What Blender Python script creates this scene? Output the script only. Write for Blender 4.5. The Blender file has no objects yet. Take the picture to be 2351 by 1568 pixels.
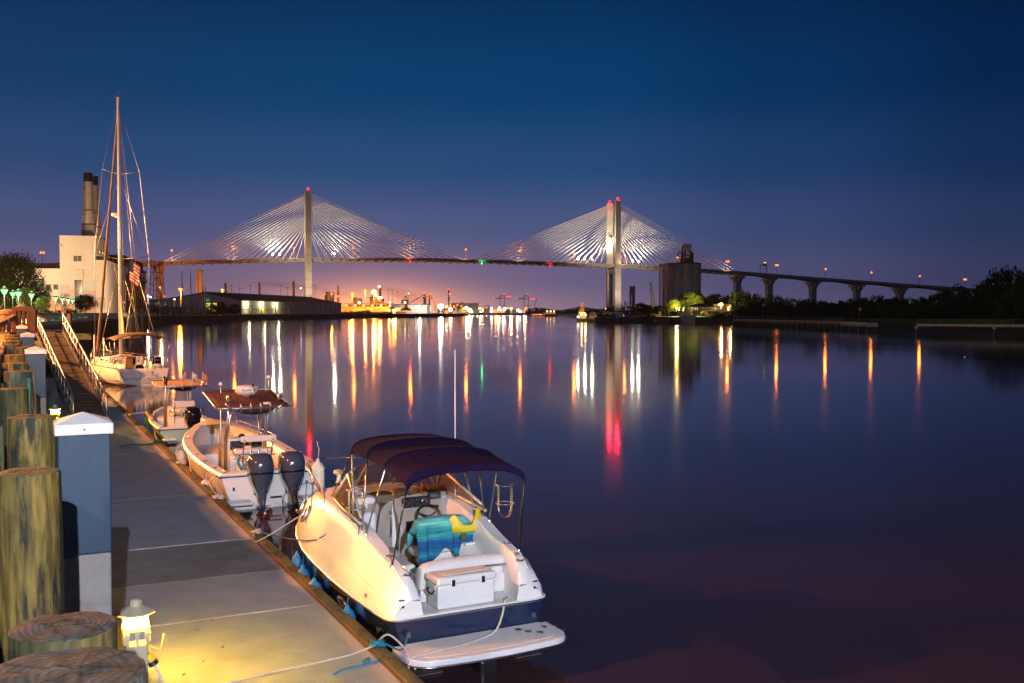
import bpy, bmesh, math, random
from mathutils import Vector, Matrix
random.seed(7)
R = math.radians
sc = bpy.context.scene
COL = sc.collection
# ------------------------------------------------------------------ camera
F, CX, CY, EYE = 2286.0, 1175.5, 784.0, 5.1
TH = math.atan(66 / F)
cd = bpy.data.cameras.new('camera')
cam = bpy.data.objects.new('camera', cd)
COL.objects.link(cam)
cam.location = (0, 0, EYE)
cam.rotation_euler = (math.pi / 2 - TH, 0, 0)
cd.sensor_width = 36
cd.lens = 35.0
cd.clip_start = 0.1
cd.clip_end = 20000
sc.camera = cam
# ------------------------------------------------------------------ colour management
sc.render.engine = 'CYCLES'
sc.view_settings.view_transform = 'Standard'
sc.view_settings.look = 'None'
sc.view_settings.exposure = 0.0
sc.view_settings.gamma = 1.0
sc.cycles.use_denoising = True
try:
    sc.cycles.denoiser = 'OPENIMAGEDENOISE'
except Exception:
    pass
sc.cycles.max_bounces = 5
sc.cycles.diffuse_bounces = 2
sc.cycles.glossy_bounces = 3
sc.cycles.transmission_bounces = 4
sc.cycles.transparent_max_bounces = 10
sc.cycles.sample_clamp_indirect = 3.0
sc.cycles.caustics_reflective = False
sc.cycles.caustics_refractive = False
# ------------------------------------------------------------------ dusk sky
W = bpy.data.worlds.new('World')
sc.world = W
W.use_nodes = True
nt = W.node_tree
nt.nodes.clear()
def wn(t, **k):
    n = nt.nodes.new(t)
    for a, b in k.items():
        setattr(n, a, b)
    return n
def wm(op, a, b=None, c=None):
    n = wn('ShaderNodeMath', operation=op)
    for i, v in enumerate((a, b, c)):
        if v is None:
            continue
        if isinstance(v, (int, float)):
            n.inputs[i].default_value = v
        else:
            nt.links.new(v, n.inputs[i])
    return n.outputs[0]
geo = wn('ShaderNodeNewGeometry')
vm = wn('ShaderNodeVectorMath', operation='NORMALIZE')
tcw = wn('ShaderNodeTexCoord')
nt.links.new(tcw.outputs['Generated'], vm.inputs[0])
sx = wn('ShaderNodeSeparateXYZ')
nt.links.new(vm.outputs[0], sx.inputs[0])
elev = wm('MULTIPLY', wm('ARCSINE', sx.outputs[2]), 180 / math.pi)      # degrees above the horizon
azim = wm('MULTIPLY', wm('ARCTAN2', sx.outputs[0], sx.outputs[1]), 180 / math.pi)
def ramp(fac, stops):
    n = wn('ShaderNodeValToRGB')
    cr = n.color_ramp
    cr.interpolation = 'EASE'
    while len(cr.elements) < len(stops):
        cr.elements.new(0.5)
    for e, (p, c) in zip(cr.elements, stops):
        e.position = p
        e.color = (*c, 1)
    nt.links.new(fac, n.inputs[0])
    return n.outputs[0]
def s2l(*c):
    return tuple(((x / 255) / 12.92 if x / 255 < .04045 else ((x / 255 + .055) / 1.055) ** 2.4) for x in c)
ef = wm('DIVIDE', wm('MAXIMUM', elev, 0.0), 60.0)
base = ramp(ef, [(0.0, s2l(124, 108, 138)), (2.2 / 60, s2l(104, 98, 136)), (4.8 / 60, s2l(74, 88, 132)), (8.5 / 60, s2l(36, 75, 122)),
                 (12.5 / 60, s2l(4, 62, 110)), (18.5 / 60, s2l(0, 47, 90)), (35 / 60, s2l(0, 34, 76)), (1.0, s2l(0, 28, 66))])
# darker to the right (east), a little darker to the left
# west-to-east falloff of the dusk brightness: full around the glow, half to the right
azf = ramp(wm('DIVIDE', wm('ADD', azim, 180.0), 360.0),
           [(0.0, (.55, .52, .54)), ((180 - 75) / 360, (.78, .75, .76)), ((180 - 27) / 360, (.86, .86, .90)), ((180 - 8) / 360, (1, 1, 1)), ((180 + 4) / 360, (.92, .95, .98)),
            ((180 + 15) / 360, (.55, .64, .74)), ((180 + 27) / 360, (.26, .36, .46)), ((180 + 80) / 360, (.30, .34, .42)), (1.0, (.62, .56, .54))])
mul = wn('ShaderNodeMix', data_type='RGBA', blend_type='MULTIPLY')
mul.inputs[0].default_value = 1
nt.links.new(base, mul.inputs[6])
nt.links.new(azf, mul.inputs[7])
def glow(az0, wa, el0, we, col):
    da = wm('DIVIDE', wm('SUBTRACT', azim, az0), wa)
    de = wm('DIVIDE', wm('SUBTRACT', elev, el0), we)
    g = wm('EXPONENT', wm('MULTIPLY', wm('ADD', wm('MULTIPLY', da, da), wm('MULTIPLY', de, de)), -1.0))
    n = wn('ShaderNodeMix', data_type='RGBA', blend_type='MIX')
    n.inputs[6].default_value = (0, 0, 0, 1)
    n.inputs[7].default_value = (*col, 1)
    nt.links.new(g, n.inputs[0])
    return n.outputs[2]
def addc(a, b):
    n = wn('ShaderNodeMix', data_type='RGBA', blend_type='ADD')
    n.inputs[0].default_value = 1
    nt.links.new(a, n.inputs[6])
    nt.links.new(b, n.inputs[7])
    return n.outputs[2]
skyc = addc(mul.outputs[2], glow(-7.9, 4.6, -0.2, 1.5, (1.7, .56, .09)))
skyc = addc(skyc, glow(-9.0, 11.0, 0, 3.4, (.13, .045, .01)))
skyc = addc(skyc, glow(0.5, 5.0, 0, 1.1, (.10, .06, .06)))
bg = wn('ShaderNodeBackground')
nt.links.new(skyc, bg.inputs[0])
bg.inputs[1].default_value = 1.0
sky = wn('ShaderNodeTexSky', sky_type='NISHITA')
sky.sun_disc = False
sky.sun_elevation = R(-4)
sky.sun_rotation = R(-25)
bg2 = wn('ShaderNodeBackground')
nt.links.new(sky.outputs[0], bg2.inputs[0])
bg2.inputs[1].default_value = 0.006
ads = wn('ShaderNodeAddShader')
nt.links.new(bg.outputs[0], ads.inputs[0])
nt.links.new(bg2.outputs[0], ads.inputs[1])
wo = wn('ShaderNodeOutputWorld')
nt.links.new(ads.outputs[0], wo.inputs[0])
# ------------------------------------------------------------------ pixel <-> place helpers (survey of the photograph, 2351 px wide)
_c, _s = math.cos(TH), math.sin(TH)
def _ray(u, v):
    x, y = (u - CX) / F, (CY - v) / F
    return Vector((x, _c + y * _s, -_s + y * _c))
def at(u, v, Y):
    r = _ray(u, v)
    return Vector((0, 0, EYE)) + r * (Y / r.y)
def G(u, v, z):
    r = _ray(u, v)
    return Vector((0, 0, EYE)) + r * ((z - EYE) / r.z)
def X_(u, Y):
    return (u - CX) / F * Y
def Z_(v, Y):
    return at(CX, v, Y).z
# ------------------------------------------------------------------ mesh builder
class MB:
    def __init__(s):
        s.v, s.f, s.m, s.mi = [], [], [], 0
    def add(s, vs, fs):
        o = len(s.v)
        s.v += [tuple(p) for p in vs]
        s.f += [tuple(i + o for i in f) for f in fs]
        s.m += [s.mi] * len(fs)
        return s
    def box(s, c, d, rz=0.0, M=None):
        x, y, z = d[0] / 2, d[1] / 2, d[2] / 2
        vs = [Vector((a * x, b * y, e * z)) for a in (-1, 1) for b in (-1, 1) for e in (-1, 1)]
        Q = M or Matrix.Rotation(rz, 3, 'Z')
        vs = [Q @ p + Vector(c) for p in vs]
        return s.add(vs, [(0, 1, 3, 2), (4, 6, 7, 5), (0, 4, 5, 1), (2, 3, 7, 6), (0, 2, 6, 4), (1, 5, 7, 3)])
    def beam(s, a, b, w, h=None):
        a, b = Vector(a), Vector(b)
        d = (b - a)
        L = d.length
        q = d.to_track_quat('Y', 'Z').to_matrix()
        return s.box((a + b) / 2, (w, L, h or w), M=q)
    def tube(s, pts, r, n=8, closed=False, cap=True):
        pts = [Vector(p) for p in pts]
        N = len(pts)
        rs = r if isinstance(r, (list, tuple)) else [r] * N
        vs = []
        up = None
        for i, p in enumerate(pts):
            if closed:
                t = pts[(i + 1) % N] - pts[i - 1]
            else:
                t = pts[min(i + 1, N - 1)] - pts[max(i - 1, 0)]
            if t.length < 1e-9:
                t = Vector((0, 0, 1))
            t.normalize()
            if up is None:
                up = Vector((0, 0, 1)) if abs(t.z) < .9 else Vector((1, 0, 0))
            a = t.cross(up)
            if a.length < 1e-6:
                a = t.cross(Vector((1, .1, 0)))
            a.normalize()
            up = a.cross(t).normalized()
            for k in range(n):
                an = 2 * math.pi * k / n
                vs.append(p + (a * math.cos(an) + up * math.sin(an)) * rs[i])
        fs = []
        for i in range(N if closed else N - 1):
            j = (i + 1) % N
            for k in range(n):
                l = (k + 1) % n
                fs.append((i * n + k, i * n + l, j * n + l, j * n + k))
        if cap and not closed:
            fs.append(tuple(range(n - 1, -1, -1)))
            fs.append(tuple((N - 1) * n + k for k in range(n)))
        return s.add(vs, fs)
    def lathe(s, prof, n=16, c=(0, 0, 0), cap=True):
        c = Vector(c)
        vs = [c + Vector((r * math.cos(2 * math.pi * k / n), r * math.sin(2 * math.pi * k / n), z)) for r, z in prof for k in range(n)]
        fs = [(i * n + k, i * n + (k + 1) % n, (i + 1) * n + (k + 1) % n, (i + 1) * n + k) for i in range(len(prof) - 1) for k in range(n)]
        if cap:
            fs.append(tuple(range(n - 1, -1, -1)))
            fs.append(tuple((len(prof) - 1) * n + k for k in range(n)))
        return s.add(vs, fs)
    def prism(s, poly, z0, z1):
        n = len(poly)
        vs = [(p[0], p[1], z0) for p in poly] + [(p[0], p[1], z1) for p in poly]
        return s.add(vs, [tuple(range(n - 1, -1, -1)), tuple(range(n, 2 * n))] + [(i, (i + 1) % n, n + (i + 1) % n, n + i) for i in range(n)])
    def slab(s, poly, vec):            # any flat polygon given thickness along vec
        n = len(poly)
        vec = Vector(vec)
        vs = [Vector(p) for p in poly] + [Vector(p) + vec for p in poly]
        return s.add(vs, [tuple(range(n - 1, -1, -1)), tuple(range(n, 2 * n))] + [(i, (i + 1) % n, n + (i + 1) % n, n + i) for i in range(n)])
    def grid(s, rows, closed=False):
        n = len(rows[0])
        vs = [p for r in rows for p in r]
        fs = []
        for i in range(len(rows) - 1):
            for k in range(n if closed else n - 1):
                l = (k + 1) % n
                fs.append((i * n + k, i * n + l, (i + 1) * n + l, (i + 1) * n + k))
        return s.add(vs, fs)
    def ico(s, c, r, sub=1):
        bm = bmesh.new()
        bmesh.ops.create_icosphere(bm, subdivisions=sub, radius=1)
        rr = r if isinstance(r, (tuple, list)) else (r, r, r)
        s.add([Vector((v.co.x * rr[0], v.co.y * rr[1], v.co.z * rr[2])) + Vector(c) for v in bm.verts], [tuple(v.index for v in f.verts) for f in bm.faces])
        bm.free()
        return s
    def mesh(s, name, mats, smooth=False):
        me = bpy.data.meshes.new(name)
        me.from_pydata(s.v, [], s.f)
        for m in (mats if isinstance(mats, (list, tuple)) else [mats]):
            me.materials.append(m)
        if len(set(s.m)) > 1:
            me.polygons.foreach_set('material_index', s.m)
        if smooth:
            me.polygons.foreach_set('use_smooth', [True] * len(s.f))
        me.update()
        bm = bmesh.new()
        bm.from_mesh(me)
        bmesh.ops.recalc_face_normals(bm, faces=bm.faces)
        bm.to_mesh(me)
        bm.free()
        return me
    def build(s, name, mats, parent=None, smooth=False, bevel=0, solid=0, sub=0, auto=None, segs=2):
        o = bpy.data.objects.new(name, s.mesh(name, mats, smooth or auto is not None))
        COL.objects.link(o)
        if parent is not None:
            o.parent = parent
        if solid:
            md = o.modifiers.new('s', 'SOLIDIFY'); md.thickness = solid; md.offset = 0
        if sub:
            md = o.modifiers.new('u', 'SUBSURF'); md.levels = sub; md.render_levels = sub
        if bevel:
            md = o.modifiers.new('b', 'BEVEL'); md.width = bevel; md.segments = segs; md.limit_method = 'ANGLE'; md.angle_limit = R(35)
        if auto is not None:
            for e in o.data.edges:
                pass
            try:
                o.data.set_sharp_from_angle(angle=R(auto))
            except Exception:
                pass
        return o
def inst(me, name, parent=None, loc=(0, 0, 0), rz=0.0, scale=None):
    o = bpy.data.objects.new(name, me)
    COL.objects.link(o)
    o.parent = parent
    o.location = loc
    o.rotation_euler = (0, 0, rz)
    if scale:
        o.scale = scale if isinstance(scale, (tuple, list)) else (scale,) * 3
    return o
def tag(o, label=None, cat=None, group=None, kind=None):
    if label: o['label'] = label
    if cat: o['category'] = cat
    if group: o['group'] = group
    if kind: o['kind'] = kind
    return o
def thing(name, label, cat, loc=(0, 0, 0), rz=0.0, group=None):
    o = bpy.data.objects.new(name, None)
    COL.objects.link(o)
    o.location = loc
    o.rotation_euler = (0, 0, rz)
    o.empty_display_size = .3
    return tag(o, label, cat, group)
def dup(o, parent=None, **k):
    c = o.copy()
    COL.objects.link(c)
    c.parent = parent
    for ch in list(o.children):
        dup(ch, c)
    for a, b in k.items():
        if a in ('label', 'group', 'category'):
            c[a] = b
        else:
            setattr(c, a, b)
    return c
# ------------------------------------------------------------------ materials
def mat(name, col, rough=.6, metal=0.0, var=.18, vs=3.0, bump=0.0, bs=40.0, spec=.5, coat=0.0, col2=None, stretch=(1, 1, 1), detail=5, thresh=None):
    m = bpy.data.materials.new(name)
    m.use_nodes = True
    t = m.node_tree
    b = t.nodes['Principled BSDF']
    b.inputs['Roughness'].default_value = rough
    b.inputs['Metallic'].default_value = metal
    b.inputs['Specular IOR Level'].default_value = spec
    b.inputs['Coat Weight'].default_value = coat
    b.inputs['Coat Roughness'].default_value = .08
    tc = t.nodes.new('ShaderNodeTexCoord')
    mp = t.nodes.new('ShaderNodeMapping')
    mp.inputs['Scale'].default_value = stretch
    t.links.new(tc.outputs['Object'], mp.inputs[0])
    if var > 0 or col2:
        n = t.nodes.new('ShaderNodeTexNoise')
        n.inputs['Scale'].default_value = vs
        n.inputs['Detail'].default_value = detail
        n.inputs['Roughness'].default_value = .65
        t.links.new(mp.outputs[0], n.inputs['Vector'])
        r = t.nodes.new('ShaderNodeValToRGB')
        a, c = thresh or (.3, .72)
        r.color_ramp.elements[0].position = a
        r.color_ramp.elements[1].position = c
        d = col2 or tuple(x * (1 - var) for x in col)
        e = col if col2 else tuple(min(1, x * (1 + var)) for x in col)
        r.color_ramp.elements[0].color = (*d, 1)
        r.color_ramp.elements[1].color = (*e, 1)
        t.links.new(n.outputs['Fac'], r.inputs[0])
        t.links.new(r.outputs[0], b.inputs['Base Color'])
    else:
        b.inputs['Base Color'].default_value = (*col, 1)
    if bump:
        n2 = t.nodes.new('ShaderNodeTexNoise')
        n2.inputs['Scale'].default_value = bs
        n2.inputs['Detail'].default_value = 6
        t.links.new(mp.outputs[0], n2.inputs['Vector'])
        bp = t.nodes.new('ShaderNodeBump')
        bp.inputs['Strength'].default_value = bump
        bp.inputs['Distance'].default_value = .02
        t.links.new(n2.outputs['Fac'], bp.inputs['Height'])
        t.links.new(bp.outputs[0], b.inputs['Normal'])
    return m
def emit(name, col, s):
    m = bpy.data.materials.new(name)
    m.use_nodes = True
    t = m.node_tree
    t.nodes.clear()
    e = t.nodes.new('ShaderNodeEmission')
    e.inputs[0].default_value = (*col, 1)
    e.inputs[1].default_value = s
    o = t.nodes.new('ShaderNodeOutputMaterial')
    t.links.new(e.outputs[0], o.inputs[0])
    return m
def glass(name, col, alpha=.35, rough=.05):
    m = bpy.data.materials.new(name)
    m.use_nodes = True
    b = m.node_tree.nodes['Principled BSDF']
    b.inputs['Base Color'].default_value = (*col, 1)
    b.inputs['Roughness'].default_value = rough
    b.inputs['Alpha'].default_value = alpha
    return m
M = {}
M['concrete'] = mat('concrete', (.42, .40, .36), .75, var=.22, vs=1.3, bump=.25, bs=60)
M['slab'] = mat('dock_concrete', (.44, .43, .43), .62, col2=(.31, .30, .30), var=.20, vs=1.7, bump=.22, bs=120, detail=12, thresh=(.25, .62))
M['slab_wet'] = mat('stained_concrete', (.26, .24, .20), .5, var=.35, vs=1.2, bump=.12, bs=90, detail=9)
M['conc_far'] = mat('bridge_concrete', (.48, .43, .36), .85, var=.16, vs=.08)
M['conc_dark'] = mat('silo_concrete', (.50, .43, .36), .9, var=.25, vs=.12, stretch=(1, 1, .3))
M['timber'] = mat('weathered_timber', (.17, .155, .06), .75, col2=(.045, .055, .018), vs=5, bump=.6, bs=30, stretch=(1, .15, 1), var=.1)
M['plank'] = mat('deck_plank', (.26, .19, .12), .75, var=.35, vs=4, bump=.5, bs=25, stretch=(4, .5, 1))
M['brownwood'] = mat('brown_railing_wood', (.16, .085, .045), .65, var=.3, vs=6, bump=.3)
M['post_blue'] = mat('blue_paint', (.013, .043, .072), .5, var=.25, vs=2.5, bump=.08, bs=30, stretch=(1, 1, .3))
M['post_conc'] = mat('post_concrete', (.26, .24, .20), .7, var=.25, vs=4, bump=.3, bs=50, col2=(.16, .145, .12), thresh=(.25, .6))
M['cap_white'] = mat('white_cap', (.72, .72, .70), .55, var=.12, vs=6)
M['white'] = mat('white_gelcoat', (.80, .79, .75), .34, var=.05, vs=1.5, coat=.12)
M['white_s'] = mat('white_nonskid', (.74, .74, .73), .5, var=.06, vs=4, bump=.1, bs=200)
M['vinyl'] = mat('white_vinyl', (.74, .72, .66), .45, var=.05, vs=5)
M['taupe'] = mat('taupe_vinyl', (.36, .31, .25), .5, var=.08, vs=5)
M['navy'] = mat('navy_gelcoat', (.012, .022, .06), .14, var=.2, vs=1, coat=.6)
M['canvas'] = mat('navy_canvas', (.016, .008, .034), .95, var=.15, vs=3, bump=.5, bs=9, spec=.08)
M['maroon'] = mat('dark_red_canvas', (.10, .030, .018), .8, var=.25, vs=2, bump=.4, bs=8)
M['tan'] = mat('tan_canvas', (.55, .34, .16), .8, var=.15, vs=3, bump=.2, bs=10)
M['steel'] = mat('polished_steel', (.55, .54, .53), .3, 1.0, var=.05)
M['galv'] = mat('galvanized_rail', (.58, .55, .50), .38, .85, var=.12)
M['black'] = mat('black_plastic', (.012, .012, .014), .35, var=.1, coat=.2)
M['blackg'] = mat('glossy_black_cowl', (.008, .009, .012), .08, var=0, coat=1)
M['rubber'] = mat('rubber', (.02, .02, .02), .8, var=.2)
M['motor'] = mat('outboard_grey_blue', (.055, .075, .115), .16, var=.06, coat=1)
M['fender'] = mat('blue_fender', (.02, .19, .42), .45, var=.3, vs=8)
M['fender_w'] = mat('white_fender', (.6, .58, .52), .5, var=.2, vs=8)
M['rope_b'] = mat('blue_rope', (.02, .10, .36), .8, var=.3, vs=60)
M['rope_t'] = mat('teal_rope', (.01, .22, .36), .8, var=.3, vs=60)
M['rope_w'] = mat('pale_rope', (.58, .53, .45), .85, var=.3, vs=50)
M['rope_g'] = mat('green_rope', (.03, .13, .05), .85, var=.3, vs=50)
M['yellow'] = mat('yellow_plastic', (.70, .55, .02), .35, var=.08)
M['amberglass'] = glass('windshield_glass', (.20, .14, .09), .55)
M['clearglass'] = glass('clear_vinyl', (.5, .42, .36), .25)
M['winglass'] = mat('dark_window_glass', (.03, .03, .035), .12, var=.3, vs=2)
M['red'] = mat('red_paint', (.5, .03, .03), .5)
M['steel_dark'] = mat('dark_steel', (.07, .065, .06), .6, .3, var=.3)
M['rust'] = mat('rusty_steel', (.16, .07, .035), .8, var=.4, vs=.7)
M['orange_steel'] = mat('orange_steel', (.55, .25, .12), .7, var=.2)
M['greysteel'] = mat('grey_steel', (.22, .23, .24), .6, .2, var=.2)
M['roof_dark'] = mat('dark_roof', (.045, .036, .045), .9, spec=.15, var=.25, vs=.1)
M['whitewall'] = mat('white_masonry', (.70, .62, .52), .85, var=.10, vs=.25)
M['warewall'] = mat('warehouse_metal', (.62, .56, .55), .7, var=.08, vs=.15)
M['mud'] = mat('mud_bank', (.09, .07, .055), .8, var=.3, vs=.1)
M['grass'] = mat('grass', (.05, .10, .025), .9, var=.4, vs=.6)
M['ground'] = mat('ground', (.12, .10, .08), .9, var=.3, vs=.2)
M['seawall'] = mat('seawall_stained', (.11, .085, .065), .85, var=.5, vs=.35, stretch=(1, 1, .25), bump=.4, bs=3)
M['bark'] = mat('bark', (.12, .085, .06), .9, var=.3, vs=3)
M['concpale'] = mat('pale_concrete', (.5, .46, .40), .8, var=.2, vs=.8)
M['skin_red'] = M['red']
def leafmat(name, a, b):
    m = mat(name, a, .75, col2=b, vs=1.2, var=.1, thresh=(.35, .65), spec=.2)
    return m
M['leaf'] = leafmat('foliage', (.075, .115, .03), (.03, .055, .016))
M['leaf_d'] = leafmat('foliage_dark', (.05, .07, .022), (.025, .035, .012))
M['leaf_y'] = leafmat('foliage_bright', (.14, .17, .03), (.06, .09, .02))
# light sources
SOD, WHT, GRN, YEL, RED = (1, .36, .07), (1, .93, .74), (.42, 1, .55), (1, .70, .06), (1, .02, .02)
M['e_sod'] = emit('sodium_lamp', (1, .27, .035), 3.4)
M['e_sod_far'] = emit('sodium_lamp_far', (1, .21, .022), 2.6)
M['e_wht_far'] = emit('white_lamp_far', (1, .88, .62), 12)
M['e_red_far'] = emit('red_lamp_far', (1, .015, .03), 6)
M['e_grn_far'] = emit('green_lamp_far', (.1, 1, .4), 10)
M['e_yel_far'] = emit('amber_lamp_far', (1, .50, .08), 5)
M['e_grn'] = emit('mercury_lamp', (.34, 1, .38), 2.0)
M['e_yel'] = emit('pedestal_lamp', (1, .78, .22), 7)
M['e_yel'] = emit('pedestal_lamp', (1, .58, .02), 1000)
M['e_yel2'] = emit('pedestal_lamp_far', (1, .70, .07), 260)
M['e_flood'] = emit('flood_lamp', (1, .95, .80), 30)
M['e_floodo'] = emit('flood_lamp_orange', (1, .50, .14), 8)
def pt(name, loc, power, col, rad=.15, parent=None):
    l = bpy.data.lights.new(name, 'POINT')
    l.energy = power
    l.color = col
    l.shadow_soft_size = rad
    o = bpy.data.objects.new(name, l)
    COL.objects.link(o)
    o.location = loc
    o.parent = parent
    return o
# dock frame: s runs along the dock away from the camera, q across it towards the river
D0 = Vector((-1.11, 12.25, 0))
DA = R(-26.3)
DF = Vector((math.sin(DA), math.cos(DA), 0))
DN = Vector((math.cos(DA), -math.sin(DA), 0))
def dk(s, q, z=0.0):
    return D0 + DF * s + DN * q + Vector((0, 0, z))
DRZ = -DA     # rotation of an object whose +Y runs along the dock
ZD, ZP = 0.5, 4.0
# ================================================================== THE SETTING: water, land, sea walls
def st(o, kind='structure'):
    o['kind'] = kind
    return o
wmat = bpy.data.materials.new('river_water')
wmat.use_nodes = True
t = wmat.node_tree
b = t.nodes['Principled BSDF']
b.inputs['IOR'].default_value = 1.42
tc = t.nodes.new('ShaderNodeTexCoord')
n1 = t.nodes.new('ShaderNodeTexNoise'); n1.inputs['Scale'].default_value = .05; n1.inputs['Detail'].default_value = 3
mp1 = t.nodes.new('ShaderNodeMapping'); mp1.inputs['Scale'].default_value = (1, .35, 1)
t.links.new(tc.outputs['Object'], mp1.inputs[0]); t.links.new(mp1.outputs[0], n1.inputs['Vector'])
r = t.nodes.new('ShaderNodeMapRange'); r.inputs[1].default_value = .35; r.inputs[2].default_value = .7; r.inputs[3].default_value = .060; r.inputs[4].default_value = .095
t.links.new(n1.outputs['Fac'], r.inputs[0]); t.links.new(r.outputs[0], b.inputs['Roughness'])
b.inputs['Base Color'].default_value = (.048, .026, .030, 1)
n2 = t.nodes.new('ShaderNodeTexNoise'); n2.inputs['Scale'].default_value = 1.6; n2.inputs['Detail'].default_value = 3
t.links.new(tc.outputs['Object'], n2.inputs['Vector'])
bp = t.nodes.new('ShaderNodeBump'); bp.inputs['Strength'].default_value = .05; bp.inputs['Distance'].default_value = .02
t.links.new(n2.outputs['Fac'], bp.inputs['Height']); t.links.new(bp.outputs[0], b.inputs['Normal'])
M['water'] = wmat
st(MB().add([(-4500, -60, 0), (4500, -60, 0), (4500, 4800, 0), (-4500, 4800, 0)], [(0, 1, 2, 3)]).build('water', wmat))
st(MB().add([(-4600, -80, -3), (4600, -80, -3), (4600, 4850, -3), (-4600, 4850, -3)], [(0, 1, 2, 3)]).build('riverbed', M['mud']))
# left bank: promenade edge, the bend at the power plant, then the far quay
edge = [dk(-40, -5.1), dk(76, -5.1), Vector((-50.8, 111, 0)), Vector((-66.2, 151, 0)), Vector((-82.7, 200, 0)), Vector((-97, 250, 0)), Vector((-116, 300, 0)),
        Vector((-135, 360, 0)), Vector((-152, 430, 0)), Vector((-151, 500, 0)), Vector((-160, 560, 0)), Vector((-195, 655, 0)), Vector((-183, 700, 0)), Vector((-155, 945, 0)), Vector((-101, 1180, 0)),
        Vector((-82, 1400, 0)), Vector((-76, 1800, 0)), Vector((-84, 2400, 0)), Vector((-75, 3400, 0)), Vector((-60, 4600, 0))]
poly = [(p.x, p.y) for p in edge] + [(-3000, 4600), (-3000, -60)]
st(MB().prism(poly, -2, ZP).build('promenade', M['ground']))
# sea wall face: sheet piling with vertical ribs, set proud of the land block
sw = MB(); cop = MB(); ribs = MB()
for i in range(len(edge) - 1):
    a, c = edge[i], edge[i + 1]
    d = (c - a).normalized(); nn = Vector((d.y, -d.x, 0))
    L = (c - a).length
    if a.y > 1900: break
    sw.beam(a + nn * .12 + Vector((0, 0, 1.0)), c + nn * .12 + Vector((0, 0, 1.0)), .2, 5.6)
    cop.beam(a - nn * .22 + Vector((0, 0, ZP - .05)), c - nn * .22 + Vector((0, 0, ZP - .05)), .8, .42)
    if a.y > 60:
        st_ = 1.6 if a.y < 600 else 3.2
        for k in range(int(L / st_)):
            p = a + d * (k * st_ + .5) + nn * .3
            ribs.box((p.x, p.y, 1.2), (.28 * st_ / 1.6, .28, 4.8), rz=math.atan2(d.y, d.x))
wall = st(sw.build('sea_wall', M['seawall']))
st(cop.build('coping', M['concpale'], wall)); 
o = ribs.build('sheet_pile', M['seawall'], wall); o['kind'] = 'stuff'
# right bank
rb = [(-40, 2600), (60, 2500), (105, 1900), (105, 1400), (88, 1180), (62, 1080), (60, 620), (62, 505), (95, 500), (112, 470), (118, 425), (122, 380), (128, 330), (138, 290), (150, 262), (158, 225), (170, 170), (200, 90), (230, -60), (3000, -60), (3000, 2600)]
land_r = st(MB().prism(rb, -2, 1.6).build('river_bank', M['mud']))
land_r2 = st(MB().prism([(x + (9 if 60 < x < 3000 and y < 2000 else 0), y) for x, y in rb], 1.61, 3.0).build('bank_grass', M['grass']))
st(MB().prism([(-700, 3600), (-300, 3300), (60, 3000), (700, 3100), (2500, 2700), (2500, 4700), (-700, 4700)], -2, 3.5).build('far_shore', M['ground']))
# ------------------------------------------------------------------ floating dock
dock = st(MB().build('dock', M['timber'])) if False else thing('dock', None, None)
dock['kind'] = 'structure'
body = MB()
def dkbox(mb, s0, s1, q0, q1, z0, z1):
    c = dk((s0 + s1) / 2, (q0 + q1) / 2, (z0 + z1) / 2)
    mb.box(c, (q1 - q0, s1 - s0, z1 - z0), rz=DRZ)
dkbox(body, -16, 66, -3.62, -.30, -.35, .34)
body.build('pontoon', M['rust'], dock)
# slabs: joints read off the photograph
joints = [-16.0, -9.5, -3.0, 3.86, 6.29, 9.01, 14.6, 19.5, 23.1, 28.0, 34.0, 40.0, 46.5, 53, 59.5, 66]
def make_slab(s0, s1, m, dz=0.0):
    g = .009
    mb = MB(); dkbox(mb, s0 + g, s1 - g, -3.60, -.235, .36, ZD + dz)
    return mb.build('slab', m, dock, bevel=.012)
for i in range(len(joints) - 1):
    m = M['slab_wet'] if joints[i] == 6.29 else M['slab']
    make_slab(joints[i], joints[i + 1], m, -.008 if joints[i] == 6.29 else random.uniform(-.004, .004))
# timber edge: outer rub board and top board, in lengths
for k in range(-4, 18):
    s0 = k * 3.66 - .9
    for q0, q1, z0, z1, nm in ((-.20, -.045, .30, .535, 'edge_timber'), (-.04, .03, .12, .50, 'rub_board')):
        mb = MB(); dkbox(mb, s0 + .01, s0 + 3.645, q0, q1, z0, z1 + random.uniform(-.006, .006))
        mb.build(nm, M['timber'], dock, bevel=.012)
    mb = MB(); dkbox(mb, s0 + .01, s0 + 3.645, -3.78, -3.63, .30, .52)
    mb.build('edge_timber', M['timber'], dock, bevel=.012)
    for dd in (.5, 1.8, 3.1):
        mb = MB(); mb.lathe([(.028, 0), (.028, .018), (.012, .026)], 8, dk(s0 + dd, -.12, .536)); mb.build('bolt', M['steel_dark'], dock)
# rusty steel flange between slab and timber
mb = MB(); dkbox(mb, -16, 66, -.232, -.203, .40, .515); mb.build('edge_angle', M['rust'], dock)
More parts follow.
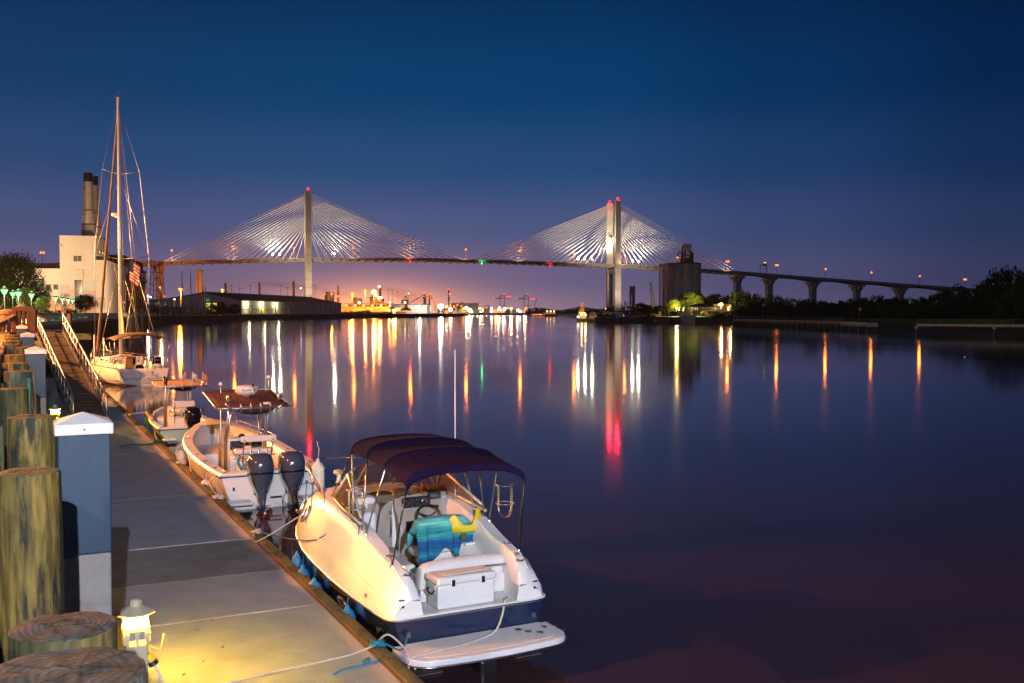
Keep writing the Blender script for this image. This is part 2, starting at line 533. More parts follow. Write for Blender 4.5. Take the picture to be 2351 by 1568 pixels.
# hinge plate between the two sections
# ------------------------------------------------------------------ promenade edge timbers near the camera
pt_ = thing('promenade_edge', 'rough timber edge beams of the raised promenade beside the piles', 'timber edging')
rr = random.Random(5)
for k in range(-3, 40):
    s0 = -10 + k * 1.9
    mb = MB(); w = rr.uniform(.26, .36)
    dkbox(mb, s0, s0 + 1.86, -5.10 - w / 2, -4.80 + rr.uniform(-.03, .02), 3.86, 4.16 + rr.uniform(-.03, .05))
    mb.build('edge_beam', M['plank'], pt_, bevel=.03)
for k in range(0, 26):       # short vertical fender boards
    s0 = -2 + k * 2.35
    mb = MB(); dkbox(mb, s0, s0 + .28, -4.77, -4.60, 1.2, 3.9); mb.build('fender_board', M['timber'], pt_, bevel=.02)
deck = thing('boardwalk', None, None); deck['kind'] = 'structure'
mbp = MB(); dkbox(mbp, 0, .14, -12.0, -5.2, 4.02, 4.075); pm = mbp.mesh('plank', M['plank'])
for k in range(270):
    o = inst(pm, 'plank', deck, tuple(DF * (10 + .155 * k) + Vector((0, 0, rr.uniform(-.004, .004)))))

# fallen leaves and grit on the slabs
lf = MB(); lr = random.Random(12)
for k in range(70):
    s_, q_l = lr.uniform(-3, 24), lr.uniform(-3.2, -.4); c = dk(s_, q_l, ZD + .012); a = lr.uniform(0, 6.28); L = lr.uniform(.012, .045)
    d = Vector((math.cos(a), math.sin(a), lr.uniform(-.1, .3))) * L; e = Vector((-math.sin(a), math.cos(a), 0)) * L * .45
    lf.add([c - d, c + e, c + d, c - e], [(0, 1, 2, 3)])
o = lf.build('fallen_leaves', mat('dead_leaf', (.10, .06, .03), .8)); o['kind'] = 'stuff'
# ================================================================== THE BRIDGE
T1 = Vector((-211, 1032, 0)); T2 = Vector((113, 1110, 0))
BD = (T2 - T1).normalized(); BN = Vector((-BD.y, BD.x, 0))
BRZ = math.atan2(BD.y, BD.x)
SP = (T2 - T1).length
bridge = thing('cable_stayed_bridge', 'long cable stayed bridge with two tall concrete towers and white cables over the river', 'bridge', (0, 0, 0))
def deckz(u):      # u = metres along the deck from tower 1
    pts = [(-420, 47), (-260, 51.5), (-146, 55.3), (0, 60.2), (110, 61.6), (200, 60.6), (SP, 57.6), (SP + 80, 54.6), (SP + 150, 51.0), (SP + 260, 44.3), (SP + 370, 38), (SP + 470, 32.6), (SP + 620, 25)]
    for (a, za), (c, zc) in zip(pts, pts[1:]):
        if a <= u <= c:
            t = (u - a) / (c - a)
            return za + (zc - za) * t
    return pts[0][1] if u < pts[0][0] else pts[-1][1]
def dpos(u, w=0.0, dz=0.0):
    bend = 0.0
    return T1 + BD * u + BN * (w + bend) + Vector((0, 0, deckz(u) + dz))
HW = 12.0
def deckpart(name, u0, u1, n, depth_fn, m=M['conc_far']):
    rows = []
    for i in range(n + 1):
        u = u0 + (u1 - u0) * i / n
        d = depth_fn(u)
        rows.append([dpos(u, -HW, 0), dpos(u, HW, 0), dpos(u, HW, -1.2), dpos(u, HW * .6, -d), dpos(u, -HW * .6, -d), dpos(u, -HW, -1.2)])
    mb = MB().grid(rows, closed=True)
    k = len(rows[0]); mb.f.append(tuple(range(k))); mb.f.append(tuple(len(mb.v) - k + i for i in range(k))); mb.m += [0, 0]
    return mb.build(name, m, bridge)
deckpart('deck', -146, SP + 150, 40, lambda u: 2.0)
deckpart('approach_deck', -470, -146.3, 10, lambda u: 3.2)
PU = [SP + 150, SP + 190, SP + 246, SP + 304, SP + 362, SP + 424, SP + 490]
def haunch(u):
    for a, c in zip(PU, PU[1:]):
        if a <= u <= c:
            t = (u - a) / (c - a)
            return 2.1 + 2.4 * abs(2 * t - 1) ** 2
    return 3
deckpart('approach_deck', SP + 150.3, SP + 520, 60, haunch)
# parapets
for w in (-HW + .15, HW - .15):
    for a, c, n in ((-470, -146, 8), (-146, SP + 150, 30), (SP + 150, SP + 520, 24)):
        rows = []
        for i in range(n + 1):
            u = a + (c - a) * i / n
            rows.append([dpos(u, w - .14, .002), dpos(u, w + .14, .002), dpos(u, w + .14, 1.15), dpos(u, w - .14, 1.15)])
        MB().grid(rows, True).build('parapet', M['conc_far'], bridge)
# floor beams under the stayed spans
fb = MB().box((0, 0, 0), (1.6, 2 * HW + 2.4, 1.6), rz=0).mesh('floor_beam', M['conc_far'])
u = -141
while u < SP + 148:
    if abs(u) > 5 and abs(u - SP) > 5:
        p = dpos(u, 0, -2.1)
        inst(fb, 'floor_beam', bridge, p, BRZ)
    u += 9.1
# towers
def tower(T, ztop_n, ztop_f, zdeck):
    tw = thing('tower', None, None); tw.parent = bridge; tw.location = T; tw.rotation_euler = (0, 0, BRZ)
    for sgn, zt in ((-1, ztop_n), (1, ztop_f)):
        mb = MB()
        y = sgn * 13.4
        # slightly tapering shaft in lifts, each lift a hair proud of the next
        z = -2.0
        nl = 16
        for i in range(nl):
            z1 = -2 + (zt + 2) * (i + 1) / nl
            w0 = 7.0 - 1.0 * i / nl
            mb.box((0, y, (z + z1) / 2 - .05), (w0 + (.06 if i % 2 else 0), 5.0 - .5 * i / nl, z1 - z - .12))
            z = z1
        mb.build('tower_leg', M['conc_far'], tw, bevel=.25, segs=1)
    MB().box((0, 0, zdeck - 6.2), (5.2, 22.2, 5)).build('cross_beam', M['conc_far'], tw)
    MB().slab([(-2.2, -10.9, zdeck + 26), (-2.2, 10.9, zdeck + 26), (-2.2, 10.9, zdeck + 34), (-2.2, 0, zdeck + 30), (-2.2, -10.9, zdeck + 34)], (4.4, 0, 0)).build('cross_beam', M['conc_far'], tw)
    for sgn in (-1, 1):
        MB().box((0, sgn * 13.4, 1.5), (16, 12, 6)).build('footing', M['conc_far'], tw)
    return tw
tower(T1, 129.5, 129.0, 60.2)
tower(T2, 128.5, 128.0, 57.6)
# stay cables: four fans, two planes each
M['cable'] = mat('stay_cable', (.80, .78, .74), .5, var=0)
NC = 19
for T, u0, sides in ((T1, 0, ((-1, 141), (1, SP / 2 - 6))), (T2, SP, ((-1, SP / 2 - 6), (1, 145)))):
    zt = 126.5 if u0 == 0 else 125
    zl = 88 if u0 == 0 else 86
    for dr, L in sides:
        for k in range(NC):
            t = k / (NC - 1)
            uu = u0 + dr * (12 + (L - 12) * t)
            za = zl + (zt - zl) * t ** .8
            for w in (-HW - .2, HW + .2):
                a = T + BN * (13.4 if w > 0 else -13.4) + BD * (dr * 3.1) + Vector((0, 0, za))
                MB().tube([a, dpos(uu, w, .3)], .23, 5).build('stay_cable', M['cable'], bridge)
# piers
def pier(u, wtop=25.0, shaft=8.0, zc=None):
    z = deckz(u) - (4.6 if u > 0 else 3.4)
    pr = MB()
    prof = [(-shaft / 2, -3), (shaft / 2, -3), (shaft / 2, z - 8), (wtop / 2 * .75, z - 3.6), (wtop / 2 * .75, z), (-wtop / 2 * .75, z), (-wtop / 2 * .75, z - 3.6), (-shaft / 2, z - 8)]
    c = T1 + BD * u
    a = c - BD * 2.2
    poly = [a + BN * p + Vector((0, 0, q)) for p, q in prof]
    # the cap widens across the deck, seen nearly end-on: give the shaft its own width along the deck too
    pr.slab(poly, BD * 4.4)
    pr.slab([c - BD * 6.2 + Vector((0, 0, z - 1.6)) - BN * 8, c + BD * 6.2 + Vector((0, 0, z - 1.6)) - BN * 8, c + BD * 6.2 + Vector((0, 0, z + .4)) - BN * 8, c - BD * 6.2 + Vector((0, 0, z + .4)) - BN * 8], BN * 16)
    pr.slab([c - BD * 3.2 + Vector((0, 0, -3)) - BN * 3.6, c + BD * 3.2 + Vector((0, 0, -3)) - BN * 3.6, c + BD * 3.2 + Vector((0, 0, z - 6)) - BN * 3.6, c + BD * 6.2 + Vector((0, 0, z - 1.6)) - BN * 3.6, c - BD * 6.2 + Vector((0, 0, z - 1.6)) - BN * 3.6, c - BD * 3.2 + Vector((0, 0, z - 6)) - BN * 3.6], BN * 7.2)
    pr.build('pier', M['conc_far'], bridge)
for u in [-146, -290, -420] + PU:
    pier(u)
# aircraft warning lights on the tower tops, navigation lights under the deck
def blinker(name, label, p, m, r, group=None, cat='beacon', power=0, pcol=(1, .01, .02)):
    t = thing(name, label, cat, p, 0, group)
    MB().lathe([(r * .9, 0), (r * .9, r * .5), (r * .3, r * .6)], 8).build('base', M['steel_dark'], t)
    MB().ico((0, 0, r * 1.4), r, 1).build('lamp_glass', m, t)
    if power: pt('beacon_light', (0, -1.0, r * 3), power, pcol, .5, t)
    return t
blinker('warning_beacon', 'red warning beacon on top of the left bridge tower', T1 - BN * 13.4 + Vector((0, 0, 129.6)), M['e_red_far'], 1.2, power=9000)
blinker('warning_beacon', 'red warning beacon on the nearer, taller leg of the right bridge tower', T2 - BN * 13.4 + Vector((0, 0, 128.6)), M['e_red_far'], 1.3, power=22000)
blinker('warning_beacon', 'red warning beacon on the floodlit leg of the right bridge tower', T2 + BN * 13.4 + Vector((0, 0, 128.1)), M['e_red_far'], 1.3, power=22000)
def onbridge(px):       # parameter along the near parapet for a pixel column
    k = (px - CX) / F
    p0 = T1 - BN * HW
    return -(p0.x - k * p0.y) / (BD.x - k * BD.y)
for px, m, c in ((941, 'e_red_far', 'red'), (1106, 'e_grn_far', 'green'), (1262, 'e_red_far', 'red')):
    u = onbridge(px)
    blinker('navigation_light', '%s navigation light hanging under the bridge deck %s' % (c, {941: 'left of midspan', 1106: 'at midspan', 1262: 'right of midspan'}[px]), dpos(u, -HW - .8, -4.2), M[m], .7, power=700, pcol=(.05, 1, .3) if c == 'green' else (1, .01, .02))
# lamp standards along the deck
lamp_where = {99: 'above the low white wing of the power plant', 396: 'at the left end of the left cable fan', 537: 'left of the white floodlights by the left tower', 676: 'just left of the left tower',
              812: 'right of the left tower', 942: 'above the red navigation light left of midspan', 1070: 'at midspan', 1194: 'in the left part of the right cable fan', 1318: 'left of the floodlights by the right tower',
              1434: 'just right of the right tower', 1670: 'at the right end of the cables', 1783: 'just right of the sign gantry', 1895: 'second to the right of the sign gantry',
              2000: 'third to the right of the sign gantry', 2111: 'fourth to the right of the sign gantry', 2215: 'at the far right, over the trees'}
def deck_lamp(px, label, group, m, h=10.5, r=1.0, two=False, kind='bridge_lamp', light=0, col=None, up=0):
    u = onbridge(px)
    p = dpos(u, -HW + .4, 1.1)
    t = thing(kind, label, 'lamp post', p, BRZ, group)
    MB().tube([(0, 0, 0), (0, 0, h)], [.3, .18], 6).build('pole', M['orange_steel'], t)
    MB().box((0, 0, h + .25), (1.8 if two else 1.0, .7, .35)).build('lamp_head', M['greysteel'], t)
    for dx in ((-1.2, 1.2) if two else (0,)):
        MB().ico((dx, 0, h - .35), r, 1).build('bulb', m, t)
    if light and kind == 'cable_floodlight':
        pt('bulb_light', (0, -.2, h + 1.5), 1.1e4, col, 1.0, t)
        l_ = bpy.data.lights.new('flood', 'SPOT'); l_.energy = light; l_.color = col; l_.spot_size = R(150); l_.spot_blend = .35; l_.shadow_soft_size = .5
        o_ = bpy.data.objects.new('flood', l_); COL.objects.link(o_); o_.location = p + Vector((0, -2, h + 1.5)); o_.rotation_euler = Vector((0, .25, 1)).to_track_quat('-Z', 'Y').to_euler()
    elif light:
        pt('bulb_light', (0, -.2, h + 1.5), light, col, 1.0, t)
    if up:  # added fill to brighten the cables, no lamp fitting stands here
        l_ = bpy.data.lights.new('cable_fill', 'SPOT'); l_.energy = up; l_.color = (1, .60, .36); l_.spot_size = R(150); l_.spot_blend = .4; l_.shadow_soft_size = .5
        o_ = bpy.data.objects.new('cable_fill', l_); COL.objects.link(o_); o_.location = p + Vector((0, -9, -2)); o_.rotation_euler = Vector((0, .2, 1)).to_track_quat('-Z', 'Y').to_euler()
    return t
for px, w in lamp_where.items():
    deck_lamp(px, 'orange street lamp on the bridge deck ' + w, 'orange lamps along the bridge deck', M['e_sod_far'], two=px in (99, 1670, 1783, 2215), r=1.25, light=9e3, col=(1, .21, .016), up=(1.0e4 if 380 < px < 1700 else 0))
for px, w in ((627, 'outer of the pair left of the left tower'), (643, 'inner of the pair left of the left tower'), (768, 'right of the left tower'), (1327, 'leftmost of three left of the right tower'),
              (1343, 'middle of three left of the right tower'), (1360, 'innermost of three left of the right tower'), (1452, 'brighter one right of the right tower'), (1466, 'second right of the right tower')):
    deck_lamp(px, 'white floodlight aimed at the cables, ' + w, 'white floodlights on the bridge deck', M['e_wht_far'], h=4.5, r=1.25 if px not in (1343, 1360) else .9, kind='cable_floodlight', light=5.5e4, col=(1, .9, .66))
# assumed floodlight, added to light the inner leg of the right tower
fl = thing('assumed_tower_floodlight', 'assumed floodlight on the deck at the foot of the right tower', 'floodlight', dpos(SP - 14, 5, .1), BRZ)
MB().box((0, 0, .5), (1, 1, 1)).build('housing', M['greysteel'], fl)
MB().ico((0, 0, 1.3), .5, 1).build('bulb', M['e_wht_far'], fl)
sl = bpy.data.lights.new('assumed_tower_spot', 'SPOT'); sl.energy = 2.6e5; sl.color = (1, .86, .55); sl.spot_size = R(60); sl.spot_blend = .6; sl.shadow_soft_size = .5
so = bpy.data.objects.new('assumed_tower_spot', sl); COL.objects.link(so); so.parent = fl; so.location = (-2, -6, 1.5)
tgt = T2 + BN * 13.4 + Vector((0, 0, 98)); src = dpos(SP - 16, 0, 1.5)
so.parent = None; so.location = src; so.rotation_euler = (tgt - src).to_track_quat('-Z', 'Y').to_euler()
# added floodlights before the towers, pointing up to brighten the legs
for T_, nm_ in ((T1, 'left'), (T2, 'right')):
    f_ = thing('added_pier_floodlight', 'added floodlight at the foot of the %s bridge tower, brightening its legs' % nm_, 'floodlight', T_ - BN * 58 - BD * 8 + Vector((0, 0, 3.2)), BRZ)
    MB().box((0, 0, .4), (1.2, .8, .8)).build('housing', M['greysteel'], f_)
    l_ = bpy.data.lights.new('added_pier_spot', 'SPOT'); l_.energy = 1.9e5; l_.color = (1, .80, .56); l_.spot_size = R(100); l_.spot_blend = 1; l_.shadow_soft_size = .4
    o_ = bpy.data.objects.new('added_pier_spot', l_); COL.objects.link(o_); o_.location = T_ - BN * 58 - BD * 8 + Vector((0, 0, 4.6)); o_.rotation_euler = (BN * 42 + BD * 8 + Vector((0, 0, 55))).to_track_quat('-Z', 'Y').to_euler()
# sign gantry on the right approach
gu = onbridge(1752)
gt = thing('sign_gantry', 'steel sign gantry with a lit yellow green panel on the right bridge approach', 'sign gantry', dpos(gu, 0, 1.1), BRZ)
for dx in (-4, 4):
    MB().beam((dx, -HW + .5, 0), (dx, -HW + .5, 9), .7).build('gantry_post', M['concpale'], gt)
MB().beam((-4, -HW + .5, 9), (4, -HW + .5, 9), .6).build('gantry_beam', M['concpale'], gt)
MB().box((1.5, -HW, 9.6), (4.4, .4, 3)).build('sign_panel', mat('sign_panel', (.25, .24, .04), .6), gt)
for dx in (.6, 2.4):
    MB().ico((dx, -HW - .5, 11.8), .45, 1).build('bulb', M['e_yel_far'], gt)
# ================================================================== TREES
def crown_mesh(seed, name, m, clumps=60, leaves=46, leaf=.07, shape='round'):
    r = random.Random(seed)
    vs, fs = [], []
    cl = []
    for i in range(clumps):
        for _ in range(50):
            x, y, z = r.uniform(-1, 1), r.uniform(-1, 1), r.uniform(0, 1)
            if shape == 'round':
                e = x * x + y * y + ((z - .45) / .55) ** 2
            elif shape == 'wide':
                e = x * x + y * y + ((z - .55) / .42) ** 2
            elif shape == 'tall':
                w = .35 + .65 * math.sin(math.pi * min(1, z * .85 + .1))
                e = (x * x + y * y) / (w * w) + (0 if z < .97 else 9)
            else:
                w = max(.12, 1.05 - z)
                e = (x * x + y * y) / (w * w)
            if .30 < e < 1.0 or (e <= .3 and r.random() < .25):
                break
        cr = r.uniform(.13, .27)
        cl.append((x * .86, y * .86, z * .9 + .03, cr))
    for (x, y, z, cr) in cl:
        for k in range(leaves):
            d = Vector((r.gauss(0, 1), r.gauss(0, 1), r.gauss(0, .75)))
            d.normalize()
            q = cr * r.uniform(.45, 1.08) ** .7
            c = Vector((x, y, z)) + Vector((d.x * q, d.y * q, d.z * q * .62))
            a = Vector((r.gauss(0, 1), r.gauss(0, 1), r.gauss(0, .5))).normalized()
            bb = a.cross(Vector((r.gauss(0, 1), r.gauss(0, 1), r.gauss(0, 1)))).normalized()
            l = leaf * r.uniform(.6, 1.3)
            o = len(vs)
            vs += [c - a * l, c + bb * l * .55, c + a * l, c - bb * l * .55]
            fs.append((o, o + 1, o + 2, o + 3))
    me = bpy.data.meshes.new(name)
    me.from_pydata([tuple(v) for v in vs], [], fs)
    me.materials.append(m)
    return me
def trunk_mesh(seed, m, forks=5, low=.16):
    r = random.Random(seed)
    mb = MB()
    mb.tube([(0, 0, -.02), (.01, .01, low), (.02, 0, .45)], [.045, .035, .02], 7)
    for k in range(forks):
        a = 2 * math.pi * k / forks + r.uniform(-.4, .4)
        z0 = r.uniform(low * .8, .35)
        L = r.uniform(.35, .62)
        mb.tube([(0, 0, z0), (math.cos(a) * L * .45, math.sin(a) * L * .45, z0 + .16), (math.cos(a) * L, math.sin(a) * L, z0 + r.uniform(.25, .48))], [.024, .016, .006], 5)
    return mb.mesh('trunk', m, True)
CR = {}
for nm, sh, mm in (('oak', 'wide', 'leaf'), ('round', 'round', 'leaf'), ('dark', 'round', 'leaf_d'), ('tall', 'tall', 'leaf'), ('darktall', 'tall', 'leaf_d'), ('bright', 'round', 'leaf_y'), ('pine', 'cone', 'leaf_d')):
    CR[nm] = [crown_mesh(11 + i * 7 + len(nm), 'crown', M[mm], 62, 48, .055, sh) for i in range(2)]
FINE = {'oak': crown_mesh(3, 'crown', M['leaf_d'], 150, 90, .026, 'wide'), 'oak2': crown_mesh(4, 'crown', M['leaf_d'], 130, 80, .028, 'round'),
        'bright': crown_mesh(5, 'crown', M['leaf_y'], 46, 70, .034, 'wide'), 'sparse': crown_mesh(6, 'crown', M['leaf'], 60, 22, .03, 'wide'),
        'tallbr': crown_mesh(8, 'crown', M['leaf_y'], 90, 60, .04, 'round')}
TR = [trunk_mesh(1 + i, M['bark']) for i in range(3)]
tr_r = random.Random(3)
def tree(kind, name, label, p, w, h, group=None, fine=None, rz=None, skirt=True):
    t = thing(name, label, 'tree', p, tr_r.uniform(0, 6) if rz is None else rz, group)
    me = FINE[fine] if fine else CR[kind][tr_r.randrange(2)]
    c = inst(me, 'crown', t, (0, 0, h * .06 if skirt else h * .22)); c.scale = (w / 2, w / 2, h * (.94 if skirt else .78))
    k = inst(TR[tr_r.randrange(3)], 'trunk', t); k.scale = (w / 2, w / 2, h * .95)
    return t
def treeat(kind, u, vtop, Y, w_px, z0, **k):
    p = at(u, 718, Y); p.z = z0
    h = Z_(vtop, Y) - z0
    return tree(kind, k.pop('name', 'tree'), k.pop('label'), p, w_px / F * Y, h, **k)
# promenade trees
treeat('oak', 34, 577, 150, 128, 4.0, fine='oak', label='large dark oak at the left edge behind the green street lamps', name='oak_tree', skirt=False)
treeat('oak', 84, 640, 165, 66, 4.0, fine='oak2', label='smaller oak to the right of the large oak, against the white power plant wing', name='oak_tree', skirt=False)
treeat('oak', 12, 640, 135, 70, 4.0, fine='oak2', label='low oak at the picture edge behind the first green lamp', name='oak_tree', skirt=False)
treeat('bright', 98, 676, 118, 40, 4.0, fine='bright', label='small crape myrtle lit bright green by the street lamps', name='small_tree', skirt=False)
treeat('round', 146, 668, 215, 46, 4.0, fine='sparse', label='thin half bare tree in front of the white power plant', name='small_tree', skirt=False)
treeat('oak', 196, 674, 205, 56, 4.0, fine='oak', label='wide round tree at the foot of the white tower, partly lit green', name='small_tree', skirt=False)
treeat('oak', 55, 655, 128, 40, 4.0, fine='bright', label='low green lit tree behind the brown landing railing', name='small_tree', skirt=False)
for i, (u, v, Y, w) in enumerate(((12, 706, 120, 50), (60, 708, 125, 60), (128, 713, 200, 50), (160, 712, 215, 50), (96, 711, 150, 60))):
    o = inst(CR['round'][0], 'hedge', None, (X_(u, Y), Y, 3.9)); o.scale = (w / F * Y / 2, 1.6, Z_(v, Y) - 3.7)
    tag(o, 'low clipped hedge ' + ['at the left picture edge under the first lamp', 'behind the brown landing railing', 'under the four far green lamps', 'in front of the white tower', 'between the two groups of green lamps'][i], 'hedge', 'hedges along the promenade')
# substation and warehouse trees
for u, v, Y, w, lab, kd in ((488, 694, 690, 20, 'palm like tree in front of the yellow warehouse door', 'round'), (506, 692, 690, 32, 'dense round tree in front of the warehouse gable', 'dark'), (539, 696, 690, 34, 'broad tree by the lit corner of the warehouse', 'dark'),
                            (524, 704, 692, 22, 'low bush between two trees before the warehouse gable', 'round'), (474, 703, 690, 26, 'low bush at the right end of the substation', 'round'), (360, 706, 470, 18, 'low bush at the foot of the brick building', 'round')):
    treeat(kd, u, v, Y, w, 4.0, label=lab, name='small_tree')
# wooded right bank: the crest read from the photograph
crest = [(1452, 702, 1000), (1475, 693, 760), (1496, 704, 640), (1513, 700, 600), (1528, 699, 580), (1572, 676, 640), (1596, 664, 640), (1618, 672, 610), (1640, 672, 600), (1662, 680, 590), (1680, 668, 600), (1697, 663, 560), (1712, 668, 540),
         (1730, 672, 520), (1752, 681, 520), (1776, 676, 500), (1798, 679, 500), (1825, 683, 480), (1853, 684, 470), (1878, 688, 460), (1900, 690, 450), (1930, 687, 440), (1957, 683, 430), (1985, 680, 420), (2014, 676, 420),
         (2040, 681, 410), (2058, 679, 400), (2088, 681, 395), (2117, 679, 390), (2146, 669, 380), (2175, 662, 370), (2204, 652, 370), (2234, 654, 360), (2263, 640, 350), (2292, 615, 340), (2321, 610, 335), (2352, 617, 330), (2390, 610, 325), (2440, 600, 320)]
marks = [(1462, 'beside the portal pier'), (1505, 'behind the leaning crawler crane'), (1545, 'left of the floodlit trees'), (1610, 'behind the large floodlit tree'), (1648, 'behind the boathouse roof'), (1672, 'above the boatyard shed'),
         (1690, 'under the first pier right of the cables'), (1735, 'left of the pier under the sign gantry'), (1765, 'at the pier under the sign gantry'), (1812, 'between the gantry pier and the next'), (1845, 'just left of the third viaduct pier'), (1880, 'at the third viaduct pier'), (1915, 'right of the third viaduct pier'),
         (1945, 'just left of the fourth viaduct pier'), (1975, 'at the fourth viaduct pier'), (2025, 'between the fourth and fifth viaduct piers'), (2075, 'at the fifth viaduct pier'), (2130, 'right of the fifth viaduct pier'), (2190, 'where the viaduct vanishes behind the wood'), (2250, 'under the last bridge lamp'), (2300, 'in the tall mass at the right'), (2600, 'at the right picture edge')]
_seen = {}
def crest_label(i, u):
    w = next(t for x, t in marks if u <= x)
    n = _seen.get(w, 0); _seen[w] = n + 1
    return ['dark', 'another dark', 'third dark', 'fourth dark'][n] + ' tree in the right bank crest ' + w
for i, (u, v, Y) in enumerate(crest):
    far_ = u < 1460
    k = ['dark', 'round', 'darktall', 'oak', 'dark'][i % 5]
    if u in (1596, 1680): k = 'round'
    treeat(k, u, v, Y, tr_r.uniform(48, 70) * (1 if u < 2200 else 1.25), 2.6, name='bank_tree',
           label=crest_label(i, u), group='trees along the crest of the right bank')
for i in range(66):          # understorey in front of the crest
    t_ = i / 65
    u = 1480 + 900 * t_ + tr_r.uniform(-8, 8)
    Y = 500 - 205 * t_ ** .9 + tr_r.uniform(-8, 22)
    if 1500 < u < 1700: Y += 100
    v = 706 - 2 * t_ - tr_r.uniform(0, 16) - (34 * max(0, (t_ - .7) / .3))
    treeat(['dark', 'round', 'dark', 'oak'][i % 4], u, v, Y, tr_r.uniform(26, 48), 2.0, name='bank_tree', label='low dark tree in the front row of the wooded right bank', group='front row trees of the right bank')
for i in range(26):          # shrubs at the waterline
    t_ = i / 25
    u = 1650 + 760 * t_ ** .9
    Y = 478 - 205 * t_
    o = inst(CR['dark'][i % 2], 'shrub', None, (X_(u, Y), Y, 1.5), tr_r.uniform(0, 6)); q = tr_r.uniform(2.5, 4.5); o.scale = (q * 1.5, q, q * 1.1)
    tag(o, 'dark shrub at the water edge of the right bank', 'shrub', 'shrubs at the water edge')
# the two floodlit trees by the boatyard
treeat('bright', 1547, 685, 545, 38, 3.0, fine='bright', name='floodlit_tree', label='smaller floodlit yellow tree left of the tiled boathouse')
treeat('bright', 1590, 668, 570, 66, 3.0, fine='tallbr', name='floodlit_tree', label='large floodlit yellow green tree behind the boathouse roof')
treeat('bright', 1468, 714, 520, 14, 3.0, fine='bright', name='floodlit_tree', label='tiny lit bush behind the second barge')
# far shore woods
for i in range(30):
    u = 1212 + i * 7.4
    Y = 2300 - i * 26
    v = 708 - 3 * math.sin(i * .5) - (i > 15) * 3 - (i > 24) * 3
    treeat('dark', u, v, Y, tr_r.uniform(13, 20), 2, name='far_tree', label='far tree in the low dark wood across the river', group='far wood between the container cranes and the bridge')
# ================================================================== POWER PLANT
PA = R(14.5)      # rotation of the plant
pe = Vector((math.cos(PA), math.sin(PA), 0)); pb = Vector((-math.sin(PA), math.cos(PA), 0))
PO = Vector((-125.3, 300, 0))
def pl(t, u, z=0): return PO + pe * t + pb * u + Vector((0, 0, z))
plant = thing('power_plant', 'white masonry power plant tower with a low wing and stepped pale wall painting', 'power plant', tuple(PO), PA)
def pbox(mb, t0, t1, u0, u1, z0, z1):
    return mb.box(((t0 + t1) / 2, (u0 + u1) / 2, (z0 + z1) / 2), (t1 - t0, u1 - u0, z1 - z0))
def window(parent, t0, t1, z0, z1, u=0.0, nx=2, nz=2, side=False, m=None):
    """recessed window with frame, panes and bars; on the front (u plane) or the side (t plane)"""
    w = MB()
    def B(mb, a0, a1, c0, c1, d0, d1):
        if side: pbox(mb, u + d0, u + d1, a0, a1, c0, c1)
        else: pbox(mb, a0, a1, u - d1, u - d0, c0, c1)
    fw = min(.12, (t1 - t0) * .08)
    B(w, t0 - fw, t0, z0 - fw, z1 + fw, -.02, .09); B(w, t1, t1 + fw, z0 - fw, z1 + fw, -.02, .09)
    B(w, t0, t1, z1, z1 + fw, -.02, .09); B(w, t0, t1, z0 - fw, z0, -.02, .12)
    f = w.build('window', M['whitewall'], parent)
    g = MB(); B(g, t0, t1, z0, z1, -.01, .015); g.build('pane', m or M['winglass'], f)
    b_ = MB()
    for i in range(1, nx):
        x = t0 + (t1 - t0) * i / nx; B(b_, x - .05, x + .05, z0, z1, .02, .06)
    for i in range(1, nz):
        z = z0 + (z1 - z0) * i / nz; B(b_, t0, t1, z - .035, z + .035, .022, .055)
    if nx > 1 or nz > 1:
        b_.build('glazing_bar', M['concpale'], f)
    return f
H1 = 27.8
tw_ = MB(); pbox(tw_, -9.9, 0, 0, 27, 2, H1); tw_.build('tower_block', M['whitewall'], plant)
cp = MB(); pbox(cp, -10.0, .1, -.1, 27.1, H1, H1 + .35); cp.build('parapet', M['whitewall'], plant)
lb = MB(); pbox(lb, .03, 3.1, .02, 46.9, 2, 20.7); lb.build('annex', M['whitewall'], plant)
lc = MB(); pbox(lc, .0, 3.2, -.06, 47.0, 20.7, 21.0); lc.build('parapet', M['whitewall'], plant)
wg = MB(); pbox(wg, -40, -9.93, 3, 20, 2, 18.0); wg.build('low_wing', M['whitewall'], plant)
wc = MB(); pbox(wc, -40.2, -9.93, 2.9, 20, 18.0, 18.4); wc.build('parapet', M['whitewall'], plant)
ph = MB(); pbox(ph, -2.9, -.4, 27.3, 33, 2, 25.5); ph.build('stair_house', M['concpale'], plant)
rt = MB()
for uu in (22, 23.5, 25):
    rt.tube([(-.6, uu, H1), (-.6, uu, H1 + 1.6)], .06, 5)
rt.tube([(-.6, 22, H1 + 1.6), (-.6, 25, H1 + 1.6)], .06, 5); rt.build('roof_rail', M['steel_dark'], plant)
# the pale stepped wall painting: thin coats of other colours on the wall
M['mural_a'] = mat('wall_paint_sage', (.60, .60, .50), .85, var=.06); M['mural_b'] = mat('wall_paint_mauve', (.58, .46, .44), .85, var=.06); M['mural_c'] = mat('wall_paint_salmon', (.60, .36, .26), .85, var=.06)
def mural(name, m, pts, u0): MB().slab([(t, u0, z) for t, z in pts], (0, -.03, 0)).build(name, m, plant)
mural('wall_painting', M['mural_a'], [(-9.88, 8), (-.02, 6.5), (-.02, 15.2), (-1.7, 15.2), (-1.7, 14.6), (-3, 14.6), (-3, 14.9), (-4.6, 14.9), (-4.6, 16.9), (-6.2, 16.9), (-6.2, 17.4), (-8.2, 17.4), (-8.2, 16.7), (-9.88, 16.7)], -.002)
mural('wall_painting', M['mural_b'], [(-9.88, 6.5), (-.02, 5), (-.02, 11.8), (-3.4, 11.8), (-3.4, 12.6), (-4.6, 12.6), (-4.6, 12.2), (-7.2, 12.2), (-7.2, 13.4), (-9.88, 13.4)], -.034)
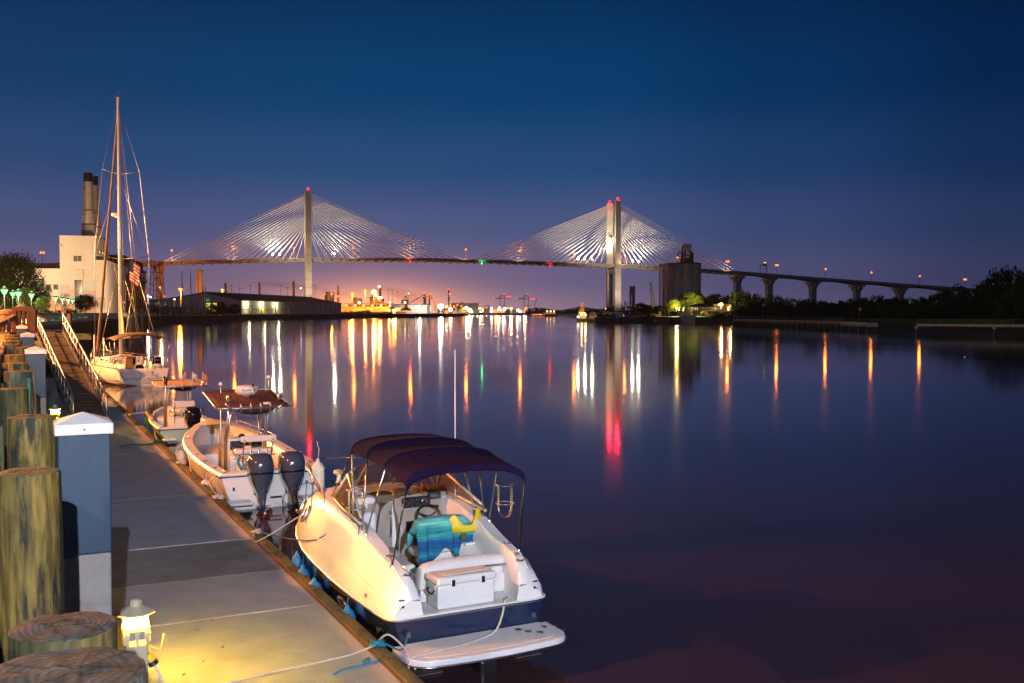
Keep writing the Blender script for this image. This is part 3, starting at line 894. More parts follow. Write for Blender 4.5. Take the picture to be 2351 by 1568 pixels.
mural('wall_painting', M['mural_c'], [(-9.88, 2.2), (-.02, 2.2), (-.02, 7.4), (-9.88, 10.4)], -.066)
mural('wall_painting', M['mural_c'], [(-39.9, 2.2), (-9.95, 2.2), (-9.95, 9.7), (-19, 12.0), (-39.9, 13)], 2.998)
window(plant, -6.1, -3.9, 20.5, 22.1, 0, 2, 5)
# tall stair window: louvres above, panes below
window(plant, -5.9, -3.8, 3.8, 14.9, -.1, 2, 17)
for k in range(4):
    mb = MB(); pbox(mb, -6.2, -3.6, -.55, -.02, 15.3 + k * .75, 15.7 + k * .75); mb.build('louvre', M['whitewall'], plant)
for t0 in (-12.3, -14.3, -16.3, -18.3, -20.2, -22.2, -24.2):
    window(plant, t0, t0 + 1.35, 12.1, 13.6, 3, 1, 4)
wl = MB(); pbox(wl, -9.9, -9.4, -.35, 0, 24.8, 25.4); wl.build('vent_hood', M['whitewall'], plant)
# bricked-up opening on annex front
mb = MB(); pbox(mb, .35, 2.6, -.05, .0, 6.4, 9.8); mb.build('blocked_opening', M['concpale'], plant)
window(plant, .6, 2.4, 2.4, 4.6, .0, 2, 3)
# side of tower above the annex: long band with two lit lamps
mb = MB(); pbox(mb, .0, .05, 4, 22, 23.2, 24.6); mb.build('blocked_opening', M['concpale'], plant)
M['e_window'] = emit('lit_window', (1, .62, .28), 2.2)
for uu in (7.5, 14):
    mb = MB(); pbox(mb, .05, .12, uu, uu + 1.0, 23.6, 24.1); mb.build('lit_pane', M['e_window'], plant)
window(plant, 1.0, 3.4, 21.3, 23, .0, 1, 1, side=True); window(plant, 16.5, 19, 21.3, 22.6, .0, 1, 1, side=True)
# narrow strip windows along the side wall
for uu in (30, 34.6, 39.2, 43.8):
    window(plant, uu, uu + 1.7, 7.2, 16, 3.1, 1, 9, side=True)
    window(plant, uu, uu + 1.7, 2.6, 4.6, 3.1, 1, 2, side=True)
window(plant, 8, 12, 2.6, 4.6, 3.1, 2, 3, side=True)
# brick turbine hall
brickm = mat('brown_brick', (.15, .06, .042), .85, var=.25, vs=1.5, bump=.4, bs=12)
hall = thing('brick_turbine_hall', 'dark brown brick industrial hall with tall arched windows, right of the white power plant', 'building', tuple(pl(0, 47)), PA)
mb = MB(); pbox(mb, -14, 3.1, .05, 66, 2, 22.0); mb.build('wall', brickm, hall)
mb = MB(); pbox(mb, -14, 2.2, 1, 64, 22.0, 25.2); mb.build('attic', M['roof_dark'], hall)
for z0, z1, o_ in ((17.6, 18.4, .5), (8.2, 8.7, .3), (21.6, 22.1, .4)):
    mb = MB(); pbox(mb, -14, 3.1 + o_, 0, 66.3, z0, z1); mb.build('cornice', mat('brick_trim', (.22, .11, .08), .8), hall)
mb = MB(); pbox(mb, -10, 2.2, 63.8, 64.2, 22, 25.3); mb.build('white_edge', M['concpale'], hall)
for k in range(9):
    uu = 3 + k * 7
    mb = MB(); pbox(mb, 3.1, 3.5, uu - 2.2, uu - .9, 2, 17.6); mb.build('pilaster', brickm, hall)
    for dz0, dz1 in ((9.4, 16.6), (3.5, 7.0)):
        for q in (0, 2.2):
            f = MB(); pbox(f, 3.1, 3.18, uu + q, uu + q + 1.5, dz0, dz1); f = f.build('window', M['winglass'], hall)
            g = MB()
            for zz in range(int(dz0) + 1, int(dz1)):
                pbox(g, 3.18, 3.24, uu + q, uu + q + 1.5, zz, zz + .08)
            g.build('glazing_bar', M['rust'], f)
    f = MB(); pbox(f, 3.1, 3.16, uu, uu + 1.2, 19.3, 20.8); f.build('window', M['winglass'], hall)
for uu in (.3, 3.2):
    f = MB(); pbox(f, 3.1, 3.17, uu + 1, uu + 2.6, 18.9, 20.9); f.build('window', M['whitewall'], hall)
# two tapering stacks with ladders
chm = mat('stack_steel', (.50, .46, .42), .7, var=.25, vs=.5, col2=(.33, .27, .22), stretch=(1, 1, .25))
for (u_, vt, Y, r0, r1, lab) in ((206, 397, 308, 2.45, 1.12, 'nearer tapering steel smokestack with black top and ladder above the power plant'), (219.5, 405, 318, 2.4, 1.05, 'farther smokestack partly hidden behind the first one')):
    base = at(u_, 718, Y); zt = Z_(vt, Y)
    s_ = thing('smokestack', lab, 'smokestack', (base.x, base.y, 26.5), 0, 'smokestacks of the power plant')
    h = zt - 26.5
    prof = [(r0, 0), (r0 * .93, h * .1), (r1 * 1.38, h * .5), (r1 * 1.28, h * .8), (r1 * 1.26, h * .81), (r1 * 1.2, h * .87)]
    MB().lathe(prof, 24).build('shaft', chm, s_, auto=40)
    MB().lathe([(r1 * 1.2, h * .872), (r1 * 1.25, h), (r1 * 1.0, h), (r1 * .9, h - 1.5)], 24).build('blackened_top', M['black'], s_, auto=40)
    for zz in (.26, .46):
        rr_ = r0 + (r1 * 1.38 - r0) * (zz / .5) + .1
        MB().lathe([(rr_, h * zz), (rr_ + .25, h * zz + .1), (rr_, h * zz + .25)], 24).build('ring', M['rust'], s_)
    ld = MB()
    for dx in (-.25, .25):
        ld.tube([(dx - .6, -r0 - .1, .5), (dx - .6, -r1 * 1.55, h * .5), (dx - .6, -r1 * 1.35, h * .88)], .06, 4)
    for k in range(28):
        tt = k / 28 * .86; rr_ = r0 + .1 + (r1 * 1.4 - r0) * min(1, tt / .5)
        ld.box((-.6, -rr_, h * tt + .8), (.6, .3 if k % 6 == 0 else .05, .28 if k % 6 == 0 else .07))
    ld.build('ladder', M['rust'], s_)
# long viaduct-like ramp roof behind the low wing
# ================================================================== SUBSTATION
subst = thing('substation', 'electric substation of grey steel gantries, tanks and insulators beside the brick hall', 'substation', (X_(400, 520), 520, 4.0))
sr = random.Random(9)
def sx_(px, Y=520): return X_(px, Y) - X_(400, 520)
gm = MB()
for k in range(34):
    px = 346 + k * 3.9 + sr.uniform(-1, 1); h = sr.uniform(3.5, 9); y = sr.uniform(-10, 12)
    gm.tube([(sx_(px), y, 0), (sx_(px), y, h)], .14, 5)
    if k % 3 == 0:
        gm.beam((sx_(px), y, h * .85), (sx_(px + sr.uniform(8, 26)), y, h * .85), .22)
    if k % 2: gm.box((sx_(px), y, h + .3), (.7, .5, .9))
gm.build('bus_frame', M['greysteel'], subst)
for px, w, h in ((346, 3.4, 4.4), (354, 4.2, 5.4), (367, 4.6, 5.2), (380, 3.6, 4.6), (393, 3.2, 4.8), (407, 3.0, 4.2), (420, 2.8, 4.6), (433, 3.2, 4.0)):
    t_ = MB().lathe([(w / 2, 0), (w / 2, h * .85), (w / 2 * .8, h)], 12).build('transformer_tank', M['greysteel'], subst); t_.location = (sx_(px), -9, 0)
for px, vt, w in ((378.5, 641, .38), (361, 640, .3)):
    pass
for i, (px, vt, Y, r_) in enumerate(((418.5, 622, 520, .33), (438.5, 627, 520, .33), (455, 632, 525, .3), (466, 656, 530, .5), (471.5, 658, 532, .4))):
    p = at(px, 718, Y); h = Z_(vt, Y) - 4
    o = MB().tube([(0, 0, 0), (0, 0, h)], [r_, r_ * .55], 8).build('lightning_mast', M['greysteel']); o.location = (p.x, p.y, 4)
    tag(o, 'tall thin steel mast over the substation, ' + ['leftmost and tallest', 'second from the left', 'third, before the orange pylon', 'thicker one at the warehouse corner', 'rightmost, close to the thick one'][i], 'mast', 'steel masts over the substation')
# substation lit yellow pieces
for px, zz in ((388, 6.2), (393, 6.8), (399, 7.6)):
    pass
# lattice crane beyond the brick hall
cr = thing('lattice_tower', 'pale pink lattice tower and gantry beyond the brick hall, partly in haze', 'tower', at(361, 718, 900) + Vector((0, 0, -1)))
lt = MB()
def lattice(mb, a, b_, w0, w1, n, r_):
    a, b_ = Vector(a), Vector(b_)
    d = (b_ - a).normalized()
    q = d.to_track_quat('Z', 'Y').to_matrix()
    def c(i, k):
        t = i / n; w = (w0 + (w1 - w0) * t) / 2
        return a + (b_ - a) * t + q @ Vector(((-1, 1, 1, -1)[k] * w, (-1, -1, 1, 1)[k] * w, 0))
    for k in range(4):
        mb.beam(c(0, k), c(n, k), r_ * 1.3)
    for i in range(n):
        for k in range(4):
            l = (k + 1) % 4
            mb.beam(c(i, k), c(i + 1, l) if i % 2 else c(i + 1, k), r_) if False else mb.beam(c(i, k if i % 2 else l), c(i + 1, l if i % 2 else k), r_)
            mb.beam(c(i, k), c(i, l), r_)
lattice(lt, (0, 0, 0), (0, 0, 48), 12, 7, 9, .3)
lt.build('tower_frame', mat('haze_steel', (.24, .17, .16), .8), cr)
MB().box((-2, 0, 12), (24, 6, 2)).box((-13, 0, 6), (2, 5, 12)).box((10, 0, 6), (2, 5, 12)).build('gantry', mat('haze_steel_b', (.40, .26, .22), .8), cr)
# pylons and stub piers of the old road behind the warehouse
for px, vt, wpx, Y, mm, lab in ((458.5, 618.5, 12.4, 1000, 'orange_steel', 'tall orange lit concrete bridge pier behind the substation masts'),):
    p = at(px, 718, Y); h = Z_(vt, Y)
    o = MB().box((0, 0, h / 2), (wpx / F * Y, 5, h)).build('bridge_pier', M['concpale'], bevel=.3); o.location = (p.x, p.y, 0)
    tag(o, lab, 'pier', 'free standing piers behind the warehouse')
for px, vt, wpx, lab in ((518.5, 649.5, 5, 'leftmost short chimney behind the warehouse ridge, beside the orange yard lamp'), (596, 647, 4, 'middle dark chimney behind the warehouse ridge'), (675, 645, 5, 'rightmost chimney behind the warehouse, just left of the bridge tower')):
    Y = 1150; p = at(px, 718, Y); h = Z_(vt, Y)
    o = MB().box((0, 0, h / 2), (wpx / F * Y, 2.5, h)).box((0, 0, h - 4), (wpx / F * Y + .5, 3, 1)).build('chimney', M['conc_dark']); o.location = (p.x, p.y, 0)
    tag(o, lab, 'chimney', 'chimneys behind the warehouse')
# ================================================================== WAREHOUSE ON THE QUAY
wh = thing('quay_warehouse', 'long white warehouse with dark roof, lit loading doors and a gable towards the substation', 'warehouse', (0, 0, 0))
A_ = Vector((X_(555, 702), 702, 4)); B_ = Vector((X_(784, 940), 940, 4))       # long front wall
C_ = Vector((X_(345, 711), 711, 4))                                             # far left end of the gable
ld_ = (B_ - A_).normalized(); gd = (C_ - A_)
def eave(P, v): return Vector((P.x, P.y, Z_(v, P.y)))
Ae, Be, Ce = eave(A_, 690), eave(B_, 699), eave(C_, 693)
Ri = A_ + gd * .42; Ri = Vector((Ri.x, Ri.y, Z_(672, Ri.y))); Rj = Ri + (B_ - A_); Rj.z = Ri.z
M_ = MB()
M_.slab([A_, Ae, Ri, Ce, C_], ld_ * .4).build('gable_wall', M['warewall'], wh)
nrm = Vector((ld_.y, -ld_.x, 0))
Bl = Vector((B_.x, B_.y, Ae.z))
MB().slab([A_, B_, Bl, Ae], -nrm * .4).build('side_wall', M['warewall'], wh)
MB().slab([Ae + nrm * 1.2 - ld_ * .8, Bl + nrm * 1.2 + ld_ * 1, Rj + ld_, Ri - ld_ * .8], (0, 0, .35)).build('roof', M['roof_dark'], wh)
MB().slab([Ri - ld_ * .8, Rj + ld_, Vector((Ce.x, Ce.y, Ce.z)) + (B_ - A_) + ld_, Ce - ld_ * .8], (0, 0, .34)).build('roof', M['roof_dark'], wh)
MB().beam(Ri + Vector((0, 0, .6)), Rj + Vector((0, 0, .6)), .8, .6).build('ridge_cap', M['concpale'], wh)
# loading doors along the front
Lw = (B_ - A_).length
doorpx = [(575, 'p'), (602, 'y'), (634, 'p'), (662, 'y'), (686, 'w'), (706, 'd'), (722, 'd'), (737, 'd'), (750, 'd'), (761, 'd'), (771, 'd'), (779, 'd')]
M['door_y'] = mat('yellow_door', (.75, .60, .10), .6); M['door_p'] = mat('pale_door', (.5, .40, .30), .6); M['door_d'] = mat('door_frame_dark', (.10, .08, .08), .7)
for px, k in doorpx:
    kk = (px - CX) / F
    s_ = -(A_.x - kk * A_.y) / (ld_.x - kk * ld_.y)
    p = A_ + ld_ * s_
    q = math.atan2(ld_.y, ld_.x)
    fr = MB().box((0, 0, 3.3), (4.6, .5, 6.6)).build('door_frame', M['door_d'], wh); fr.location = p + nrm * .1; fr.rotation_euler.z = q
    dr = MB().box((0, 0, 0), (3.8, .2, 5.6)).build('door_leaf', M[{'y': 'door_y', 'p': 'door_p', 'w': 'warewall', 'd': 'warewall'}[k]], fr); dr.location = (.0, -.34, 3.0)
MB().slab([A_ + Vector((0, 0, 3.4)) + nrm * .05, B_ + Vector((0, 0, 3.4)) + nrm * .05, B_ + Vector((0, 0, 3.7)) + nrm * .05, A_ + Vector((0, 0, 3.7)) + nrm * .05], nrm * .12).build('wall_rail', M['door_d'], wh)
M['e_doorway'] = emit('lit_doorway', (1, .78, .12), .9)
gq = math.atan2(gd.y, gd.x)
p = A_ + gd * .33
f = MB().box((0, 0, 4.2), (9.4, .5, 8.4)).build('doorway', M['concpale'], wh); f.location = p + Vector((0, -.2, 0)); f.rotation_euler.z = gq
for k in range(8):
    d_ = MB().box((0, 0, 0), (8.6, .1, .78)).build('lit_panel', M['e_doorway'], f); d_.location = (0, .32, .7 + k * .98)
o = MB().box((0, 0, 0), (3.4, .2, 2)).build('green_sign', emit('green_sign_light', (.02, .42, .16), .55), wh); o.location = A_ + gd * .375 + Vector((0, -.5, 10.2)); o.rotation_euler.z = gq
for px, s2 in ((565, 0), (601, 1), (633, 1)):
    kk = (px - CX) / F
    s_ = -(A_.x - kk * A_.y) / (ld_.x - kk * ld_.y)
    p = A_ + ld_ * s_ + nrm * 1.0 + Vector((0, 0, 8.2))
    wl_ = thing('wall_lamp', 'lamp on the white warehouse wall ' + {565: 'at the gable corner', 601: 'over the yellow door', 633: 'between the second and third doors'}[px], 'wall lamp', p)
    MB().box((0, 0, .3), (.5, 1.4, .3)).build('bracket', M['greysteel'], wl_)
    MB().ico((0, 0, -.2), .55 if px != 565 else .4, 1).build('bulb', M['e_wht_far'], wl_)
    pt('bulb_light', (nrm.x * 1.5, nrm.y * 1.5, -.9), 4200, (1, .90, .42), .4, wl_)
# ================================================================== INDUSTRY ON THE FAR LEFT BANK
def vbox(name, label, cat, u0, u1, v0, v1, Y, D, m, group=None, roof=None, bevel=0, ang=0):
    """a building seen between two pixel columns, standing at distance Y with real depth D"""
    x0, x1 = X_(u0, Y), X_(u1, Y); zt = Z_(v0, Y); zb = 3.9 if v1 is None else Z_(v1, Y)
    t = thing(name, label, cat, ((x0 + x1) / 2, Y + D / 2, zb), ang, group)
    MB().box((0, 0, (zt - zb) / 2), (x1 - x0, D, zt - zb)).build('wall', m, t, bevel=bevel, segs=1)
    if roof:
        MB().box((0, 0, zt - zb + .4), (x1 - x0 + 1.5, D + 1.5, .8)).build('roof', roof, t)
    return t
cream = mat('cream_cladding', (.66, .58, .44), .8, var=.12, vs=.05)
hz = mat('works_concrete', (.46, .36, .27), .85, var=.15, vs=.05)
hg = mat('grey_cladding', (.36, .33, .33), .8, var=.12, vs=.05)
b_ = vbox('transit_shed', 'long low cream transit shed with a stepped roof right of the warehouse', 'shed', 785, 893, 705, None, 1180, 60, cream, roof=hg)
vw = (893 - 785) / F * 1180
MB().box((0, 8, Z_(698, 1180) - 3.9 - 2.4), (vw, 30, 5)).build('clerestory', cream, b_)
MB().box((0, 8, Z_(697, 1180) - 3.9 + .3), (vw + 1.5, 32, .7)).build('roof', hg, b_)
for k, (fx, w, h) in enumerate(((-.36, 8, 6.5), (.34, 18, 6.8), (.05, 6, 5))):
    MB().box((fx * vw, -30.2, h / 2), (w, .5, h)).build('door', hz if k < 2 else M['door_d'], b_)
for k in range(16):
    MB().box(((k - 7.5) / 16 * vw, -7.2, Z_(701, 1180) - 3.9), (2.2, .4, 2.2)).build('window', M['winglass'] if k % 3 else M['e_window'], b_)
b2 = vbox('transit_shed', 'grey transit shed with a lit yellow door right of the cream shed', 'shed', 893, 981, 699.5, None, 1300, 60, hg, roof=M['roof_dark'])
w2 = (981 - 893) / F * 1300
M['e_shed'] = emit('lit_shed_interior', (1, .60, .10), 1.6)
MB().box((-.22 * w2, -30.2, 5.5), (w2 * .42, .6, 4.4)).build('lit_opening', M['e_shed'], b2)
MB().box((.38 * w2, -30.4, 4), (11, .8, 7)).build('lit_doorway', emit('white_doorway', (1, .95, .75), 3), b2) if False else None
MB().box((-.2 * w2, -30.3, 1.6), (14, .8, 3)).build('door', M['door_d'], b2)
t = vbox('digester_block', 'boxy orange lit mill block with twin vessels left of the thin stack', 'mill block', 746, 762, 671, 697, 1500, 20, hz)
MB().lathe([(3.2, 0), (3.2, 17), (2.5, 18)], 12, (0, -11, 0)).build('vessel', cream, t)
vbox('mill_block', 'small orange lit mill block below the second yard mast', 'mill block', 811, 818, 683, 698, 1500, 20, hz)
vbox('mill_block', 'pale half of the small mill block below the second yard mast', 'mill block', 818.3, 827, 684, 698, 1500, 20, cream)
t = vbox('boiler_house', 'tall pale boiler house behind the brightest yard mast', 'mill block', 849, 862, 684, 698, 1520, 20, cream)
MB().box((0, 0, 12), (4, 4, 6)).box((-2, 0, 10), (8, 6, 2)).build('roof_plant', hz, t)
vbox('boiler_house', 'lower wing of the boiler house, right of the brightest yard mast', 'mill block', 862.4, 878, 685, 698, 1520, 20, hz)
def stack(u, v0, v1, w_px, Y, label, m=None, bands=None, taper=.8):
    x = X_(u, Y); zt = Z_(v0, Y); r = w_px / F * Y / 2
    t = thing('stack', label, 'chimney', (x, Y, 3.9))
    h = zt - 3.9
    if bands:
        n = bands
        for i in range(n):
            MB().lathe([(r, h * i / n), (r, h * (i + 1) / n)], 12).build('band', M['red'] if i % 2 else M['concpale'], t)
    else:
        MB().lathe([(r * 1.15, 0), (r, h * .5), (r * taper, h)], 12).build('shaft', m or hz, t)
    return t
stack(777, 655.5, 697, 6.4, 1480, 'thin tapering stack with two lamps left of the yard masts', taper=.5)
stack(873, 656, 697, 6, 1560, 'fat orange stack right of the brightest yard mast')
stack(1030.5, 667, 700, 4, 1700, 'red and white banded stack with a red beacon', bands=9)
stack(977, 676, 700, 4, 1500, 'left one of the two dull vessels behind the ship loader'); stack(986, 676, 700, 4, 1500, 'right one of the two dull vessels behind the ship loader')
blinker('warning_beacon', 'red warning beacon on the red and white stack', Vector((X_(1030.5, 1700), 1700, Z_(667, 1700))), M['e_red_far'], 1.5)
vbox('storage_shed', 'large plain grey shed under the dusk sky right of the banded stack', 'shed', 1036, 1097, 695.5, None, 1750, 60, hg)
# tanks and small buildings
rr = random.Random(21)
for i, (u0, u1, v0, lab) in enumerate(((1004, 1018, 703, 'white lit hut under the brightest lamp'), (1019, 1030, 708, 'low hut right of the brightest lamp'), (1044, 1058, 707, 'orange lit dome roofed hut'), (1098, 1106, 709, 'small white hut at the far quay'),
                                       (1110, 1122, 708, 'low grey hut at the container port'), (1160, 1171, 709, 'square white hut below the first container cranes'), (1176, 1185, 710, 'small dark hut between the container cranes'))):
    vbox('hut', lab, 'hut', u0, u1, v0, None, 1700, 14, cream if i % 2 == 0 else hg)
# crane barge / loading crane
def crane_loader():
    Y = 1160
    t = thing('loading_crane', 'cable crane with a white cab and boom on the far quay', 'crane', (X_(931, Y), Y, 3.9))
    s = Y / F
    def q(u, v, d=0): return Vector((X_(u, Y) - X_(931, Y), d, Z_(v, Y) - 3.9))
    MB().slab([q(917, 713.5), q(945, 713.5), q(940, 708), q(935, 706), q(934, 698), q(930, 698), q(929, 706), q(922, 708)], (0, 6, 0)).build('pedestal', hz, t)
    MB().slab([q(921, 697.5), q(937, 697.5), q(936, 688), q(922, 688)], (0, 7, 0)).build('cab', M['warewall'], t)
    MB().slab([q(928, 696, -.3), q(932, 696, -.3), q(932, 692, -.3), q(928, 692, -.3)], (0, .25, 0)).build('lit_window', emit('cab_window', (1, .9, .6), 6), t)
    fr = MB()
    for a, b in (((925, 688), (930.5, 679)), ((936, 688), (931.5, 679)), ((929, 688), (930.5, 679)), ((933, 688), (931.5, 679))): fr.beam(q(*a, 2), q(*b, 3), .35)
    fr.build('a_frame', M['steel_dark'], t)
    bm_ = MB()
    for dv in (0, 3): bm_.beam(q(937, 696 + dv, 2), q(971, 677 + dv * .5, 2), .4)
    for k in range(10):
        a = k / 10; bm_.beam(q(937 + 34 * a, 696 - 19 * a, 2), q(937 + 34 * (a + .1), 699 - 20.5 * (a + .1), 2), .22)
    bm_.beam(q(931, 679, 2), q(970, 676.6, 2), .18); bm_.beam(q(971, 676, 2), q(976, 683, 2), .5)
    bm_.build('boom', M['steel_dark'], t)
crane_loader()
# ship loader with strings of lights
def sloader():
    Y = 1450
    t = thing('ship_loader', 'ship loader tower hung with orange lamps', 'ship loader', (X_(974, Y), Y, 3.9))
    def q(u, v, d=0): return Vector((X_(u, Y) - X_(974, Y), d, Z_(v, Y) - 3.9))
    m_ = MB()
    m_.beam(q(974, 714), q(974, 684), 2).beam(q(970, 684), q(992, 680), 2).beam(q(976, 684), q(988, 674), .8).beam(q(975, 684), q(975, 673), .7).beam(q(990, 680), q(990, 674), .8)
    m_.beam(q(990, 682), q(999, 699), 1.2).beam(q(999, 699), q(999, 714), 1.0)
    m_.build('tower_frame', M['steel_dark'], t)
    bl = MB().ico((0, 0, 0), .85, 1).mesh('bulb', M['e_sod_far'])
    for u, v in ((974.8, 672.5), (961, 681), (964.5, 679.5), (967, 682), (976, 682), (979, 680), (981.5, 683), (983, 679), (985, 682), (987, 676), (988.5, 679), (990, 675), (990, 681), (993, 688), (995, 691), (994, 695), (998, 698), (1002, 699)):
        inst(bl, 'bulb', t, q(u, v, -2))
sloader()
def ctr_crane(u0, vtop, vbot, Y, n, label, boom_dx, arm_l, arm_r, m):
    t = thing('container_crane', label, 'crane', (X_(u0, Y), Y, 3.5))
    def q(u, v, d=0): return Vector((X_(u, Y) - X_(u0, Y), d, Z_(v, Y) - 3.5))
    MB().beam(q(arm_l, vbot - 34), q(arm_r, vbot - 34), 1.6).build('girder', m, t)
    f = MB()
    for u in (u0 - 2, u0 + 8): f.beam(q(u, vbot), q(u, vbot - 42), 1.3)
    f.beam(q(u0 - 2, vbot - 18), q(u0 + 8, vbot - 18), 1.1); f.beam(q(u0 + 8, vbot - 42), q(arm_l + 4, vbot - 34), .5).beam(q(u0 + 8, vbot - 42), q(u0 - 4, vbot - 34), .5).beam(q(u0 - 2, vbot - 42), q(u0 + 8, vbot - 42), .8)
    f.build('portal_frame', m, t)
    for k in range(n):
        u = u0 + 10 + k * 4.0
        MB().beam(q(u, vbot - 32, k * 4), q(u + boom_dx, vtop, k * 4), 1.1).build('raised_boom', m, t)
        l_ = MB().ico((0, 0, 0), 1.5, 1).build('red_lamp', M['e_red_far'], t); l_.location = q(u + boom_dx, vtop, k * 4)
    l_ = MB().ico((0, 0, 0), 1.3, 1).build('red_lamp', M['e_red_far'], t); l_.location = q(u0 + 7, vbot - 44)
    l_ = MB().ico((0, 0, 0), 1.0, 1).build('red_lamp', M['e_red_far'], t); l_.location = q(arm_l, vbot - 35)
ctr_crane(1150, 681.5, 719, 2300, 3, 'nearer group of container cranes with three raised booms tipped with red lights', 4, 1135, 1156, mat('crane_red', (.45, .16, .13), .7))
ctr_crane(1205, 686, 720, 2500, 3, 'farther container cranes with raised booms, right of the brighter group', 3.5, 1187, 1211, mat('crane_dull', (.35, .2, .2), .7))
t = thing('dockside_crane', 'small crane with a raised jib above the far wood, left of the tug', 'crane', (X_(1230, 2600), 2600, 3.5))
def q_(u, v): return Vector((X_(u, 2600) - X_(1230, 2600), 0, Z_(v, 2600) - 3.5))
MB().beam(q_(1228, 700), q_(1232, 686), 1.4).beam(q_(1215, 704), q_(1228, 694), .8).beam(q_(1228, 718), q_(1228, 700), 1.4).build('jib', hg, t)
MB().beam(q_(1104, 714), q_(1119, 709), 1).build('x', hg, t) if False else None
t = thing('conveyor', 'sloping conveyor at the container port', 'conveyor', (X_(1115, 1900), 1900, 3.9))
def q_(u, v): return Vector((X_(u, 1900) - X_(1115, 1900), 0, Z_(v, 1900) - 3.9))
MB().beam(q_(1098, 708), q_(1122, 700), 1.4).beam(q_(1121, 700), q_(1124, 714), 3).build('conveyor_frame', hg, t)
# yard masts: high masts with lamp rings
def mast(px, v, Y, label, m, r, light=0, col=None, group=None, lit=True, z0=3.9, rings=True):
    x = X_(px, Y); z = Z_(v, Y)
    t = thing('high_mast_lamp' if rings else 'yard_lamp', label, 'lamp post', (x, Y, z0), 0, group)
    h = z - z0
    MB().tube([(0, 0, 0), (0, 0, h)], [.35, .2] if rings else [.18, .12], 6).build('pole', M['greysteel'], t)
    if rings: MB().lathe([(.4, h), (1.6, h + .2), (1.7, h + .5), (.3, h + .9)], 10).build('lamp_ring', M['greysteel'], t)
    else: MB().box((0, 0, h + .2), (.8, .8, .3)).build('lamp_head', M['greysteel'], t)
    if lit:
        MB().ico((0, 0, h - r * .6), (r * 1.25, r * 1.25, r), 2 if r > 2 else 1).build('bulb', m, t)
        if light:
            pt('bulb_light', (0, -2, h - r - 1.5), light, col or (1, .27, .03), 1.2, t)
    return t
S_, W_ = M['e_sod_far'], M['e_wht_far']
mast(416, 663.5, 560, 'high orange yard lamp just right of the left bridge pier', M['e_sod'], 1.0, 2.5e4)
mast(511.5, 665, 950, 'high orange yard lamp over the warehouse ridge', M['e_sod'], 1.25, 5e4)
mast(468.5, 672.5, 962, 'orange lamp at the peak of the warehouse gable, lighting the tall pier', M['e_sod'], 1.3, 9e4)
mast(809.5, 672, 1162, 'orange high mast lamp, leftmost of the three brightest yard masts', M['e_sod'], 1.9, 8e4)
mast(839, 665.5, 1162, 'orange high mast lamp, middle of the three yard masts', M['e_sod'], 1.7, 8e4)
mast(858.5, 667.3, 1162, 'brightest orange high mast lamp of the yard', M['e_floodo'], 2.6, 1.5e5)
mast(963.5, 701.5, 1282, 'starry white lamp in front of the grey shed', M['e_flood'], 1.3, 6e4, (1, .93, .75), rings=False)
mast(1012, 700.5, 1400, 'huge dazzling white floodlight at the far quay', M['e_flood'], 3.2, 1.6e5, (1, .95, .8), rings=False)
mast(955, 703.5, 1300, 'flat white strip lamp on the grey shed', W_, .8, rings=False)
for px, v, lab in ((892, 665.5, 'left'), (901, 666, 'middle'), (913, 670, 'right')):
    mast(px, v, 1300, 'tall unlit mast, %s one of three right of the orange stack' % lab, None, 1, lit=False)
for i, (px, v) in enumerate(((599, 655), (575, 655), (532, 655), (645, 656), (660, 660), (724, 655), (550, 661))):
    mast(px, v + 1, 1250, 'small unlit high mast behind the warehouse roof', None, 1, lit=False, group='small unlit masts behind the warehouse')
mast(938, 673, 1600, 'thin mast with a bluish white lamp above the loading crane', W_, .7)
mast(1032.5, 674, 1690, 'orange lamp on the right side of the banded stack', S_, 1.6, rings=False)
mast(691, 661, 1350, 'small white lamp left of the bridge tower leg above the roof', W_, .8, rings=False)
mast(690, 681, 1350, 'second small white lamp low beside the left bridge tower', W_, .8, rings=False)
for px, v, m_, r_ in ((703 + 43, 674, S_, 1.0), (762, 673, S_, 1.4), (775, 678.8, S_, 1.1), (779, 678.8, S_, 1.1), (782, 697, S_, 1.5), (765, 697, S_, .8), (791, 697, S_, 1.4), (797, 697.5, S_, 1.6), (803, 685, S_, 1.3), (807, 682.5, S_, 1.2),
                      (825, 693.5, W_, 1.1), (829, 694, S_, .6), (863.5, 676, M['e_floodo'], 1.5), (864.5, 681, S_, 1.0), (860.5, 684, S_, 1.0), (859, 687.5, S_, 1.1), (859, 691.5, S_, 1.2), (860, 697, S_, 1.3), (866, 697.5, S_, 1.4), (871, 682.3, W_, 1.3), (875, 682.3, W_, 1.2),
                      (871, 656.5, W_, 1.2), (867, 688.5, S_, .8), (871, 690, S_, .8), (875, 691, S_, .6), (879, 692.5, S_, .6), (883, 694, S_, .7), (887, 695, S_, .6), (895, 693.5, W_, .8), (900, 698, S_, .9), (903, 697.8, S_, 1.0), (843, 711, W_, 1.1)):
    mast(px, v, 1440, 'small bright lamp on the orange lit mill works', m_, r_ * 1.3, (1.4e4 if r_ > 1.15 else 0), (1, .3, .04), group='small lamps of the mill works', rings=False)
for px, v, lab in ((894, 711, 'leftmost'), (903, 711, 'middle'), (908, 709.5, 'rightmost and largest')):
    mast(px, v, 1168, 'bright orange white lamp at the end of the cream shed, %s of three' % lab, M['e_floodo'], 1.0 if v > 710 else 1.5, 3e4, rings=False)
for i in range(15):
    mast(915 + i * 4.3 + rr.uniform(-1, 1), 712.6, 1180, 'little amber lamp in the row along the quay edge', M['e_yel_far'], .55, group='little amber lamps along the quay edge', rings=False, z0=4)
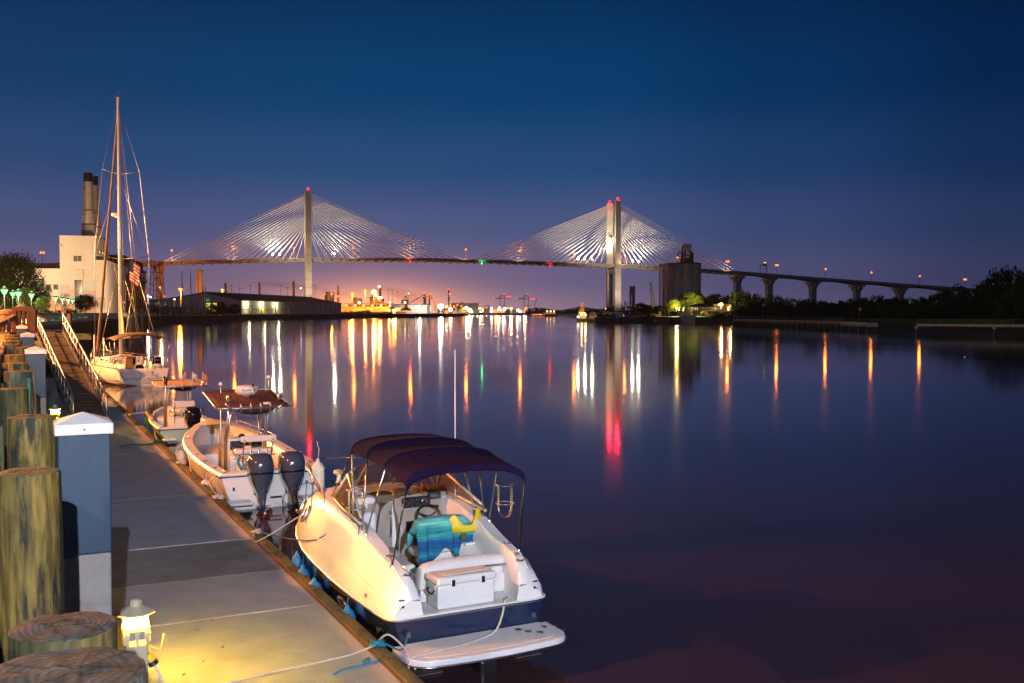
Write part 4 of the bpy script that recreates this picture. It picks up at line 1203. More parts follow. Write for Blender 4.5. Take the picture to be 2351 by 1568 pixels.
for i in range(84):
    px = 1019 + rr.random() ** 1.0 * 62 if i < 36 else rr.uniform(1078, 1215)
    v = rr.gauss(706.5, 4) if i < 36 else rr.uniform(704.5, 715)
    v = min(max(v, 694), 716)
    mast(px, v, 1650 + rr.uniform(0, 500), 'small lamp among the dense lights of the far port', rr.choice([S_, S_, W_, W_, M['e_yel_far']]), rr.choice([1.2, 1.6, 2.1, 2.8]), (rr.choice([9e3, 2.2e4]) if i % 3 == 0 else 0), (rr.choice([(1, .3, .04), (1, .85, .6), (1, .8, .4)])), group='small lamps of the far port', rings=False)
for i in range(12):
    mast(1130 + i * 2.9, 714.5 + rr.uniform(-.6, .6), 1900, 'orange lamp in the low row under the container cranes', S_, 1.5, group='low row of orange lamps under the container cranes', rings=False)
for i, px in enumerate((1034, 1042, 1050, 1059)):
    mast(px, 699 + (i % 2) * 2, 1600, 'warm lamp hung on the tug cranes right of the floodlight', S_, 1.4, group='warm lamps right of the floodlight', rings=False)
for i in range(12):
    px = 1222 + i * 4 + rr.uniform(-1, 1)
    blinker('channel_buoy_light', 'tiny amber or red light low on the water before the far wood', Vector((X_(px, 1500), 1500, 1.5)), M['e_yel_far'] if i % 3 else M['e_red_far'], .7, 'tiny lights on the far water')
# orange steel jib at the right of the floodlight
t = thing('dockside_crane', 'orange jib crane slanting up right of the floodlight', 'crane', (X_(1057, 1600), 1600, 3.9))
def q_(u, v): return Vector((X_(u, 1600) - X_(1057, 1600), 0, Z_(v, 1600) - 3.9))
MB().beam(q_(1053, 712), q_(1062, 692), 1.6).beam(q_(1050, 713), q_(1054, 702), 2.2).build('jib', M['orange_steel'], t)
# scrub along the quay in front of the cream shed
for i in range(22):
    px = 786 + i * 5.3; Y = 1140
    o = inst(CR['bright'][i % 2], 'shrub', None, (X_(px, Y), Y, 3.9), rr.uniform(0, 6)); q = rr.uniform(2, 3.4); o.scale = (q * 1.3, q, q * rr.uniform(.8, 1.3))
    tag(o, 'orange lit shrub on the quay in front of the cream shed', 'shrub', 'shrubs on the quay before the cream shed')
for i in range(16):
    px = 424 + i * 5.8; Y = 672 if i > 12 else 560
    o = inst(CR['round'][i % 2], 'shrub', None, (X_(px, Y), Y, 3.9), rr.uniform(0, 6)); q = rr.uniform(1.5, 2.8); o.scale = (q * 1.4, q, q)
    tag(o, 'green scrub on the bank below the substation and warehouse', 'shrub', 'scrub below the warehouse gable')
# dolphins and piles standing in the water off the left bank
def wpile(u, v0, v1, w, label, m, cat='piling', group=None, cap=False):
    Y = EYE * F / (v1 - 718); x = X_(u, Y); zt = Z_(v0, Y); r = w / F * Y / 2
    t = thing('mooring_pile', label, cat, (x, Y, -1), 0, group)
    MB().tube([(0, 0, 0), (0, 0, zt + 1)], r, 10).build('shaft', m, t)
    if cap: MB().lathe([(r * 1.08, zt + .7), (r * 1.08, zt + 1.05), (.01, zt + 1.3)], 10).build('cap', M['cap_white'], t)
for a in ((325.5, 719, 750, 7, 'concrete pile just right of the sailboat rigging', M['conc_far']), (391.5, 716, 741.5, 5.4, 'lone concrete pile midway between sailboat and bridge pier', M['conc_far']), (483.5, 712, 741, 5, 'tall rusty pile, left of two, before the warehouse scrub', M['rust']),
          (503, 716.5, 733.8, 4.6, 'slim pale pile between the two rusty piles', M['conc_far']), (513, 713, 740, 5, 'tall rusty pile, right of two, before the warehouse scrub', M['rust']),
          (571, 719.5, 733, 4, 'first of four white capped piles at the quay', M['conc_far']), (582, 719.5, 733, 4, 'second of four white capped piles at the quay', M['conc_far']), (593, 720, 733, 4, 'third of four white capped piles at the quay', M['conc_far']), (604, 718, 733, 5, 'thickest, rightmost of four white capped piles at the quay', M['conc_far'])):
    wpile(*a, cap=a[0] > 560)
# lamp post by the brick hall and lights of the substation
mast(340.5, 678, 520, 'white lamp at the corner of the brick hall', W_, .4, 3000, (1, .9, .75), rings=False)
mast(346, 681, 620, 'small white lamp right of the brick hall corner', W_, .45, rings=False)
mast(378, 679, 640, 'small amber lamp under the lattice tower', S_, .5, rings=False)
mast(401, 686.5, 560, 'short white strip lamp in the substation', W_, .4, rings=False)
# ================================================================== RIGHT BANK: silos, cranes, house, barges, jetties
silo = thing('grain_silo_block', 'tall block of concrete grain silos with pipework and a head house on the roof', 'silo', (X_(1575, 700), 712, 2.9), R(0))
sY = 700
def sq(u): return X_(u, sY) - X_(1575, sY)
zt_l, zt_r = Z_(606, sY) - 2.9, Z_(603, sY) - 2.9
cyl = []
for u, r in ((1540, 1.9), (1545.5, 1.9), (1551, 1.9), (1556.5, 1.9)):
    cyl.append((sq(u), 2 + (1556 - u) * .5, r))
for u, y, r in ((1567, -4, 4.2), (1582, -6, 4.3), (1598, -4.5, 4.7)):
    cyl.append((sq(u), y, r))
for x, y, r in cyl + [(sq(1605), 4, 3.4), (sq(1575), 6, 5)]:
    MB().lathe([(r, 0), (r, zt_r - .5)], 28, (x, y, 0)).build('silo_cell', M['conc_dark'], silo, auto=40)
MB().box((0, 4, (zt_r - .6) / 2), (24, 10, zt_r - .6)).build('infill_wall', M['conc_dark'], silo)
MB().slab([(sq(1533), 6, zt_r - .45), (sq(1537), -1, zt_r - .45), (sq(1560), -9, zt_r - .45), (sq(1600), -10.5, zt_r - .45), (sq(1616.5), -2, zt_r - .45), (sq(1615), 9, zt_r - .45)], (0, 0, .7)).build('roof', M['roof_dark'], silo)
MB().tube([(sq(1561), -4.5, 2), (sq(1561), -4.5, zt_r)], .28, 8).build('downpipe', M['warewall'], silo)
def sz(v): return Z_(v, sY) - 2.9
hh = MB().box((sq(1585), 0, (sz(572) + sz(558)) / 2), (4.6, 4, sz(558) - sz(573))); hh.build('head_house', M['concpale'], silo)
pm_ = MB()
pm_.tube([(sq(1573), 0, zt_r), (sq(1573), 0, sz(566)), (sq(1575), 0, sz(561)), (sq(1578), 0, sz(559.5)), (sq(1581), 0, sz(562)), (sq(1583), 0, sz(568))], .6, 8).build('elevator_pipe', M['rust'], silo)
pm_ = MB(); pm_.tube([(sq(1560.5), -3, zt_r), (sq(1560.5), -3, sz(580)), (sq(1564), -3, sz(576.5)), (sq(1576), -2, sz(577))], .5, 8).build('duct', M['greysteel'], silo)
pm_ = MB(); lattice(pm_, (sq(1585), 0, zt_r), (sq(1585), 0, sz(572)), 4.2, 4, 5, .3); pm_.build('head_frame', M['rust'], silo)
pm_ = MB(); lattice(pm_, (sq(1575), 0, zt_r), (sq(1575), 0, sz(577)), 2.6, 2.4, 4, .28); pm_.build('head_frame', M['rust'], silo)
for u, v, w in ((1580, 590, 2), (1592, 583, 1.4), (1587, 590, 2.6), (1596.5, 576, 1.2), (1571, 592, 1.6)):
    MB().box((sq(u), .5, (sz(v) + zt_r) / 2), (w, 2, sz(v) - zt_r)).build('roof_duct', M['rust'], silo)
t_ = thing('silo_lamp', 'orange lamp on the left edge of the silo roof', 'lamp', (X_(1557, sY), sY + 4, zt_r + 3.4))
MB().tube([(0, 0, 0), (0, 0, 3)], .12, 5).build('pole', M['orange_steel'], t_); MB().ico((0, 0, 3.3), .75, 1).build('bulb', M['e_sod_far'], t_); pt('bulb_light', (0, -1.2, 3.3), 700, SOD, .3, t_)
# lattice mast and crawler crane
def lat_thing(name, label, a, b, w0, w1, n, m, r_=.28, cat='crane'):
    t = thing(name, label, cat, a)
    mb = MB(); lattice(mb, (0, 0, 0), Vector(b) - Vector(a), w0, w1, n, r_); mb.build('lattice_boom', m, t)
    return t
t = lat_thing('lattice_crane', 'vertical lattice crane mast with a dark head in front of the silos', Vector((X_(1518.5, 600), 600, 3)), Vector((X_(1518, 600), 600, Z_(611, 600))), 2.3, 2.0, 17, M['rust'], .26)
MB().box((0, 0, Z_(609, 600) - 3), (3.2, 2.4, 1.6)).build('mast_head', M['steel_dark'], t); MB().box((0, 0, 1), (7, 5, 3.4)).build('crane_house', M['rust'], t)
t = lat_thing('crawler_crane', 'leaning crawler crane with a tapering lattice boom', Vector((X_(1503, 560), 560, 3)), Vector((X_(1493.5, 560), 560, Z_(647, 560))), 2.0, .8, 12, M['steel_dark'], .2)
MB().box((.5, 0, 1.2), (6, 4, 2.6)).build('crane_house', M['rust'], t); MB().tube([(-2.4, 0, Z_(647, 560) - 3), (2.5, 1, 3)], .06, 4).build('pendant', M['steel_dark'], t)
# portal pier and stub pier
for (u0, u1, v0, Y, lab) in ((1445.5, 1457.5, 657, 930, 'free standing portal pier right of the right bridge tower'),):
    x0, x1 = X_(u0, Y), X_(u1, Y); h = Z_(v0, Y); w = x1 - x0
    t = thing('portal_pier', lab, 'pier', ((x0 + x1) / 2, Y, 0))
    MB().box((w * .22, 0, h / 2), (w * .5, 6, h)).build('leg', M['conc_far'], t); MB().box((-w * .34, 2, h / 2), (w * .3, 5, h)).build('leg', M['conc_far'], t)
    MB().box((-w * .08, 0, h - 4), (w * .84, 5.8, 7.8)).build('beam', M['conc_far'], t)
Y = 900; t = thing('stub_pier', 'flared concrete pier half hidden behind the silos', 'pier', (X_(1531, Y), Y, 0)); h = Z_(662, Y)
MB().slab([(-1.6, 0, 0), (3.5, 0, 0), (3.5, 0, h), (-3, 0, h), (-3, 0, h - 4), (-1.6, 0, h - 8)], (0, 5, 0)).build('shaft', M['conc_far'], t)
# the boathouse with a hipped roof
hY = 500
def hx(u): return X_(u, hY)
house = thing('boathouse', 'two storey white boathouse with dark hipped roof and veranda', 'house', (hx(1613), hY, 3.0))
def hq(u, v, d=0): return Vector((hx(u) - hx(1613), d, Z_(v, hY) - 3.0))
MB().add([hq(1574, 704, -1.5), hq(1652, 704, -1.5), hq(1652, 704, 11), hq(1574, 704, 11), hq(1607, 696.5, 4), hq(1622, 696.5, 4)], [(0, 1, 5, 4), (1, 2, 5), (2, 3, 4, 5), (3, 0, 4), (0, 3, 2, 1)]).build('roof', M['roof_dark'], house)
MB().slab([hq(1591, 714), hq(1640, 714), hq(1640, 704.2), hq(1591, 704.2)], (0, 9, 0)).build('upper_wall', M['warewall'], house)
MB().slab([hq(1591, 723.5, 1), hq(1608, 723.5, 1), hq(1608, 714.6, 1), hq(1591, 714.6, 1)], (0, 8, 0)).build('lower_wall', M['warewall'], house)
MB().slab([hq(1626, 723.5, 1), hq(1640, 723.5, 1), hq(1640, 714.6, 1), hq(1626, 714.6, 1)], (0, 8, 0)).build('lower_wall', M['whitewall'], house)
MB().slab([hq(1574, 714.5, -1.8), hq(1652, 714.5, -1.8), hq(1652, 713.9, -1.8), hq(1574, 713.9, -1.8)], (0, 1.9, 0)).build('veranda_floor', M['steel_dark'], house)
MB().slab([hq(1574, 711, -1.8), hq(1652, 711, -1.8), hq(1652, 710.6, -1.8), hq(1574, 710.6, -1.8)], (0, .1, 0)).build('veranda_rail', M['steel_dark'], house)
for u in (1575, 1583.5, 1603, 1615, 1635.5, 1650):
    MB().slab([hq(u - .5, 725, -1.8), hq(u + .5, 725, -1.8), hq(u + .5, 704.4, -1.8), hq(u - .5, 704.4, -1.8)], (0, .2, 0)).build('post', M['steel_dark'], house)
for u in (1594, 1597.6, 1601.5, 1606.5, 1610, 1618, 1622, 1628, 1632):
    lit = u < 1603
    f = MB().slab([hq(u - 1.4, 711.6, -.05), hq(u + 1.4, 711.6, -.05), hq(u + 1.4, 706, -.05), hq(u - 1.4, 706, -.05)], (0, .1, 0)).build('window', M['whitewall'], house)
    for du in (-.65, .65):
        for dv in (7.3, 10.2):
            MB().slab([hq(u + du - .5, 700 + dv + 1.2, -.1), hq(u + du + .5, 700 + dv + 1.2, -.1), hq(u + du + .5, 700 + dv - 1.0, -.1), hq(u + du - .5, 700 + dv - 1.0, -.1)], (0, .04, 0)).build('pane', M['e_window'] if lit and du < 0 else M['winglass'], f)
shed = thing('boatyard_shed', 'white gabled shed with a lit door right of the floodlight', 'shed', (hx(1672), hY + 6, 3))
def hs(u, v, d=0): return Vector((hx(u) - hx(1672), d, Z_(v, hY) - 3.0))
MB().slab([hs(1652, 712), hs(1668, 716), hs(1685, 713), hs(1685, 699), hs(1660, 697), hs(1652, 699)], (0, 10, 0)).build('wall', M['whitewall'], shed)
MB().slab([hs(1659, 708, -.1), hs(1663, 708, -.1), hs(1663, 705, -.1), hs(1659, 705, -.1)], (0, .1, 0)).build('lit_window', M['e_window'], shed)
MB().slab([hs(1676, 713, -.1), hs(1680, 713, -.1), hs(1680, 703, -.1), hs(1676, 703, -.1)], (0, .1, 0)).build('lit_door', emit('lit_door', (1, .60, .18), 2.5), shed)
def yard(u, v, Y, label, r, light, m='e_floodo', col=(1, .52, .16), z0=3):
    t = thing('yard_lamp', label, 'lamp post', (X_(u, Y), Y, z0)); h = Z_(v, Y) - z0
    MB().tube([(0, 0, 0), (0, 0, h)], .1, 5).build('pole', M['greysteel'], t); MB().ico((0, -.3, h), r, 2).build('bulb', M[m], t)
    if light: pt('bulb_light', (0, -1.2, h + .3), light, col, .4, t)
yard(1655.5, 699, 494, 'brilliant orange floodlight between the boathouse and the shed', .9, 6500); yard(1650, 699.5, 494, 'smaller lamp just left of the brilliant floodlight', .45, 0)
yard(1676, 701.5, 494, 'lamp over the lit door of the boatyard shed', .4, 3000, 'e_sod')
for u, w, lab in ((1574, 8, 'left'), (1588, 7, 'right')):
    pass
yard(1553, 704, 537, 'assumed work lamp lighting the two yellow green trees from the left', .3, 30000, 'e_sod', (1, .72, .18)); yard(1592, 706, 550, 'assumed work lamp low in front of the large lit tree', .3, 42000, 'e_sod', (1, .78, .2))  # assumed lamps, set here to brighten the two trees
for (u0, u1, v0, v1, Y, lab, m) in ((1539, 1556, 715, 724, 495, 'blue shipping container at the boatyard, left of the white trailer', mat('container_blue', (.03, .09, .26), .6)), (1590.5, 1600, 716, 725, 507, 'blue container at the foot of the boathouse', M['navy']), (1557, 1574.5, 717, 726, 492, 'white office trailer between the blue containers', M['whitewall']),
                                    (1560, 1567, 706, 714, 530, 'left one of two brightly lit small white cabins', M['whitewall']), (1571, 1578, 706.5, 714, 530, 'right one of two brightly lit small white cabins', M['whitewall'])):
    t = vbox('site_cabin' if 'cabin' in lab or 'trailer' in lab else 'shipping_container', lab, 'cabin' if 'cabin' in lab or 'trailer' in lab else 'container', u0, u1, v0, v1, Y, 3, m)
    w = (u1 - u0) / F * Y
    for k in (-.3, .3): MB().box((k * w, -1.52, 1.0), (w * .12, .06, .7)).build('window', M['winglass'], t)
# boats and barges on the right
def barge(u0, u1, v0, Y, label, bm_=M['steel_dark'], depth=12, rake=.12, name='barge'):
    x0, x1 = X_(u0, Y), X_(u1, Y); zt = Z_(v0, Y); L = x1 - x0
    t = thing(name, label, 'barge', ((x0 + x1) / 2, Y, 0))
    h = L / 2; k = L * rake
    MB().slab([(-h, 0, zt), (-h, 0, zt * .55), (-h + k, 0, -.6), (h - k * .4, 0, -.6), (h, 0, zt * .3), (h, 0, zt)], (0, depth, 0)).build('hull', bm_, t)
    MB().box((0, depth / 2, zt + .12), (L, depth, .24)).build('deck_edge', M['greysteel'], t)
    return t, zt, L
t, zt, L = barge(1366, 1408, 729, 486, 'dark steel barge moored under the right bridge tower, white hulled boat behind it')
for i in range(9): MB().box((-L / 2 + 2 + i * .95, 6, zt + .8 + .5 * math.sin(i * 1.7)), (1.2, 3, 1.6 + math.sin(i) * .5)).build('deck_cargo', M['steel_dark'], t)
t, zt, L = barge(1404, 1429, 730, 492, 'greenish flat barge between the two dark barges', M['greysteel'])
t, zt, L = barge(1428, 1470, 728, 480, 'second dark barge with tall spuds and yellow trestles on deck')
for i in range(5): MB().slab([(3.2 + i * .85, .5, zt + .3), (3.7 + i * .85, .5, zt + .3), (3.3 + i * .85, .5, zt + 1.5)], (0, .2, 0)).build('trestle', M['yellow'], t)
MB().box((-1, 5, zt + .9), (4, 4, 1.4)).build('deck_house', M['navy'], t)
for i, (u, v0, v1) in enumerate(((1434.8, 691, 722), (1440, 694, 722), (1447, 691.5, 723), (1456, 698, 723), (1460, 698, 723))):
    wY = 490; x = X_(u, wY); zt2 = Z_(v0, wY)
    o = MB().tube([(0, 0, -1), (0, 0, zt2)], .28, 8).build('steel_spud', M['rust'] if i != 3 else M['steel_dark']); o.location = (x, wY, 0)
    tag(o, 'steel spud pile standing over the second barge, ' + ['leftmost of the left three', 'middle, shorter, of the left three', 'rightmost of the left three', 'dark left one of the right pair', 'rusty right one of the right pair'][i], 'spud pile', 'steel spuds at the barges')
# white hulled fishing boat with red cabin up on the slip
fy = 500
def fq(u, v, d=0): return Vector((X_(u, fy) - X_(1400, fy), d, Z_(v, fy)))
fb_ = thing('work_boat', 'white hulled work boat with a red cabin hauled out behind the barge', 'boat', (X_(1400, fy), fy, 0))
MB().slab([fq(1384, 714), fq(1388, 720), fq(1428, 722), fq(1430, 717), fq(1412, 717.5)], (0, 5, 0)).build('hull', M['whitewall'], fb_)
MB().slab([fq(1389, 714.5, .6), fq(1412, 716.5, .6), fq(1411, 707, .6), fq(1389, 705, .6)], (0, 3.6, 0)).build('cabin', M['rust'], fb_)
MB().slab([fq(1388, 705.4, .3), fq(1401, 705.4, .3), fq(1401, 704.4, .3), fq(1388, 704.4, .3)], (0, 4, 0)).build('roof', M['warewall'], fb_)
for u in (1390.5, 1394.5, 1398.5): MB().slab([fq(u - 1.2, 710, .5), fq(u + 1.2, 710, .5), fq(u + 1.2, 706.5, .5), fq(u - 1.2, 706.5, .5)], (0, .1, 0)).build('window', M['e_window'] if u < 1392 else M['winglass'], fb_)
MB().beam(fq(1409, 707, 2), fq(1409, 700, 2), .2).beam(fq(1404, 703, 2), fq(1424, 709, 2), .12).build('mast', M['rust'], fb_)
# white tug and floodlit dredger
def tug(u0, u1, Y, label, m, tall):
    def q(u, v, d=0): return Vector((X_(u, Y) - X_((u0 + u1) / 2, Y), d, Z_(v, Y)))
    t = thing('tug_boat', label, 'boat', (X_((u0 + u1) / 2, Y), Y, 0)); w = u1 - u0
    wl = 718 + EYE * F / Y
    MB().slab([q(u0 - 3, wl - 7), q(u0, wl + 1), q(u1 + 3, wl + 1), q(u1 + 5, wl - 6)], (0, 6, 0)).build('hull', M['steel_dark'], t)
    MB().slab([q(u0, wl - 6.5, .6), q(u1, wl - 6.5, .6), q(u1 - 1, wl - 14, .6), q(u0 + 1, wl - 14, .6)], (0, 4.6, 0)).build('deck_house', m, t)
    MB().slab([q(u0 + w * .15, wl - 14, 1), q(u0 + w * .9, wl - 14, 1), q(u0 + w * .82, wl - 20, 1), q(u0 + w * .2, wl - 20, 1)], (0, 3.4, 0)).build('wheelhouse', m, t)
    MB().slab([q(u0 + w * .12, wl - 20, .7), q(u0 + w * .9, wl - 20, .7), q(u0 + w * .9, wl - 21, .7), q(u0 + w * .12, wl - 21, .7)], (0, 4, 0)).build('roof', m, t)
    for k in range(4): MB().slab([q(u0 + w * (.24 + .15 * k), wl - 15.4, .9), q(u0 + w * (.34 + .15 * k), wl - 15.4, .9), q(u0 + w * (.34 + .15 * k), wl - 18.5, .9), q(u0 + w * (.24 + .15 * k), wl - 18.5, .9)], (0, .1, 0)).build('window', M['winglass'], t)
    for k in range(tall): MB().tube([q(u0 + w * (.3 + .35 * k), wl - 21, 2), q(u0 + w * (.3 + .35 * k), wl - 28, 2)], .12, 5).build('funnel', M['steel_dark'], t)
    return t, q, wl
tug(1352, 1371, 560, 'white tug boat with a tall wheelhouse moored left of the dark barge', M['whitewall'], 2)
t, q, wl = tug(1326, 1347, 590, 'floodlit dredger tug with a lattice tower and dazzling lamps', M['whitewall'], 0)
mb = MB(); lattice(mb, q(1336.5, 722, 3), q(1336.5, 692, 3), 2.6, 1.6, 7, .14); mb.beam(q(1332, 691, 3), q(1341, 691, 3), .2); mb.build('lattice_tower', M['orange_steel'], t)
for u, v in ((1333.5, 696), (1338.5, 696), (1336, 702)):
    l_ = MB().ico((0, 0, 0), .28, 1).build('bulb', M['e_sod_far'], t); l_.location = q(u, v, 2)
for u, v, r_, w in ((1334.8, 722.5, .55, 'left'), (1343.5, 722.8, .65, 'right')):
    ll = thing('deck_floodlight', 'dazzling orange white floodlight on the dredger, %s one' % w, 'floodlight', q(u, v, -1.2) + Vector(t.location))
    MB().ico((0, 0, 0), r_, 2).build('bulb', M['e_floodo'], ll); MB().box((0, 1, 0), (1.4, .5, 1.4)).build('housing', M['greysteel'], ll); pt('bulb_light', (0, -.9, 1.5), 1100, (1, .55, .18), .4, ll)
for u, v, mm in ((1325.5, 727, M['e_wht_far']), (1328.5, 727.6, mat('x', (1, 1, 1)) if False else M['e_wht_far']), (1352, 725.5, M['e_sod_far'])):
    l_ = MB().ico((0, 0, 0), .3, 1).build('bulb', mm, t); l_.location = q(u, v, -1)
# small boat with three lamps, far
Y = 1350
tb = thing('work_boat', 'small moored boat with three bright lamps on its roof, before the far wood', 'boat', (X_(1264, Y), Y, 0))
MB().slab([(-9, 0, 3), (-8, 0, -.5), (8, 0, -.5), (9.5, 0, 3)], (0, 5, 0)).build('hull', M['steel_dark'], tb); MB().box((-.5, 2.5, 4.2), (15, 4, 2.4)).build('cabin', M['whitewall'], tb)
for x in (-4.6, 0, 4.6): MB().ico((x, -.5, 7), 1.1, 1).build('bulb', M['e_floodo'], tb)
MB().tube([(-3, 2, 5), (-3, 2, 7)], .1, 5).build('mast', M['steel_dark'], tb)
# bulkhead and moored hull in front of the boathouse
bh = thing('bulkhead', 'dark sheet pile bulkhead below the boathouse', 'bulkhead', (0, 0, 0))
k = 0
for u in [1600 + 1.9 * i for i in range(44)]:
    Yb = 478 - (u - 1600) * .9; o = MB().tube([(0, 0, -1), (0, 0, 2.6)], .22, 6).build('sheet_pile', M['seawall'], bh); o.location = (X_(u, Yb), Yb, 0)
MB().slab([(X_(1480, 492), 492, -1), (X_(1600, 484), 484, -1), (X_(1600, 484), 484, 2.4), (X_(1480, 492), 492, 2.4)], (0, 1, 0)).build('retaining_wall', M['seawall'], bh)
t, zt, L = barge(1566, 1596, 726.5, 478, 'pale flat pontoon with a small rail below the boathouse', M['concpale'], 6, .05, 'pontoon_boat')
mb = MB()
for x in (-1, 2.6): mb.tube([(x + 2, 1, zt), (x + 2, 1, zt + 1.6)], .06, 5)
mb.tube([(1, 1, zt + 1.6), (4.6, 1, zt + 1.6)], .06, 5); mb.build('rail', M['greysteel'], t)
for u, v0, lab in ((1528, 713, 'rust red pile in front of the blue container'),):
    Y = 476; o = MB().tube([(0, 0, -1), (0, 0, Z_(708, Y))], .35, 8).build('mooring_pile', M['rust']); o.location = (X_(1531, Y), Y, 0); tag(o, lab, 'piling')
t, zt, L = barge(1506, 1540, 736.5, 470, 'low dark deck barge with a rail, below the blue container', M['steel_dark'], 6, .1)
# jetties
def jetty(pts, label, zd, w, spacing, rail=True, m=M['concpale'], bents=2):
    t = thing('jetty', label, 'jetty', (0, 0, 0))
    for a, b_ in zip(pts, pts[1:]):
        a, b_ = Vector((*a, 0)), Vector((*b_, 0)); d = (b_ - a); L = d.length; d.normalize(); n = Vector((-d.y, d.x, 0))
        N = max(1, int(L / spacing))
        for i in range(N):
            s = MB().beam(a + d * (L * i / N + .05) + n * (w / 2) + Vector((0, 0, zd - .3)), a + d * (L * (i + 1) / N - .05) + n * (w / 2) + Vector((0, 0, zd - .3)), w, .6); s.build('deck_panel', m, t, bevel=.05, segs=1)
        for i in range(N + 1):
            p = a + d * (L * i / N)
            for q in (0.4, w - .4)[:bents]:
                MB().tube([p + n * q + Vector((0, 0, -1)), p + n * q + Vector((0, 0, zd - .6))], .28, 7).build('pile', M['steel_dark'], t)
            MB().beam(p + n * .0 + Vector((0, 0, zd - .85)), p + n * w + Vector((0, 0, zd - .85)), .7, .5).build('cross_head', m, t)
        if rail:
            r_ = MB()
            M2 = int(L / 2.5)
            for i in range(M2 + 1):
                p = a + d * (L * i / M2) + n * .2; r_.tube([p + Vector((0, 0, zd)), p + Vector((0, 0, zd + 1.1))], .045, 4)
            for z in (.55, 1.1): r_.tube([a + n * .2 + Vector((0, 0, zd + z)), b_ + n * .2 + Vector((0, 0, zd + z))], .035, 4)
            r_.build('railing', M['greysteel'], t)
    return t
jetty([(X_(1683, 400), 400), (X_(1830, 335), 335), (X_(1930, 292), 292)], 'long low timber jetty on many dark piles along the right bank', 2.6, 5, 5.2, m=mat('jetty_deck', (.30, .24, .18), .85, var=.3))
jetty([(X_(1930, 292), 292), (X_(1990, 270), 270)], 'short concrete end section of the left jetty', 2.4, 3, 6, rail=False)
jetty([(X_(2104, 236), 236), (X_(2480, 214), 214)], 'concrete walkway jetty with a rail at the far right', 2.5, 2.4, 16)
for u, v, Y, lab in ((1752, 690, 420, 'left'), (1970 + 3, 716 + .0, 330, 'right')):
    t = thing('utility_pole', 'thin pole with a small box on the %s part of the dark right bank' % lab, 'utility pole', (X_(u, Y), Y, 2.5)); h = Z_(v, Y) - 2.5
    MB().tube([(0, 0, 0), (0, 0, max(h, 5))], .1, 5).build('pole', M['greysteel'], t); MB().box((.2, -.2, max(h, 5) * .75), (.9, .5, 1)).build('meter_box', M['concpale'], t)

# ------------------------------------------------------------------ steam drifting from the mill
def steam(name, label, pts, rs, dens, Y):
    P_ = smooth_pts([Vector((X_(u, Y), Y + 8, Z_(v, Y))) for u, v in pts], 5) if False else [Vector((X_(u, Y), Y + 8, Z_(v, Y))) for u, v in pts]
    o = MB().tube(P_, [r / F * Y for r in rs], 16).build(name, M['white'], smooth=True, sub=2)
    o.data.materials.clear(); m = bpy.data.materials.new('steam_volume'); m.use_nodes = True; t = m.node_tree; t.nodes.clear()
    v = t.nodes.new('ShaderNodeVolumePrincipled'); v.inputs['Density'].default_value = dens; v.inputs['Color'].default_value = (.95, .93, .9, 1)
    q = t.nodes.new('ShaderNodeOutputMaterial'); t.links.new(v.outputs[0], q.inputs['Volume']); o.data.materials.append(m); o['kind'] = 'stuff'
steam('steam_plume', '', [(758, 673), (752, 666), (735, 662), (700, 659), (650, 654), (600, 650), (570, 648)], [1.5, 3.5, 5, 7, 8, 7, 3], .022, 1495)
steam('steam_plume', '', [(812, 694), (806, 682), (790, 676), (760, 673), (735, 671)], [2, 6, 7, 7, 3], .03, 1400)
steam('steam_plume', '', [(990, 700), (960, 690), (925, 676), (895, 668), (872, 662), (860, 660)], [8, 14, 16, 12, 7, 3], .016, 1490)
# ================================================================== LEFT BANK, NEAR: promenade lamps, parapet, piles, posts, gangway
def shade_lamp(u, v, Y, label):
    x, z = X_(u, Y), Z_(v, Y)
    t = thing('promenade_lamp', label, 'street lamp', (x, Y, ZP), 0, 'green white globe lamps on the promenade')
    h = z - ZP
    MB().lathe([(.16, 0), (.12, .5), (.06, .6), (.05, h - .3)], 8).build('post', M['steel_dark'], t)
    MB().lathe([(.10, h - .32), (.17, h - .28), (.34, h + .12)], 10).build('lantern_glass', M['e_grn'], t)
    MB().lathe([(.38, h + .12), (.2, h + .36), (.05, h + .44), (.03, h + .56)], 10).build('cap', M['steel_dark'], t)
    pt('lamp_light', (0, 0, h + .75), 90, (.30, 1, .34), .1, t)
    pt('lamp_light', (0, -.55, h - .2), 900, (.42, 1, .45), .1, t)
for a in ((11, 668, 96, 'green white street lamp nearest the left picture edge, before the big oak'), (30, 674, 128, 'smaller green lamp second from the left edge'), (43, 673, 104, 'white green lamp third from the left edge'),
          (73, 677, 118, 'green lamp standing alone left of the bright green tree'), (128, 685, 142, 'leftmost of the four green lamps before the white plant'), (144, 687, 156, 'second of the four green lamps before the white plant'),
          (157, 689, 168, 'third of the four green lamps before the white plant'), (167.5, 690, 178, 'rightmost of the four green lamps before the white plant')):
    shade_lamp(*a)
# parapet with stout posts along the promenade bend
par = thing('river_parapet', 'low concrete parapet of stout balusters following the bend of the promenade', 'parapet', (0, 0, 0))
bal = MB().box((0, 0, .42), (.62, .5, .84)).box((0, 0, .86), (.74, .6, .1)).mesh('baluster', M['concpale'])
for i in range(1, 8):
    a, b_ = edge[i].copy(), edge[i + 1].copy()
    if i == 1: a = dk(58, -4.75)
    d = b_ - a; L = d.length; d.normalize(); n = Vector((-d.y, d.x, 0)); k = 0.0
    off = n * 1.3
    while k < L:
        inst(bal, 'baluster', par, tuple(a + d * k + off + Vector((0, 0, ZP))), math.atan2(d.y, d.x)); k += 2.6
    MB().beam(a + off + Vector((0, 0, ZP + 1.0)), b_ + off + Vector((0, 0, ZP + 1.0)), .5, .16).build('rail', M['concpale'], par)
    MB().beam(a + off + Vector((0, 0, ZP + .06)), b_ + off + Vector((0, 0, ZP + .06)), .8, .12).build('kerb', M['concpale'], par)
